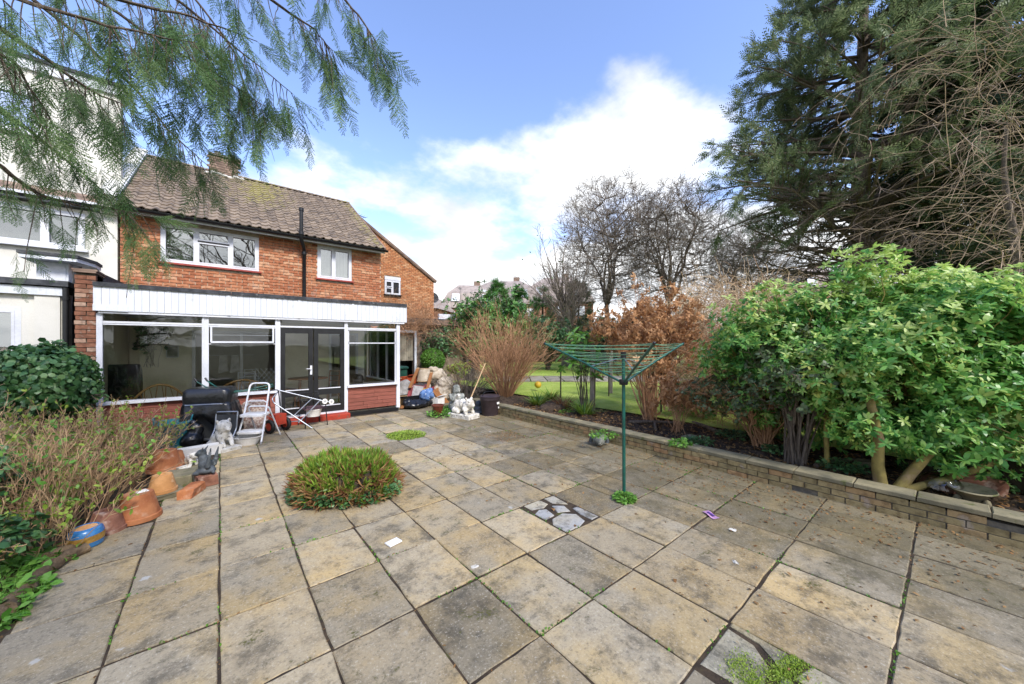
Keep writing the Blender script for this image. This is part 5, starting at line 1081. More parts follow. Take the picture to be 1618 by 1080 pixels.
# ivy bush on the left
iv = shrub('ivy_bush', 'rounded dense ivy bush in front of the brick pier', (-1.95, 8.15, 0), (0, 0, .95), (.36, .42, .42), 40, 361, L_IVY, leaf_t(.85, .2, .05), .078, 2500, M_BARK, 1, .014, cat='bush')
g = Geo(); n = 5200; rq = np.random.default_rng(362); d = nrm(rq.normal(size=(n, 3))); d = d[d[:, 2] > -.75]; n = len(d); q = d * np.array([.52, .60, .58]) * rq.uniform(.78, 1.05, (n, 1)) * (1 + .1 * np.sin(d[:, :1] * 7) * np.cos(d[:, 1:2] * 6)) + np.array([0, 0, 1.12]); scatter(g, *leaf_t(.85, .2, .05), q, nrm(rq.normal(size=d.shape) * .7 + np.array([0, 0, -.5])), nrm(d + rq.normal(size=d.shape) * .35), .08 * rq.uniform(.6, 1.2, n)); g.build('outer_leaves', L_IVY, iv)
# dry thicket with new leaves along the left bed
for k, (x, y, n, H, sd) in enumerate(((-1.35, 5.0, 70, .80, 1), (-1.1, 5.6, 75, .74, 2), (-1.55, 6.0, 80, .86, 3), (-1.15, 6.3, 80, .84, 4), (-1.5, 7.0, 80, .95, 5), (-.98, 7.1, 70, .84, 6), (-1.7, 5.4, 60, .9, 8), (-2.1, 7.0, 60, 1.0, 9), (-1.1, 4.75, 40, .6, 10))):
    lb = ['dry stemmed bush with pale new leaves nearest the blue pot', 'dry twiggy bush with new leaves behind the large terracotta pot', 'dry stemmed bush in the middle of the left bed', 'dry twiggy bush beside the tan upturned pot', 'dry bush with new leaves below the ivy bush', 'dry bush with yellow-green leaves next to the blue tub', 'dry bush at the left edge of the picture with dark leaves below it', 'dry bush against the ivy bush at the left edge', 'low dry stems just behind the blue pot'][k]
    t, C2 = canes('dry_stemmed_bush', lb, (x, y, -.02), n, H, .55, 370 + sd, M_TWIGT, .0042, 5, .35, .10, -.15, .30, 'bush', 2, group='dry bushes in the left bed')
    rg = np.random.default_rng(400 + sd); m = 430 if k not in (5, 7) else 750; e = C2[rg.integers(0, len(C2), m), rg.integers(2, 5, m)]; e = e[e[:, 2] > H * .34]; g = Geo(); dd = nrm(rg.normal(size=e.shape) + np.array([0, 0, .5])); scatter(g, *leaf_t(.55, .15), e, dd, nrm(rg.normal(size=e.shape) * .5 + np.array([0, 0, 1])), rg.uniform(.03, .066, len(e))); g.build('leaves', L_YEL if k % 3 else L_GRN, t)
# dark variegated ivy at the left edge
for k, (x, y, zz_, lb) in enumerate(((-1.62, 5.15, .45, 'ivy with large grey-green leaves at the left edge of the thicket'), (-1.32, 4.35, .22, 'dark ivy low at the left edge beside the log edging'))):
    shrub('ground_ivy', lb, (x, y, 0), (0, 0, zz_), (.28, .35, zz_), 16, 381 + k, L_IVY, leaf_t(.8, .2, .05), .08, 520, M_TWIGT, 1, .006, cat='plant')
# low green plants at the lower left corner
def rosette(name, label, loc, n, rad, h, seed, lf, wd=.6, ls=.07, cat='plant', group=None):
    rg = np.random.default_rng(seed); t = thing(name, label, cat, loc, 0, group); a = rg.uniform(0, 2 * np.pi, n); r_ = rad * np.sqrt(rg.uniform(0, 1, n)); o = np.c_[np.cos(a) * r_, np.sin(a) * r_, np.zeros(n)]; hh = h * rg.uniform(.35, 1.1, n) * (1 - .5 * r_ / rad)
    C, D = poly(o, np.c_[np.cos(a) * .4, np.sin(a) * .4, np.ones(n)], hh, np.full(n, .0016), rg, 4, .15, -.1, .7); g = Geo(); tubes(g, C, D, 3); g.build('stalks', lf, t)
    g = Geo(); o = C[:, -1]; d = nrm(np.c_[np.cos(a), np.sin(a), rg.uniform(-.2, .5, n)] + rg.normal(size=(n, 3)) * .5); scatter(g, *leaf_t(wd, .15, .05), o, d, nrm(rg.normal(size=(n, 3)) * .4 + np.array([0, 0, 1])), ls * rg.uniform(.5, 1.3, n)); g.build('leaves', lf, t); return t
for k, (x, y, n, rd, h) in enumerate(((-1.22, 4.28, 260, .24, .13), (-1.15, 3.95, 260, .22, .12), (-1.02, 4.45, 110, .13, .08), (-1.08, 3.68, 90, .12, .08), (-1.3, 4.6, 120, .2, .12))):
    rosette('leafy_ground_plant', ['patch of bright leafy weeds in front of the log edging', 'patch of bright leafy weeds at the lower left picture edge', 'small leafy weeds next to the blue pot', 'small weeds at the end of the log edging', 'leafy weeds below the dry stems left of the blue pot'][k], (x, y, -.01), n, rd, h, 390 + k, L_GRN, .62, .062)
# clipped clump on the patio
rg = np.random.default_rng(395); cm = thing('clipped_clump', 'wide rounded clump of clipped strap-leaved plant growing through the patio', 'plant', (1.12, 4.33, 0), R(-30)); g = Geo(); g2 = Geo()
n = 520; d0 = nrm(rg.normal(size=(n, 3)) * np.array([1, 1, .8])); d0[:, 2] = np.abs(d0[:, 2]); lump = 1 + .09 * np.sin(d0[:, 0] * 6 + 1) * np.cos(d0[:, 1] * 5); sq = np.c_[d0[:, 0] * .52, d0[:, 1] * .37, np.clip(d0[:, 2] * 1.25, 0, .95) * .40] * lump[:, None]
nt_ = 200; at_ = rg.uniform(0, 2 * np.pi, nt_); rt_ = np.sqrt(rg.uniform(0, 1, nt_)); sq = np.vstack([sq, np.c_[np.cos(at_) * rt_ * .42, np.sin(at_) * rt_ * .29, .37 - .05 * rt_ + rg.normal(size=nt_) * .015]]); d0 = np.vstack([d0, nrm(np.c_[np.cos(at_) * rt_ * .5, np.sin(at_) * rt_ * .5, np.ones(nt_)])]); m = 14; O = np.repeat(sq, m, 0); nn = np.repeat(d0, m, 0); D3 = nrm(nn * np.array([.55, .55, .3]) + np.array([0, 0, .75]) + rg.normal(size=O.shape) * .33); L = rg.uniform(.07, .15, len(O)); st_ = rg.random(len(O)) < .22 + .35 * (nn[:, 2] < .35)
scatter(g, *blade_t(.14, .10), (O - D3 * .03)[~st_], D3[~st_], nrm(rg.normal(size=((~st_).sum(), 3)) + nn[~st_]), L[~st_]); g.build('leaves', L_CLUMP, cm)
D4 = nrm(D3 + rg.normal(size=D3.shape) * .3 + np.array([0, 0, -.35])); scatter(g2, *blade_t(.11, .3), O[st_] * np.array([.98, .98, .9]), D4[st_], nrm(rg.normal(size=(st_.sum(), 3)) + nn[st_]), L[st_] * 1.15); g2.build('withered_leaves', L_STRAW, cm)
g = Geo(); g.ball((0, 0, .08), (.48, .33, .31), 18, 10, 2, .03); g.build('crown_base', M_DARKW, cm, 70); rosette_ = np.random.default_rng(5)
g = Geo(); n = 260; a = rosette_.uniform(R(200), R(350), n); q = np.c_[np.cos(a) * .58, np.sin(a) * .40, rosette_.uniform(.01, .15, n)]; scatter(g, *leaf_t(.75, .15), q, nrm(np.c_[np.cos(a), np.sin(a), rosette_.uniform(-.2, .8, n)] + rosette_.normal(size=(n, 3)) * .4), nrm(rosette_.normal(size=(n, 3)) * .4 + np.array([0, -.4, 1])), .05); g.build('weed_leaves', L_IVY, cm)
# small weeds and moss
rosette('moss_cushion', 'flat cushion of yellow-green weeds filling a gap in the paving', (2.68, 6.38, -.01), 1500, .33, .055, 396, L_YEL, .6, .032)
rosette('weed_tuft', 'green weed tuft round the foot of the rotary airer', (3.42, 2.24, -.01), 420, .10, .09, 397, L_GRN, .6, .035)
for k, (u, v, z, n, rd, lb) in enumerate(((1075, 705, .2, 150, .12, 'ivy tuft spilling over the low wall right of the airer'), (895, 655, .1, 220, .14, 'leafy weeds hanging over the far end of the low wall'), (955, 690, .2, 130, .2, 'creeping weeds on the wall beside the stone head'), (1105, 700, .2, 110, .16, 'creeping ivy on the coping below the dark shrub'), (1330, 740, .2, 160, .2, 'low dark ivy at the foot of the evergreen trunks'), (1235, 715, .2, 150, .2, 'ground ivy behind the low wall between the shrub trunks'), (1590, 770, .17, 160, .25, 'ivy ground cover near the picture edge behind the wall'), (1200, 745, .02, 40, .06, 'tiny weed at the wall foot'), (1160, 690, .18, 160, .25, 'ivy carpet below the dark small-leaved shrub'), (1450, 745, .17, 120, .15, 'ivy tuft under the slanting yellow trunk'))):
    p = atZ(u, v, z); rosette('ivy_tuft', lb, tuple(p), n, rd, .12, 420 + k, L_IVY if k not in (1, 2, 7, 0) else L_GRN, .75, .05)
for k, (x, y, lb) in enumerate(((4.05, 7.6, 'trailing green weeds left of the white statue'), (4.35, 7.95, 'leafy weeds behind the brown pot'), (4.75, 8.1, 'leafy weeds behind the dark statue'), (5.4, 7.6, 'green weeds at the far end of the low wall'))):
    rosette('leafy_weeds', lb, (x, y, 0), 260, .30, .16, 440 + k, L_GRN, .6, .06)
for k, (u, v, lb, s_) in enumerate(((850, 640, 'clump of strap leaves with yellow flowers at the bed edge', 1), (890, 645, 'clump of withered strap leaves in the raised bed', 0), (870, 632, 'grassy clump on the lawn edge', 1), (925, 655, 'spiky strap-leaved clump left of the wooden post', 1))):
    p = atZ(u, v, .16); t = thing('strap_leaved_clump', lb, 'plant', tuple(p)); rg = np.random.default_rng(450 + k); n = 130; a = rg.uniform(0, 2 * np.pi, n); o = np.c_[np.cos(a) * .12 * rg.random(n), np.sin(a) * .12 * rg.random(n), np.zeros(n)]; g = Geo(); scatter(g, *blade_t(.05, -.35), o, nrm(np.c_[np.cos(a) * .8, np.sin(a) * .8, rg.uniform(.5, 1.6, n)]), nrm(np.c_[-np.cos(a), -np.sin(a), np.ones(n)]), rg.uniform(.25, .55, n)); g.build('leaves', L_CLUMP if s_ else L_STRAW, t)
# grass blades where the lawn shows, and leaf litter (nobody could count these)
rg = np.random.default_rng(460); n = 60000; P = np.c_[rg.uniform(6.9, 20, n), rg.uniform(-2, 18, n), np.full(n, .2)]; dist = np.hypot(P[:, 0], P[:, 1]); g = Geo(); scatter(g, np.array([[0, -.06, 0], [0, .06, 0], [1, 0, .25]]), np.array([[0, 2, 1]]), P, nrm(np.c_[rg.normal(size=(n, 2)) * .35, np.ones(n)]), rg.normal(size=(n, 3)), .02 + .0012 * dist); tag(g.build('grass', L_GRASS), 'short bright green lawn grass beyond the raised bed', 'grass', kind='stuff')
def litter(name, label, x0, x1, y0, y1, z, n, seed, size=.03, dens=None, lf=None):
    rg = np.random.default_rng(seed); P = np.c_[rg.uniform(x0, x1, n), rg.uniform(y0, y1, n), z + rg.uniform(.002, .012, n)]
    if dens is not None: P = P[rg.random(n) < dens(P[:, 0], P[:, 1])]
    m = len(P); g = Geo(); scatter(g, *leaf_t(.5, .25), P, nrm(np.c_[rg.normal(size=(m, 2)), rg.normal(size=m) * .12]), nrm(rg.normal(size=(m, 3)) * .25 + np.array([0, 0, 1])), size * rg.uniform(.4, 1.4, m)); tag(g.build(name, lf or L_LIT), label, 'leaf litter', kind='stuff')
litter('leaf_litter', 'dry brown leaf litter on the raised bed', 5.35, 7.4, -1.5, 7, .17, 5500, 461, .055)
litter('patio_debris', 'fine brown plant debris scattered on the right of the patio', 2.2, 5.15, -1.3, 7.5, .002, 12000, 462, .030, lambda x, y: .06 + .75 * np.clip((x - 3.6) / 1.5, 0, 1) ** 1.5 * np.clip(1.2 - y / 6, .1, 1))
litter('joint_debris', 'fine leaf debris lying in the paving joints', -1, 5.1, 1.0, 8, -.006, 16000, 463, .018, lambda x, y: (np.abs((x - OX) / PX - np.round((x - OX) / PX)) * PX < .016) | (np.abs((y - OY) / PY - np.round((y - OY) / PY)) * PY < .016))
litter('bed_litter', 'dry leaf litter under the thicket in the left bed', -2.6, -.55, 4.1, 8.5, -.015, 4500, 464, .05)
litter('grit_patch', 'scatter of fine tan grit on the far paving', 3.75, 4.4, 4.85, 5.5, .002, 700, 465, .02, None, L_STRAW)
def joint_moss():
    rg = np.random.default_rng(466); n = 9000; k = rg.random(n) < .5; X = np.where(k, OX + PX * rg.integers(-1, 11, n) + rg.normal(size=n) * .006, rg.uniform(-.5, 5.1, n)); Y = np.where(k, rg.uniform(.2, 8.3, n), OY + PY * rg.integers(0, 13, n) + rg.normal(size=n) * .007)
    keep = (np.sin(X * 2.1 + 1.3) * np.cos(Y * 1.7) + np.sin(X * 5.3 + Y * 3.1)) > .55; X, Y = X[keep], Y[keep]; m = len(X); g = Geo(); scatter(g, *leaf_t(.6, .1), np.c_[X, Y, np.full(m, -.007)], nrm(np.c_[rg.normal(size=(m, 2)) * .8, np.ones(m)]), rg.normal(size=(m, 3)), rg.uniform(.008, .024, m)); tag(g.build('joint_weeds', L_BOX), 'tiny green weeds and moss in the paving joints', 'weeds', kind='stuff')
joint_moss()
rg = np.random.default_rng(467); g = Geo(); n = 5200; cs = np.array([(2.08, .62), (2.0, .60), (2.22, .56), (2.3, .52), (2.12, .70), (2.24, .30), (2.38, .52), (2.1, .45)]); k = rg.integers(0, 8, n); q = cs[k] + rg.normal(size=(n, 2)) * np.array([.06, .03]); q = q[(q[:, 0] > 1.95) & (q[:, 0] < 2.42) & (q[:, 1] < .85)]; m = len(q); scatter(g, *leaf_t(.6, .1), np.c_[q, rg.uniform(-.006, .006, m)], nrm(np.c_[rg.normal(size=(m, 2)), np.full(m, .8)]), rg.normal(size=(m, 3)), rg.uniform(.005, .012, m)); tag(g.build('moss', L_YEL), 'bright yellow-green moss over the cracked slab in the foreground', 'moss', kind='stuff')
# trees behind the camera that the windows reflect
bare_tree('bare_tree', 'bare tree standing behind the viewer, reflected in the windows', (2.6, -9, 0), 11, .25, 111, 8, (15, 50), ((6, .55), (5, .5), (4, .5)), twr=.012)
conifer('garden_conifer', 'conifer standing behind the viewer, reflected in the windows', (-3.8, -11, 0), 12, .25, 60, 1.0, 2.6, 2500, 112, L_CON, .7)

# ================================================================== GARDEN OBJECTS
M_GREENM = plain('green_painted_metal', '#17584c', '#0f463c', 6, .35, .05, 60, spec=.5, rnd=.04)
M_CORD = plain('green_washing_line', '#7fae8c', '#5f9a78', 9, .6, 0, 40, rnd=.2)
M_ALU = plain('silver_metal', '#b9bdc2', '#9a9fa5', 6, .35, .05, 60, metal=.7, rnd=.04)
M_WMETAL = plain('white_enamelled_metal', '#e6e7e8', '#d2d4d6', 6, .35, .05, 60, rnd=.03)
M_WPLAST = plain('white_plastic', '#eceae4', '#dedbd2', 5, .45, .08, 60, rnd=.03)
M_COVER = plain('black_plastic_cover', '#1b1c1e', '#0f1011', 5, .28, .3, 18, spec=.6, rnd=.05, dist=.02)
M_GREYP = plain('dark_grey_panel', '#4a4c4d', '#3a3c3d', 5, .5, .1, 50)
M_TEAL = plain('teal_plastic', '#2f7f88', '#26707a', 5, .4, .05, 50)
M_TERRA = plain('terracotta', '#b4764c', '#9a5c38', 6, .9, .35, 60, c3='#c8a284', sc3=9, t3=(.5, .8), rnd=.1)
M_TERRAB = plain('brown_terracotta', '#8f6450', '#704a3a', 8, .9, .35, 60, c3='#b49a88', sc3=9, t3=(.52, .7))
M_TERRAT = plain('tan_terracotta', '#cf9b66', '#b98550', 8, .85, .3, 60, c3='#e0c29a', sc3=7)
M_BLUEG = plain('blue_glaze', '#3f7fb4', '#2f6a9e', 8, .25, .1, 40, spec=.6, c3='#6aa0cc', sc3=12)
M_OCHRE = plain('ochre_glaze', '#b08a45', '#8f6c32', 14, .35, .1, 50)
M_STAT = plain('weathered_white_statue', '#dcd8cc', '#b9b4a6', 9, .9, .5, 60, c3='#77736a', sc3=16, t3=(.56, .68), rnd=.04)
M_STATG = plain('dark_grey_statue', '#565c60', '#3d4346', 9, .7, .5, 60, c3='#7a7f80', sc3=12)
M_STATM = plain('mottled_stone_statue', '#8f9188', '#5f625c', 9, .85, .5, 60, c3='#c9c6ba', sc3=10)
M_BINB = plain('dark_brown_plastic', '#43383a', '#352c2e', 6, .45, .1, 50)
M_REDB = plain('maroon_laminate', '#7d2f30', '#6b2628', 6, .5, .1, 50)
M_WOOD = plain('brown_wood', '#9a6a3e', '#7d5230', 9, .7, .25, 50, stretch=(9, 9, 1))
M_WOODL = plain('pale_wood', '#c0a27c', '#a3855f', 9, .75, .25, 50, stretch=(9, 9, 1))
M_RATTAN = plain('rattan_cane', '#b08a52', '#93703f', 9, .6, .25, 60)
M_CLOTHC = plain('cream_fabric', '#c2b6a2', '#a89b86', 9, .95, .4, 60, rnd=.08)
M_CLOTHG = plain('grey_fabric', '#9c9a96', '#7e7c79', 9, .95, .4, 60, rnd=.08)
M_CLOTHB = plain('blue_fabric', '#5f7da8', '#3f5a85', 12, .9, .4, 50, c3='#c9d4e0', sc3=24)
M_PRINT = plain('patterned_fabric', '#c9bcae', '#8a6a5e', 26, .95, .3, 60)
M_ORANGE = plain('orange_red_box', '#b4532f', '#9a4224', 7, .7, .2, 50)
M_PAPER = plain('white_card', '#efeeea', '#e2e0da', 6, .8, .05, 60)
M_LOG = plain('mossy_log', '#7d6a50', '#5c4c38', 8, .95, .8, 40, c3='#6f7a3c', sc3=6, dist=.02)
M_RUBBER = plain('black_rubber', '#222222', '#181818', 6, .7, .2, 60)
M_BINDG = plain('dark_green_plastic', '#1f4a3c', '#173a2f', 6, .45, .05, 50)
M_YELLOW = plain('yellow_plastic', '#d8b53a', '#c09c2a', 6, .5, .05, 50)
def T(*pts): return np.array(pts, float)
def tube(nm, pts, r, m, par, n=8): return Geo().tube(T(*pts), r, n).build(nm, m, par, 60)
def bow(a, b, c, n=12):
    a, b, c = np.array(a, float), np.array(b, float), np.array(c, float); q = np.linspace(0, 1, n)[:, None]; return a * (1 - q) ** 2 + 2 * b * q * (1 - q) + c * q ** 2
def roundpath(pts, r=.06, n=5):
    P = [np.array(p, float) for p in pts]; out_ = [P[0]]
    for i in range(1, len(P) - 1):
        a = P[i] + (P[i - 1] - P[i]) / np.linalg.norm(P[i - 1] - P[i]) * r; b = P[i] + (P[i + 1] - P[i]) / np.linalg.norm(P[i + 1] - P[i]) * r; out_ += list(bow(a, P[i], b, n))
    return np.array(out_ + [P[-1]])
# ---- rotary airer
ra = thing('rotary_airer', 'green rotary washing line airer standing on the patio', 'clothes airer', (3.50, 2.30, 0)); hub = np.array([.02, .02, 1.27])
tube('pole', [(0, 0, 0), (.012, .012, .7), (.025, .025, 1.58)], .0185, M_GREENM, ra, 12); Geo().lathe([(.02, -.03), (.045, -.03), (.05, 0), (.045, .03), (.02, .03)], 12, tuple(hub)).build('hub', M_BLACK, ra, 40); Geo().lathe([(.0, .03), (.03, .03), (.03, -.04), (.02, -.04)], 12, (.025, .025, 1.58)).build('cap', M_BLACK, ra, 40)
right = np.array([ct, -st, 0]); fwd = np.array([st, ct, 0]); tips = []
for a in (27, 147, 267):
    d = right * math.cos(R(a)) + fwd * math.sin(R(a)); tip = hub + d * 1.0 + np.array([0, 0, .435]); tips.append(tip); arm = tube('arm', [hub + d * .03, hub + (tip - hub) * .5, tip], .0125, M_GREENM if a != 267 else M_GREENM, ra, 8); Geo().ball(tip, .016, 8, 6).build('arm_cap', M_BLACK, arm, 60)
    tube('stay', [hub + (tip - hub) * .38, (.025, .025, 1.55)], .005, M_ALU, ra, 5)
for k in range(8):
    f = .26 + .105 * k; g = Geo(); P = []
    for i in range(3):
        a, b = hub + (tips[i] - hub) * f, hub + (tips[(i + 1) % 3] - hub) * f; q = np.linspace(0, 1, 9)[:, None]; s_ = a * (1 - q) + b * q; s_[:, 2] -= .018 * f * np.sin(np.pi * q[:, 0]) * (1 + (k % 3) * .5); P += list(s_[:-1])
    g.tube(np.array(P + [P[0]]), .0032, 5, False); g.build('washing_line', M_CORD, ra, 60)
# ---- pots and edging on the left
def pot(name, label, loc, r, h, m, up=False, rim=.16, tilt=(0, 0), n=26):
    t = thing(name, label, 'pot', loc); t.rotation_euler = (R(tilt[0]), R(tilt[1]), rnd.uniform(0, 6)); b = r * .68; w_ = .014
    if up: pr = [(b, 0), (r * .97, h * (1 - rim)), (r * 1.06, h * (1 - rim)), (r * 1.08, h), (r * .93, h), (r * .9, h * .8), (b * .8, h * .1), (.001, h * .1)]
    else: pr = [(r * .9, 0), (r * 1.08, 0), (r * 1.06, h * rim), (r * .98, h * (rim + .02)), (b * 1.02, h - .008), (b * .96, h), (.03, h), (.028, h - .02), (.001, h - .02)]
    Geo().lathe(pr, n).build('body', m, t, 32); return t
bp = thing('blue_pot', 'small upturned blue glazed pot with ochre band', 'pot', (-.87, 4.60, 0)); bp.rotation_euler = (R(2), R(-2), 0)
Geo().lathe([(.08, 0), (.098, .01), (.104, .05)], 24).build('rim_band', M_BLUEG, bp, 50); Geo().lathe([(.104, .05), (.107, .075), (.106, .105)], 24).build('ochre_band', M_OCHRE, bp, 50); Geo().lathe([(.106, .105), (.098, .14), (.08, .16), (.07, .162), (.066, .158)], 24).build('upper_band', M_BLUEG, bp, 50); Geo().lathe([(.068, .156), (.02, .158), (.001, .15)], 20).build('base_disc', M_TERRAT, bp, 50)
pot('clay_pot', 'upturned brown clay pot between blue pot and large terracotta pot', (-.80, 4.84, 0), .122, .19, M_TERRAB); pot('terracotta_pot', 'large upturned orange terracotta pot with stone on its base', (-.62, 5.0, 0), .16, .25, M_TERRA)
pot('terracotta_pot', 'tan upturned pot on a flat stone behind the large terracotta pot', (-.50, 5.54, .06), .122, .19, M_TERRAT); pot('terracotta_pot', 'orange upturned pot among the dry stems behind the tan pot', (-.56, 6.45, .07), .17, .25, M_TERRA); pot('terracotta_pot', 'squat terracotta pot half hidden by stems beside the white trough', (-.50, 6.85, .0), .13, .2, M_TERRA)
def stone(name, label, loc, dim, m, rz=0, cat='stone', seed=0, ch=.012):
    r = random.Random(seed); g = Geo(); g.box((0, 0, dim[2] / 2), dim, ch=ch); v = g.v[0]; v += np.array([[r.uniform(-1, 1) * .012 for _ in range(3)] for _ in v]) * np.array([1, 1, .5]); return tag(link(name, g.mesh(name), m, None, loc, rz), label, cat)
stone('edging_stone', 'flat stone lying under the tan upturned pot', (-.5, 5.54, 0), (.34, .26, .06), M_STONE, .3, seed=1); stone('edging_stone', 'flat slab behind the dark dragon statue under the dog figurine', (-.36, 6.35, 0), (.36, .34, .08), M_STONE, .1, seed=2); stone('edging_stone', 'mossy slab at the bed corner below the dog figurine', (-.38, 5.92, 0), (.30, .36, .13), M_STONE, -.15, seed=3)
stone('terracotta_block', 'orange clay block lying on the slabs before the dark statue', (-.25, 5.42, 0), (.13, .27, .10), M_TERRA, -.35, 'block', 4); stone('dark_brick', 'upright dark brick under the dragon statue', (-.13, 5.66, 0), (.18, .18, .14), M_TERRAB, .2, 'brick', 5)
stone('small_stone', 'white stone lying on the large terracotta pot', (-.6, 5.0, .25), (.09, .05, .015), M_STAT, .5, seed=6); stone('small_stone', 'pale flat pebble on the slab beside the dog figurine', (-.36, 6.30, .085), (.13, .08, .03), M_STAT, .4, seed=7)
for k, (x, y, rz, L) in enumerate(((-.93, 4.36, .9, .26), (-1.0, 4.14, 1.35, .30), (-1.03, 3.86, 1.5, .28), (-1.1, 3.6, 1.25, .30), (-.97, 4.50, .6, .2))):
    q = np.linspace(-.5, .5, 8); g = Geo(); g.tube(np.c_[q * L, .01 * np.sin(q * 9 + k), .045 + .006 * np.cos(q * 11)], .042 + .006 * np.sin(q * 13 + k), 10); tag(link('edging_log', g.mesh('edging_log', 60), M_LOG, None, (x, y, -.01), rz), ['short mossy log behind the blue pot', 'mossy log edging the lower left weeds', 'rotten log edging between the two weed patches', 'log at the lower left picture edge', 'stub of rotten wood against the blue pot'][k], 'log')
# statues
dr = thing('dragon_statue', 'dark grey winged dragon statue on an upright brick', 'statue', (-.13, 5.66, .14), R(150))
blob('figure', [((0, 0, .04), (.10, .08, .045)), ((.01, 0, .10), (.07, .065, .09)), ((.03, 0, .18), (.05, .048, .06)), ((.05, 0, .25), (.05, .045, .045)), ((.09, 0, .235), (.07, .0, .21), (.028, .02)), ((.09, .0, .23), (.035, .028, .024)), ((-.05, .06, .10), (-.09, .07, .32), (.03, .008)), ((-.05, -.06, .10), (-.09, -.07, .30), (.03, .008)), ((-.06, 0, .06), (-.11, .06, .03), (.03, .015)), ((.06, .05, .02), (.10, .05, .015), (.025, .018)), ((.06, -.05, .02), (.10, -.05, .015), (.025, .018)), ((.03, .03, .28), (.0, .05, .34), (.014, .004)), ((.03, -.03, .28), (.0, -.05, .34), (.014, .004))], M_STATG, dr, .010, smooth=1, noise=.008, nscale=.03)
ln = thing('lion_statue', 'white weathered crouching lion statue before the barbecue', 'statue', (.02, 7.42, 0), R(-60))
Geo().box((.02, 0, .03), (.46, .30, .06), ch=.012).build('plinth', M_STAT, ln)
blob('figure', [((-.10, 0, .15), (.13, .10, .11)), ((.02, 0, .25), (.10, .10, .13)), ((.05, 0, .37), (.105, .105, .11)), ((.12, 0, .36), (.06, .055, .05)), ((.16, 0, .335), (.035, .035, .028)), ((.06, .07, .22), (.16, .06, .075), (.045, .03)), ((.06, -.07, .22), (.16, -.06, .075), (.045, .03)), ((-.12, .1, .10), (.0, .11, .08), (.05, .035)), ((-.12, -.1, .10), (.0, -.11, .08), (.05, .035)), ((.03, .08, .45), (.03, .09, .47), .025), ((.03, -.08, .45), (.03, -.09, .47), .025)], M_STAT, ln, .013, smooth=1, noise=.014, nscale=.04)
gr = thing('beast_statue', 'white weathered beast statue on a plinth near the far end of the wall', 'statue', (4.36, 7.10, 0), R(-75)); gr.scale = (.92, .92, .88)
Geo().box((0, 0, .06), (.70, .40, .12), ch=.02).build('plinth', M_STAT, gr)
blob('figure', [((-.16, 0, .28), (.17, .14, .18)), ((-.02, 0, .34), (.12, .12, .15)), ((.12, 0, .30), (.13, .13, .14)), ((.20, 0, .38), (.13, .12, .13)), ((.29, 0, .34), (.07, .06, .055)), ((.12, .11, .26), (.2, .12, .14), (.06, .045)), ((.12, -.11, .26), (.2, -.12, .14), (.06, .045)), ((-.2, .13, .2), (-.05, .14, .15), (.07, .045)), ((-.2, -.13, .2), (-.05, -.14, .15), (.07, .045)), ((-.28, 0, .25), (-.30, .03, .5), (.05, .03)), ((-.30, .03, .5), (-.2, .02, .56), (.04, .05)), ((.18, .08, .48), (.17, .1, .52), .03), ((.18, -.08, .48), (.17, -.1, .52), .03)], M_STAT, gr, .016, smooth=1, noise=.03, nscale=.06)
gn = thing('seated_figure_statue', 'mottled dark grey seated figure statue behind the white beast statue', 'statue', (4.55, 7.75, 0), R(-110)); gn.scale = (.85, .85, .82)
blob('figure', [((0, 0, .2), (.22, .24, .22)), ((0, 0, .42), (.17, .19, .2)), ((.02, 0, .66), (.12, .115, .13)), ((.0, 0, .77), (.10, .10, .07)), ((.02, .18, .52), (.18, .14, .40), (.06, .05)), ((.02, -.18, .52), (.18, -.14, .40), (.06, .05)), ((.1, .12, .16), (.3, .14, .1), (.1, .07)), ((.1, -.12, .16), (.3, -.14, .1), (.1, .07)), ((.13, 0, .64), (.03, .03, .03))], M_STATM, gn, .018, smooth=1, noise=.03, nscale=.08)
ow = thing('stone_owl', 'small dark grey round statue between white beast and brown bin', 'statue', (4.92, 7.3, 0), R(-120)); blob('figure', [((0, 0, .1), (.13, .13, .12)), ((0, 0, .22), (.10, .10, .10)), ((.09, 0, .22), (.025, .05, .05)), ((.0, 0, .03), (.16, .16, .035))], M_STATG, ow, .014, noise=.012, nscale=.05)
hd = thing('carved_stone', 'grey and white carved stone head lying at the foot of the wall', 'statue', (4.93, 3.72, 0), R(-140))
blob('head', [((0, 0, .10), (.14, .11, .10)), ((.10, 0, .08), (.06, .07, .065)), ((.15, 0, .07), (.02, .02, .025)), ((.08, .08, .06), (.03, .02, .03))], M_STATM, hd, .011, noise=.012, nscale=.04); g = Geo(); a = np.linspace(R(-10), R(190), 14); g.tube(np.c_[.0 * a - .01, np.cos(a) * .135, .06 + np.sin(a) * .12], .032, 8); g.build('hood', M_STATG, hd, 60)
dg = thing('dog_figurine', 'small cream dog figurine on the slab behind the dragon statue', 'figurine', (-.30, 6.42, .08), R(-70)); blob('figure', [((0, 0, .09), (.10, .05, .055)), ((.10, 0, .14), (.045, .04, .045)), ((.145, 0, .13), (.03, .02, .02)), ((.07, .03, .07), (.07, .03, .015), (.02, .018)), ((.07, -.03, .07), (.07, -.03, .015), (.02, .018)), ((-.07, .03, .07), (-.07, .03, .015), (.025, .018)), ((-.07, -.03, .07), (-.07, -.03, .015), (.025, .018)), ((.09, .035, .17), (.08, .045, .14), (.015, .01)), ((.09, -.035, .17), (.08, -.045, .14), (.015, .01))], M_WOODL if False else M_STAT, dg, .009, smooth=1)
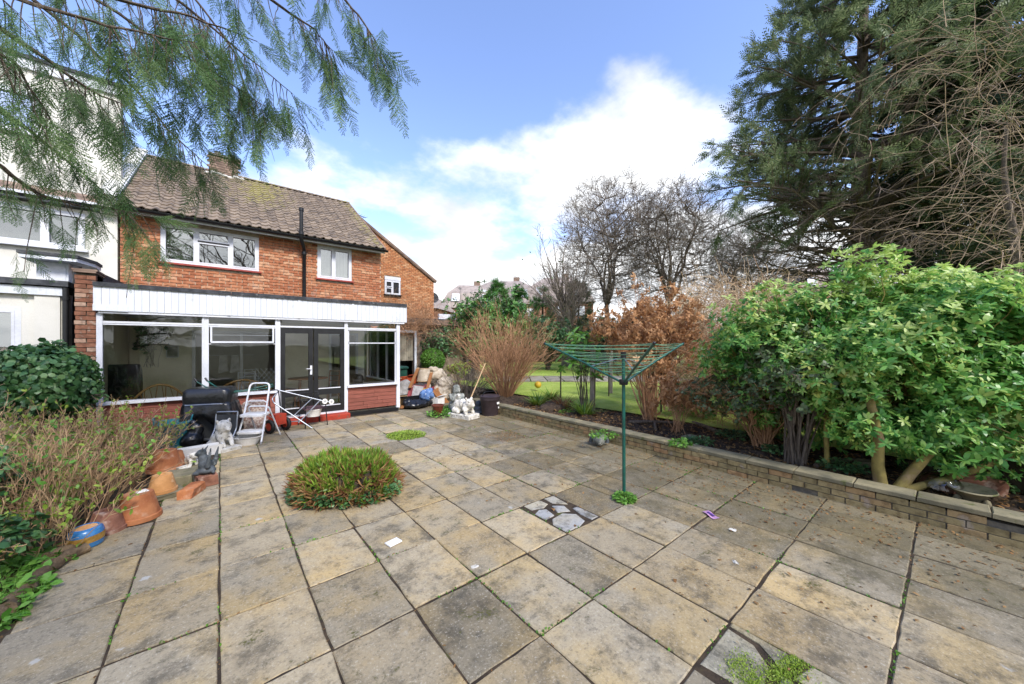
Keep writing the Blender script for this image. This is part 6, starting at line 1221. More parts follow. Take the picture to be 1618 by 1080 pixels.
# ---- barbecue under its black cover
bq = thing('covered_barbecue', 'gas barbecue under a torn black plastic cover beside the step ladder', 'barbecue', (-.12, 8.05, 0), R(-18))
def rbox(w_, d_, z0, z1, r=.08, tp=.9, n=6):
    g = Geo(); out_ = []
    for cxs, cys, a0 in ((1, 1, 0), (-1, 1, 90), (-1, -1, 180), (1, -1, 270)):
        for k in range(n): a = R(a0 + 90 * k / (n - 1)); out_.append((cxs * (w_ / 2 - r) + r * math.cos(a), cys * (d_ / 2 - r) + r * math.sin(a)))
    o = np.array(out_); m = len(o); L = [(1.0, z0), (1.02, z0 + (z1 - z0) * .5), (.99, z0 + (z1 - z0) * .82), (tp, z1 - .012), (tp * .93, z1)]; v = np.vstack([np.c_[o * s_, np.full(m, z)] for s_, z in L]); f = [[b * m + i, b * m + (i + 1) % m, (b + 1) * m + (i + 1) % m, (b + 1) * m + i] for b in range(len(L) - 1) for i in range(m)] + [list(range((len(L) - 1) * m, len(L) * m)), list(range(m))[::-1]]; g.add(v, f); return g
rbox(.66, .48, .66, .95, .1, .9).build('hood', M_COVER, bq, 45)
g = Geo(); m = 56; a = np.linspace(0, 2 * np.pi, m, endpoint=False); rg = np.random.default_rng(70); L = []
for k, (s_, z, am) in enumerate(((.99, .72, .0), (1.06, .66, .012), (1.12, .55, .03), (1.16, .42, .045), (1.2, .28, .06), (1.22, .14, .07))):
    wv = 1 + am * np.sin(a * 9 + k * .6) + am * .6 * np.sin(a * 17 + 1) ; sq = 1 / np.maximum(np.abs(np.cos(a)), np.abs(np.sin(a))) ** .7; lo = z if k < 3 else z + .10 * np.sin(a * 3 + 1) + .04 * np.sin(a * 11); L.append(np.c_[np.cos(a) * sq * .335 * s_ * wv, np.sin(a) * sq * .25 * s_ * wv, np.broadcast_to(lo, m)])
v = np.vstack(L); f = [[b * m + i, b * m + (i + 1) % m, (b + 1) * m + (i + 1) % m, (b + 1) * m + i] for b in range(5) for i in range(m) if not (b > 2 and 38 < i < 47)]; g.add(v, f); o = g.build('torn_cover', M_COVER, bq, 70); sd = o.modifiers.new('thickness', 'SOLIDIFY'); sd.thickness = .004
for sx in (-1, 1):
    for sy in (-1, 1): tube('leg', [(sx * .26, sy * .17, 0), (sx * .26, sy * .17, .68)], .013, M_ALU, bq)
Geo().box((0, .02, .30), (.5, .3, .5)).build('cabinet', M_GREYP, bq); Geo().box((0, -.04, .10), (.56, .36, .02)).build('shelf', M_ALU, bq); tube('handle', roundpath([(-.25, -.25, .70), (-.25, -.30, .70), (.25, -.30, .70), (.25, -.25, .70)], .02), .008, M_ALU, bq)
fs = thing('folding_stool', 'folded grey metal frame seat leaning against the barbecue', 'stool', (.06, 7.62, 0), R(-30))
for sx in (-1, 1): tube('leg', roundpath([(sx * .16, -.22, 0), (sx * .16, .02, .28), (sx * .16, .06, .56)], .05), .012, M_ALU, fs)
tube('top_bar', [(-.16, .06, .56), (.16, .06, .56)], .012, M_ALU, fs); Geo().box((0, .055, .33), (.29, .02, .36)).build('panel', M_GREYP, fs); tube('stretcher', [(-.16, -.06, .18), (.16, -.06, .18)], .009, M_ALU, fs)
hp = thing('green_hoop', 'bent green plastic hoops resting on top of the barbecue', 'hoop', (.12, 8.15, .95), R(-15))
tube('hoop', roundpath([(-.42, -.1, .10), (-.25, -.14, -.02), (.1, -.22, -.10), (.62, -.1, -.06), (.66, .1, -.04)], .1), .011, M_GREENM, hp); tube('hoop', roundpath([(-.30, -.02, .10), (-.12, -.1, -.03), (.2, -.18, -.09), (.66, 0, .0)], .1), .011, M_GREENM, hp)
for p in ((-.42, -.1, .10), (-.30, -.02, .10)): tube('grip', [p, (p[0] - .035, p[1] + .01, p[2] + .055)], .015, M_BLACK, hp)
tb = thing('teal_tub', 'teal plastic garden tub between dry bush and barbecue', 'tub', (-.58, 7.85, 0)); Geo().lathe([(.17, 0), (.215, .42), (.235, .44), (.235, .47), (.21, .47), (.205, .43), (.165, .03), (.001, .03)], 28).build('body', M_TEAL, tb, 40)
for s_ in (-1, 1): tube('handle', roundpath([(s_ * .21, -.06, .46), (s_ * .23, -.07, .54), (s_ * .23, .07, .54), (s_ * .21, .06, .46)], .03), .011, M_TEAL, tb)
sk = thing('black_sack', 'slumped black refuse sack between teal tub and barbecue', 'sack', (-.36, 7.75, 0)); blob('sack', [((0, 0, .14), (.16, .15, .15)), ((.05, .02, .3), (.11, .1, .12)), ((.02, 0, .42), (.05, .04, .06))], M_COVER, sk, .02, noise=.03, nscale=.06)
wt = thing('white_trough', 'long white plastic window box on the ground left of the lion', 'planter', (-.26, 7.18, 0), R(8)); Geo().add(*[(lambda w0, d0, w1, d1, h, t: (np.array([(-w0, -d0, 0), (w0, -d0, 0), (w0, d0, 0), (-w0, d0, 0), (-w1, -d1, h), (w1, -d1, h), (w1, d1, h), (-w1, d1, h), (-w1 + t, -d1 + t, h), (w1 - t, -d1 + t, h), (w1 - t, d1 - t, h), (-w1 + t, d1 - t, h), (-w0 + t, -d0 + t, .02), (w0 - t, -d0 + t, .02), (w0 - t, d0 - t, .02), (-w0 + t, d0 - t, .02)]), [[3, 2, 1, 0], [12, 13, 14, 15]] + [[b + i, b + (i + 1) % 4, b + 4 + (i + 1) % 4, b + 4 + i] for b in (0, 4, 8) for i in range(4)]))(.26, .07, .29, .09, .15, .01)][0]).build('body', M_WPLAST, wt)
# ---- white step ladder
sl_ = thing('step_ladder', 'white two-tread folding step ladder in front of the sun room', 'step ladder', (.52, 7.72, 0), R(-32))
tube('front_frame', roundpath([(-.20, -.30, 0), (-.175, -.12, .42), (-.16, .06, 1.0), (.16, .06, 1.0), (.175, -.12, .42), (.20, -.30, 0)], .08), .015, M_WMETAL, sl_, 10); tube('rear_frame', roundpath([(-.20, .34, 0), (-.165, .0, .60), (.165, .0, .60), (.20, .34, 0)], .06), .013, M_WMETAL, sl_, 10)
for z, y, dp in ((.50, -.10, .30), (.23, -.22, .22)):
    g = rbox(.36, dp, z - .045, z, .05, .97); v = g.v[0]; v[:, 1] += y; g.build('tread', M_WPLAST, sl_, 45)
for s_ in (-1, 1): tube('link', [(s_ * .17, -.06, .46), (s_ * .175, .12, .36)], .007, M_ALU, sl_); tube('foot', [(s_ * .20, -.30, 0), (s_ * .198, -.285, .04)], .018, M_CLOTHG, sl_); tube('foot', [(s_ * .20, .34, 0), (s_ * .198, .325, .04)], .017, M_CLOTHG, sl_)
tube('grab_bar', roundpath([(-.165, -.02, .62), (-.15, -.05, .70), (.15, -.05, .70), (.165, -.02, .62)], .05), .009, M_WMETAL, sl_)
wb = thing('washing_up_bowl', 'white plastic washing-up bowl beneath the step ladder', 'bowl', (.34, 7.55, 0), R(-32)); Geo().lathe([(.15, 0), (.205, .12), (.225, .13), (.225, .14), (.195, .135), (.14, .012), (.001, .012)], 24, sx=1.1, sy=.85).build('body', M_WPLAST, wb, 35)
pb = thing('printed_bag', 'patterned fabric bag standing behind the step ladder', 'bag', (.48, 8.25, 0), R(-10)); blob('bag', [((0, 0, .2), (.24, .1, .2)), ((0, 0, .45), (.22, .07, .22)), ((.1, 0, .6), (.1, .05, .06))], M_PRINT, pb, .022, noise=.03, nscale=.1)
tr = thing('hose_trolley', 'black wheeled trolley with red hub behind the step ladder', 'trolley', (.86, 8.2, 0), R(30))
for s_ in (-1, 1):
    w_ = Geo().lathe([(.075, -.025), (.12, -.03), (.135, 0), (.12, .03), (.075, .025)], 20, closed=True).build('wheel', M_RUBBER, tr, 40, loc=(s_ * .16, 0, .135)); w_.rotation_euler = (0, R(90), 0); h_ = Geo().lathe([(.001, -.02), (.08, -.02), (.08, .02), (.001, .02)], 14).build('hub', M_REDSTEP, tr, 40, loc=(s_ * .16, 0, .135)); h_.rotation_euler = (0, R(90), 0)
tube('axle', [(-.16, 0, .135), (.16, 0, .135)], .012, M_ALU, tr); Geo().box((0, .0, .25), (.22, .18, .2)).build('box', M_REDSTEP, tr); tube('handle', roundpath([(-.1, .05, .3), (-.1, .12, .8), (.1, .12, .8), (.1, .05, .3)], .05), .01, M_BLACK, tr)
ff = thing('folding_trolley', 'silver folding metal frame tipped over before the black doors', 'trolley', (1.12, 8.35, 0), R(-12))
tube('rail', [(-.22, 0, .78), (.58, -.12, .52)], .013, M_ALU, ff); tube('rail', [(-.30, -.08, .55), (.36, -.26, .02)], .013, M_ALU, ff); tube('rail', roundpath([(-.22, 0, .78), (-.34, -.02, .62), (-.30, -.08, .55)], .04), .011, M_ALU, ff); tube('cross_bar', [(.02, -.14, .26), (.36, -.08, .60)], .010, M_ALU, ff); tube('cross_bar', [(.12, -.2, .14), (.50, -.1, .55)], .010, M_ALU, ff); tube('cross_bar', [(-.18, .02, .25), (.16, -.02, .25)], .010, M_ALU, ff); tube('cross_bar', [(-.18, .02, .14), (.16, -.02, .14)], .010, M_ALU, ff); tube('upright', [(-.20, .02, .78), (-.18, .02, .0)], .012, M_ALU, ff)
for p in ((.58, -.12, .52), (.70, -.10, .50)): w_ = Geo().lathe([(.02, -.012), (.05, -.015), (.055, 0), (.05, .015), (.02, .012)], 16, closed=True).build('wheel', M_WPLAST, ff, 40, loc=p); w_.rotation_euler = (R(90), 0, R(20))
tube('axle', [(.56, -.12, .52), (.72, -.10, .50)], .007, M_ALU, ff)
mc = thing('metal_chair', 'small black metal garden chair with mauve seat before the doors', 'chair', (1.50, 8.42, 0), R(8))
for sx in (-1, 1):
    tube('leg', [(sx * .21, -.22, 0), (sx * .19, -.18, .36), (sx * .19, -.17, .50)], .010, M_BLACK, mc); tube('leg', [(sx * .21, .22, 0), (sx * .185, .16, .36), (sx * .18, .25, .66)], .010, M_BLACK, mc); tube('armrest', roundpath([(sx * .19, -.17, .50), (sx * .2, .0, .52), (sx * .18, .22, .54)], .04), .009, M_BLACK, mc)
tube('back_bar', [(-.18, .25, .66), (.18, .25, .66)], .010, M_BLACK, mc); tube('back_bar', [(-.18, .21, .52), (.18, .21, .52)], .008, M_BLACK, mc); Geo().box((0, -.01, .37), (.40, .38, .025), ch=.008).build('seat', plain('mauve_seat', '#5d4448', '#4a363a', 9, .7, .2, 60), mc)
cb = thing('white_tub', 'small white plastic tub hanging beneath the metal chair seat', 'tub', (1.50, 8.36, .20)); Geo().lathe([(.11, 0), (.14, .13), (.15, .14), (.15, .15), (.13, .15), (.1, .01), (.001, .01)], 20, sx=1.1).build('body', M_WPLAST, cb, 40)
# ---- things on the patio
tag(link('white_card', Geo().box((0, 0, .006), (.115, .085, .009)).mesh('white_card'), M_PAPER, None, (1.145, 3.0, .001), R(12)), 'small white rectangular card lying on the slabs', 'card')
wr = thing('sweet_wrapper', 'pink and purple printed wrapper lying on the slabs near the wall', 'wrapper', (3.76, 1.49, .004), R(60)); g = Geo(); xs = np.linspace(-.08, .08, 6); v = [(x, y, .006 + .006 * math.sin(40 * x + 20 * y)) for y in (-.035, .035) for x in xs]; g.add(v, [[i, i + 1, 7 + i, 6 + i] for i in range(5)]); g.build('foil', plain('pink_foil', '#d8a8c8', '#b88ab8', 20, .35, .2, 60, c3='#e8e0ea', sc3=30), wr); Geo().box((.0, 0, .014), (.09, .022, .003)).build('printed_band', plain('purple_print', '#5a3a8a', '#6a4a9a', 20, .4, 0, 60), wr)
dk = [(1.5, 2.28), (3.1, 1.05), (3.62, 1.25), (4.02, 5.6), (0.6, 2.2), (2.6, .9)]
for k, (x, y) in enumerate(dk[:4]): stone('pale_pebble', ['pale flat pebble near the white card', 'white stone flake on the right front slabs', 'white flake beside the pink wrapper', 'pale pebble beside the tan grit'][k], (x, y, .001), (.04, .03, .006), M_STAT, k * .8, 'pebble', 30 + k, .004)
bn = thing('brown_bin', 'dark brown round plastic bin with handle at the far end of the wall', 'bin', (5.02, 6.98, 0)); Geo().lathe([(.19, 0), (.235, .36), (.245, .37), (.245, .42), (.225, .43)], 26).build('body', M_BINB, bn, 40); Geo().lathe([(.25, .425), (.255, .45), (.2, .475), (.001, .48)], 26).build('lid', M_BINB, bn, 40); tube('handle', roundpath([(-.22, 0, .45), (-.2, -.02, .56), (.2, -.02, .56), (.22, 0, .45)], .08), .009, M_BLACK, bn)
o = Geo().box((0, 0, 0), (.09, .004, .05)).build('sticker', M_PAPER, bn, loc=(-.01 + .08, -.232, .30)); o.rotation_euler = (0, 0, R(18)); o = Geo().box((0, 0, 0), (.05, .004, .04)).build('sticker', M_PAPER, bn, loc=(.10, -.212, .19)); o.rotation_euler = (0, 0, R(25))
bpn = pot('brown_pot', 'glazed brown pot on a saucer among weeds by the rubbish pile', (4.02, 7.72, .03), .14, .22, plain('brown_glaze', '#6e3626', '#552a1e', 7, .3, .1, 40, spec=.5), True); Geo().lathe([(.12, -.03), (.2, 0), (.22, .02), (.2, .02), (.12, -.01), (.001, -.01)], 24).build('saucer', M_BINB, bpn, 40)
tag(link('broom_pole', Geo().tube(T((4.55, 7.15, .35), (4.98, 7.45, .75), (5.42, 7.75, 1.18)), .016, 8).mesh('broom_pole', 60), M_WOODL), 'pale wooden pole leaning from the beast statue into the tan shrub', 'pole')
# ---- rubbish pile
def sack(name, label, loc, parts, m, noise=.10, vox=.024, cat='sack'): t = thing(name, label, cat, loc); blob(name.split('_')[-1], parts, m, t, vox, noise=noise, nscale=.13); return t
sack('black_sack', 'flat shiny black sack at the front of the rubbish pile', (4.02, 8.95, 0), [((0, 0, .1), (.34, .25, .12)), ((.3, .1, .1), (.22, .2, .11)), ((-.2, .05, .16), (.15, .12, .1))], M_COVER); sack('blue_sack', 'blue patterned bundle resting on the black sack', (4.35, 9.0, .16), [((0, 0, .15), (.2, .18, .17)), ((.08, 0, .25), (.1, .1, .08))], M_CLOTHB); sack('cushion_bag', 'cream crumpled cushion on top right of the rubbish pile', (5.05, 9.75, .62), [((0, 0, .15), (.26, .2, .2)), ((.15, .05, .05), (.22, .18, .18)), ((-.1, 0, .3), (.2, .15, .1))], M_CLOTHC, cat='cushion'); sack('cream_bundle', 'large cream fabric bundle at the right of the rubbish pile', (5.1, 9.55, 0), [((0, 0, .25), (.3, .26, .28)), ((.1, -.05, .5), (.27, .2, .22)), ((-.05, .0, .15), (.28, .26, .18))], M_CLOTHC, cat='bundle'); sack('grey_bundle', 'pale grey bundle at the left of the rubbish pile', (3.95, 9.6, 0), [((0, 0, .3), (.26, .22, .3)), ((.05, 0, .55), (.2, .16, .14))], M_CLOTHG, cat='bundle'); sack('dark_sack', 'dark sack beside the sun room corner post', (3.8, 9.9, 0), [((0, 0, .22), (.25, .22, .24)), ((.2, .1, .18), (.2, .18, .2))], M_COVER)
def board(name, label, loc, dim, rot, m, cat='board', strip=None):
    t = thing(name, label, cat, loc); t.rotation_euler = tuple(R(a) for a in rot); Geo().box((0, 0, dim[2] / 2), dim).build('panel', m, t)
    if strip: Geo().box((0, 0, dim[2] + .004), (dim[0] * strip[0], dim[1] * strip[1], .006)).build('inlay', strip[2], t)
    return t
board('maroon_board', 'large maroon board leaning at the back of the rubbish pile', (4.66, 9.36, .12), (.85, .62, .03), (62, -12, 18), M_REDB); board('grey_board', 'grey panel with maroon edge leaning on the black sack', (4.13, 9.15, .22), (.32, .78, .06), (48, 8, -28), M_REDB, strip=(.85, .94, M_CLOTHG)); board('maroon_plank', 'narrow maroon plank leaning right of the grey panel', (4.42, 9.2, .2), (.14, .85, .05), (48, 4, -30), M_REDB); board('maroon_plank', 'maroon plank at the left edge of the grey panel', (3.97, 9.25, .2), (.14, .75, .05), (48, 8, -28), M_REDB)
for k, (a, b, lb) in enumerate((((3.62, 8.95, .03), (4.1, 9.4, .32), 'short brown plank jutting left from the rubbish pile'), ((4.0, 9.3, .5), (4.45, 9.75, 1.0), 'tall brown plank standing up through the rubbish pile'), ((4.35, 9.05, .3), (4.75, 9.5, .88), 'pale brown batten leaning across the maroon board'))):
    a, b = np.array(a), np.array(b); t = thing('loose_plank', lb, 'plank', tuple((a + b) / 2)); d = Vector(b - a); t.rotation_euler = d.to_track_quat('Y', 'Z').to_euler(); Geo().box((0, 0, 0), (.085, d.length, .025)).build('plank', M_WOOD, t); Geo().box((0, d.length / 2 - .02, .0142), (.07, .03, .004)).build('end_grain', M_WOODL, t)
ls = thing('lampshade', 'cream tapered lampshade on top of the rubbish pile', 'lampshade', (4.62, 9.72, .62)); Geo().lathe([(.22, 0), (.15, .36)], 22).build('shade', M_CLOTHC, ls, 60); Geo().lathe([(.222, -.005), (.228, 0), (.222, .012)], 22).build('trim', M_WOODL, ls, 60); Geo().lathe([(.152, .352), (.156, .36), (.15, .366)], 22).build('trim', M_WOODL, ls, 60)
def crate(name, label, loc, dim, rz, m, cat='box', lid=None):
    t = thing(name, label, cat, loc, rz); w_, d_, h = dim; e = .015; g = Geo(); g.box((0, 0, e / 2), (w_, d_, e)); g.build('base', m, t)
    for s_ in (-1, 1): Geo().box((s_ * (w_ / 2 - e / 2), 0, h / 2 + e / 2), (e, d_, h - e)).build('side', m, t); Geo().box((0, s_ * (d_ / 2 - e / 2), h / 2 + e / 2), (w_ - 2 * e, e, h - e)).build('end', m, t)
    if lid: o = Geo().box((0, 0, 0), (w_ * 1.04, d_ * .55, .012)).build('flap', lid, t, loc=(0, -d_ * .5, h + .03)); o.rotation_euler = (R(-25), 0, 0)
    return t
crate('orange_crate', 'orange-red open box behind the tall brown plank', (4.25, 9.95, .55), (.42, .32, .2), .4, M_ORANGE, lid=M_ORANGE); crate('black_crate', 'black crate beside the sun room corner', (3.95, 9.55 - .35, 0), (.5, .36, .32), .1, M_COVER); crate('cardboard_box', 'pale cardboard box on the dark sack by the sun room', (3.85, 10.1, .45), (.36, .3, .2), .3, M_WOODL, lid=M_WOODL); crate('pink_box', 'dusty pink box left of the grey bundle', (3.78, 9.75, .42), (.3, .25, .16), -.3, M_ORANGE)
crate('white_carton', 'white carton lying in front of the cream bundle', (4.75, 9.15, 0), (.34, .26, .2), .5, M_PAPER, lid=M_PAPER); crate('brown_carton', 'brown cardboard carton between grey bundle and sun room', (3.72, 9.35, .0), (.34, .3, .26), -.2, M_WOODL, lid=M_WOODL); board('white_board', 'white panel leaning behind the maroon board', (4.55, 9.85, .3), (.6, .5, .03), (70, 10, -10), M_PAPER); board('brown_board', 'brown veneered board leaning on the cream bundle', (4.95, 9.25, .1), (.3, .7, .03), (55, -14, 30), M_WOOD); crate('yellow_packet', 'small yellow carton beside the blue bundle', (4.42, 9.22, .34), (.18, .12, .12), .6, M_YELLOW); sack('navy_bundle', 'navy cloth bundle behind the grey bundle', (4.15, 10.5, .45), [((0, 0, .1), (.22, .2, .16))], plain('navy_cloth', '#2a3a5c', '#1e2b46', 8, .9, .3, 60), cat='bundle')
bk = thing('bicycle', 'small bicycle standing at the garage doorway behind the pile', 'bicycle', (4.55, 12.0, 0), R(20))
for x in (-.42, .42):
    w_ = Geo().lathe([(.27, -.018), (.30, -.016), (.31, 0), (.30, .016), (.27, .018)], 24, closed=True).build('wheel', M_RUBBER, bk, 40, loc=(x, 0, .31)); w_.rotation_euler = (R(90), 0, 0)
    for k in range(6): a = k * math.pi / 6; tube('spoke', [(-.27 * math.cos(a), -.27 * math.sin(a), 0), (.27 * math.cos(a), .27 * math.sin(a), 0)], .003, M_ALU, w_, 4)
for a, b in (((-.42, 0, .31), (-.1, 0, .31)), ((-.1, 0, .31), (-.2, 0, .72)), ((-.42, 0, .31), (-.18, 0, .66)), ((-.1, 0, .31), (.3, 0, .68)), ((-.18, 0, .66), (.3, 0, .72)), ((.42, 0, .31), (.28, 0, .85))): tube('frame_tube', [a, b], .017, M_BLUEG, bk)
tube('handlebar', [(.25, -.25, .9), (.28, 0, .87), (.25, .25, .9)], .011, M_ALU, bk); Geo().ball((-.21, 0, .75), (.13, .07, .035), 12, 8).build('saddle', M_BLACK, bk, 60)
wbn = thing('wheelie_bin', 'dark green wheelie bin seen through the sun room end glazing', 'bin', (4.12, 10.7, 0), R(5)); Geo().prism([(-.24, .05), (.24, .05), (.28, .95), (-.28, .95)], .52, 1, -.26).build('body', M_BINDG, wbn); Geo().box((0, -.01, .985), (.60, .60, .07), ch=.03).build('lid', M_BINDG, wbn); tube('handle', [(-.22, .3, .95), (.22, .3, .95)], .016, M_BINDG, wbn)
for s_ in (-1, 1): w_ = Geo().lathe([(.001, -.025), (.09, -.025), (.1, 0), (.09, .025), (.001, .025)], 16).build('wheel', M_RUBBER, wbn, 40, loc=(s_ * .26, .22, .1)); w_.rotation_euler = (0, R(90), 0)
# ---- posts and things in the raised bed
def post(label, loc, h, w_, m, lean=(0, 0), cap=None):
    t = thing('wooden_post', label, 'post', loc); t.rotation_euler = (R(lean[0]), R(lean[1]), R(20)); g = Geo(); g.box((0, 0, h / 2), (w_, w_, h), ch=w_ * .12); g.build('post', m, t)
    if cap: Geo().box((0, 0, h + .01), (w_ * 1.15, w_ * 1.15, .02)).build('top', m, t)
post('tall pale grey wooden post behind the left airer arm', (6.58, 5.15, .1), 2.0, .10, M_GREYW, (1, -1), True); post('thin dark stake right of the airer pole', (7.5, 4.0, .1), 1.0, .035, M_DARKW); post('short grey post seen behind the airer lines', (9.2, 6.5, .2), 1.3, .08, M_GREYW); post('thin dark stake beside the pale wooden post', (7.3, 6.8, .2), .9, .03, M_DARKW)
ts = thing('trellis', 'small dark lattice panel behind the airer pole', 'trellis', (8.4, 6.3, .2), R(-40)); [Geo().box((-.25 + .1 * k, 0, .95), (.02, .015, .55)).build('lath', M_DARKW, ts) for k in range(6)]; [Geo().box((0, -.016, .72 + .1 * k), (.54, .015, .02)).build('lath', M_DARKW, ts) for k in range(5)]; [Geo().box((s_ * .25, .02, .5), (.03, .02, 1.0)).build('leg', M_DARKW, ts) for s_ in (-1, 1)]
yb = thing('yellow_ball', 'yellow ball on the lawn edge above the raised bed', 'ball', tuple(atZ(850, 612, .3))); Geo().ball((0, 0, .09), .11, 16, 12).build('ball', M_YELLOW, yb, 60); Geo().lathe([(.012, .198), (.02, .2), (.012, .206)], 10).build('valve', M_BLACK, yb, 60)
for k, (a, b, r_) in enumerate((((6.1, 3.9, .19), (6.75, 3.2, .2), .035), ((6.0, 3.3, .19), (6.5, 3.6, .2), .028), ((5.75, 1.05, .18), (6.3, .75, .22), .03), ((6.6, 2.5, .19), (7.0, 3.1, .2), .04))):
    tag(link('cut_branch', Geo().tube(bow(a, (np.array(a) + np.array(b)) / 2 + np.array([.05, .03, .02]), b, 7), np.linspace(r_, r_ * .7, 7), 8).mesh('cut_branch', 60), M_BARK), ['cut branch lying in the bed right of the airer', 'thin cut stick lying in the bed left of the low sapling', 'stick lying under the glossy evergreen', 'thick cut branch beneath the dark shrub'][k], 'branch')
for k in range(7):
    a = atZ(872 + 9 * k, 655 + 3 * k, .20); b = atZ(905 + 11 * k, 674 + 4 * k, .02); tag(link('dry_vine', Geo().tube(bow(a, (a + b) / 2 + np.array([0, 0, .08]), b, 7), .006, 6).mesh('dry_vine', 60), M_TWIGT), ['leftmost dry stem trailing over the far end of the wall', 'dry stem second from the bin trailing over the wall', 'dry stem trailing over the wall, third from the bin', 'middle one of the dry stems trailing over the wall', 'dry stem trailing over the wall, third from the stone head', 'dry stem trailing over the wall, second nearest the stone head', 'dry stem trailing over the wall nearest the stone head'][k], 'stem', 'dry stems trailing over the wall')
bs = thing('stone_basin', 'pale footed stone basin behind the wall near the right picture edge', 'basin', (5.62, -.14, .15)); Geo().lathe([(.10, 0), (.12, .02), (.085, .05), (.10, .08), (.17, .13), (.2, .15), (.19, .16), (.15, .13), (.001, .10)], 24, sy=.8).build('bowl', M_STONE, bs, 40); 
for a in (0, 120, 240): Geo().ball((.12 * math.cos(R(a)), .1 * math.sin(R(a)), .04), (.03, .03, .05), 8, 6).build('foot', M_STONE, bs, 60)
gc = thing('glass_cloche', 'clear glass dome standing behind the stone basin', 'cloche', (5.72, .06, .16)); Geo().lathe([(.16, 0), (.17, .06), (.155, .13), (.11, .19), (.05, .215), (.001, .22)], 22).build('dome', M_GLASS, gc, 60); Geo().ball((0, 0, .235), .022, 10, 8).build('knob', M_GLASS, gc, 60)
stone('terracotta_trough', 'long brown terracotta trough behind the stone basin', (6.05, -.12, .15), (.5, .2, .16), M_TERRAB, -.9, 'trough', 50); stone('concrete_block', 'pale concrete block at the right picture edge behind the wall', (5.86, -.78, .15), (.2, .42, .2), M_STONE, .2, 'block', 51); stone('timber_sleeper', 'dark sleeper lying under the evergreen at the right', (6.7, -.25, .15), (.22, 1.5, .2), M_DARKW, .9, 'sleeper', 52); stone('timber_sleeper', 'dark damp sleeper stacked behind the terracotta trough', (6.9, -.75, .17), (.22, 1.3, .34), M_DARKW, 1.1, 'sleeper', 53)
for k, (x, y, z, d, lb) in enumerate(((6.45, .2, .15, (.3, .25, .06), 'flat pale stone under the slanting trunk'), (6.5, -.55, .35, (.35, .3, .05), 'pale paving piece on the dark sleeper'), (6.3, .65, .15, (.25, .2, .08), 'grey stone behind the yellow trunks'), (5.75, 2.6, .15, (.2, .14, .1), 'dark stone in the bed behind the airer'))): stone('garden_stone', lb, (x, y, z), d, M_STONE, k, 'stone', 60 + k)
sack('soil_heap', 'heap of dark soil in the bed left of the wooden post', (6.05, 5.9, .12), [((0, 0, .05), (.35, .3, .14)), ((.2, .2, .08), (.2, .2, .12))], M_SOIL, .05, cat='soil heap')
# ---- furniture inside the sun room
FZ = .105
def rattan(name, label, loc, rz, W, cat):
    t = thing(name, label, cat, loc, rz); h = W / 2; P = bow((-h, .3, .55), (0, .36, 1.12), (h, .3, .55), 14); tube('back_rail', P, .020, M_RATTAN, t); tube('lower_rail', [(-h, .3, .45), (h, .3, .45)], .016, M_RATTAN, t)
    n = int(W / .13)
    for k in range(1, n):
        f = k / n; p = P[min(13, int(f * 13))]; tube('slat', [(-h + W * f, .3, .45), p], .008, M_RATTAN, t, 5); tube('slat', [(-h + W * f, .3, .45), P[min(13, int(min(1, f + .12) * 13))]], .006, M_RATTAN, t, 5)
    for sx in (-1, 1): tube('leg', [(sx * h, -.3, 0), (sx * h, -.28, .5)], .018, M_RATTAN, t); tube('leg', [(sx * h, .32, 0), (sx * h, .3, .55)], .018, M_RATTAN, t); tube('arm', roundpath([(sx * h, -.28, .5), (sx * h, -.1, .62), (sx * h, .3, .60)], .08), .018, M_RATTAN, t)
    g = rbox(W * .95, .58, .28, .42, .07, .93); g.build('cushion', M_CLOTHC, t, 45); return t
rattan('rattan_sofa', 'cane sofa with curved latticed back inside behind the step ladder window', (.36, 9.75, FZ), R(182), 1.0, 'sofa'); rattan('rattan_chair', 'cane chair with hooped back inside behind the left pane', (-.92, 9.65, FZ), R(188), .72, 'chair')
oc = thing('office_chair', 'black high-backed chair inside the left end of the sun room', 'chair', (-1.28, 9.8, FZ), R(160)); rbox(.5, .48, .42, .52, .1, .94).build('seat', M_BLACK, oc, 45); o = rbox(.5, .12, 0, .72, .05, .9).build('back', M_BLACK, oc, 45, loc=(0, .24, .5)); Geo().lathe([(.03, 0), (.03, .42)], 10, (0, 0, 0)).build('column', M_BLACK, oc, 60)
for k in range(5): a = k * 2 * math.pi / 5; tube('base_arm', [(0, 0, .1), (.28 * math.cos(a), .28 * math.sin(a), .05)], .018, M_BLACK, oc)
rtb = thing('round_table', 'round wooden table inside behind the black doors', 'table', (1.75, 10.4, FZ)); Geo().lathe([(.001, .70), (.44, .70), (.46, .715), (.44, .73), (.001, .73)], 28).build('top', M_WOOD, rtb, 40); [tube('leg', [(.3 * math.cos(a), .3 * math.sin(a), 0), (.26 * math.cos(a), .26 * math.sin(a), .7)], .022, M_WOOD, rtb) for a in (.7, 2.27, 3.84, 5.41)]
def dchair(label, loc, rz, m, nm='dining_chair'):
    t = thing(nm, label, 'chair', loc, rz); Geo().box((0, 0, .44), (.4, .4, .03), ch=.01).build('seat', m, t)
    for sx in (-1, 1): tube('leg', [(sx * .17, -.17, 0), (sx * .17, -.17, .44)], .015, m, t); tube('leg', [(sx * .17, .19, 0), (sx * .17, .19, .44), (sx * .165, .22, .9)], .015, m, t)
    for z in (.62, .76, .88): tube('back_rail', [(-.165, .21, z), (.165, .21, z)], .012, m, t)
dchair('brown wooden chair inside left of the round table', (1.3, 10.5, FZ), R(80), M_WOOD); dchair('brown wooden chair inside right of the round table', (2.15, 10.15, FZ), R(-60), M_WOOD)
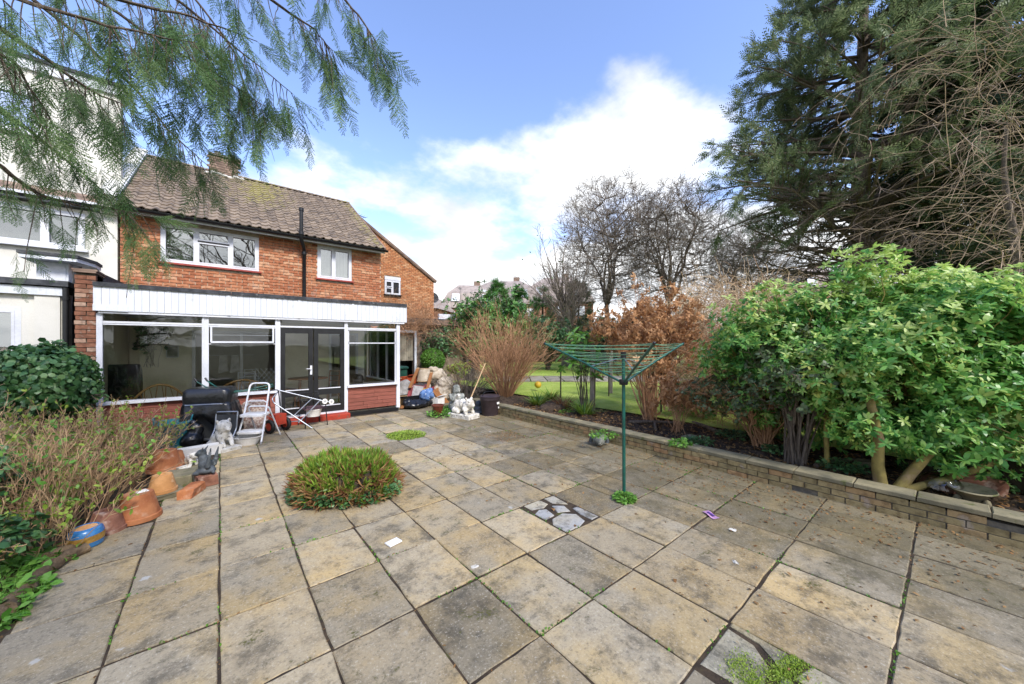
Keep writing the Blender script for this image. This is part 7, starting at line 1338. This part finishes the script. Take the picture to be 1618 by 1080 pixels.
dchair('white metal chair in the dim room behind the cane sofa', (.55, 11.0, FZ), R(10), M_WMETAL, 'metal_chair'); dchair('white metal chair in the dim room farther behind the cane sofa', (.75, 12.2, .1), R(20), M_WMETAL, 'metal_chair')
tag(thing('wine_rack', 'white lattice rack inside left of the black doors', 'rack', (.98, 10.9, FZ)), None); wk = bpy.data.objects['wine_rack']; [tube('lath', [(-.2 + .1 * k, 0, .5), (-.2 + .1 * k + .35, 0, .98)], .007, M_WMETAL, wk, 4) for k in range(-2, 3)]; [tube('lath', [(.35 - .2 + .1 * k, .01, .5), (-.2 + .1 * k, .01, .98)], .007, M_WMETAL, wk, 4) for k in range(-2, 3)]; [tube('leg', [(s_ * .3, 0, 0), (s_ * .3, 0, 1.0)], .01, M_WMETAL, wk) for s_ in (-1, 1)]
hm = thing('crash_helmet', 'black helmet resting on the sill inside the right window', 'helmet', (2.62, 9.16, .73), R(-60)); blob('shell', [((0, 0, .12), (.14, .12, .125)), ((.03, 0, .08), (.125, .11, .09))], M_BLACK, hm, .014, smooth=4); Geo().lathe([(.118, .06), (.135, .07), (.135, .1), (.118, .11)], 20).build('trim', M_GREYP, hm, 40)
Geo().box((2.9, 9.24, .715), (1.1, .38, .025)).build('inner_shelf', M_CLOTHG, con)
pc = thing('small_picture', 'small white framed picture on the inner wall behind the left pane', 'picture', (-.86, 11.42, 1.52)); [Geo().box(*q).build('frame', M_WHITE, pc) for q in (((0, 0, .13), (.2, .02, .02)), ((0, 0, -.13), (.2, .02, .02)), ((-.1, 0, 0), (.02, .02, .24)), ((.1, 0, 0), (.02, .02, .24)))]; Geo().box((0, .005, 0), (.18, .01, .24)).build('print', M_CLOTHG, pc)
shrub('hanging_plant', 'dark trailing plant on the inner wall behind the left pane', (-1.15, 11.2, 1.2), (0, 0, .55), (.22, .15, .5), 12, 501, L_IVY, leaf_t(.7), .10, 160, M_TWIG, 1, .006, cat='plant')
hw = thing('hung_washing', 'pale cloths hanging in the dim room behind the cane sofa', 'washing', (.05, 10.9, 0)); [Geo().prism([(x - .09, 1.0), (x + .1, 1.05), (x + .07, 1.42), (x - .06, 1.42)], .02, 1, .02 * k).build('cloth', M_CLOTHG, hw) for k, x in enumerate((0, .22))]; tube('line', [(-.3, .02, 1.43), (.6, .02, 1.43)], .004, M_WHITE, hw)
cu = thing('kitchen_cupboard', 'pale wall cupboard in the room behind the doors', 'cupboard', (1.9, 12.6, 1.3)); Geo().box((0, .2, .35), (.9, .34, .7)).build('carcass', M_CREAM, cu); [Geo().box((s_ * .225, .02, .35), (.43, .02, .66)).build('door', M_WHITE, cu) for s_ in (-1, 1)]
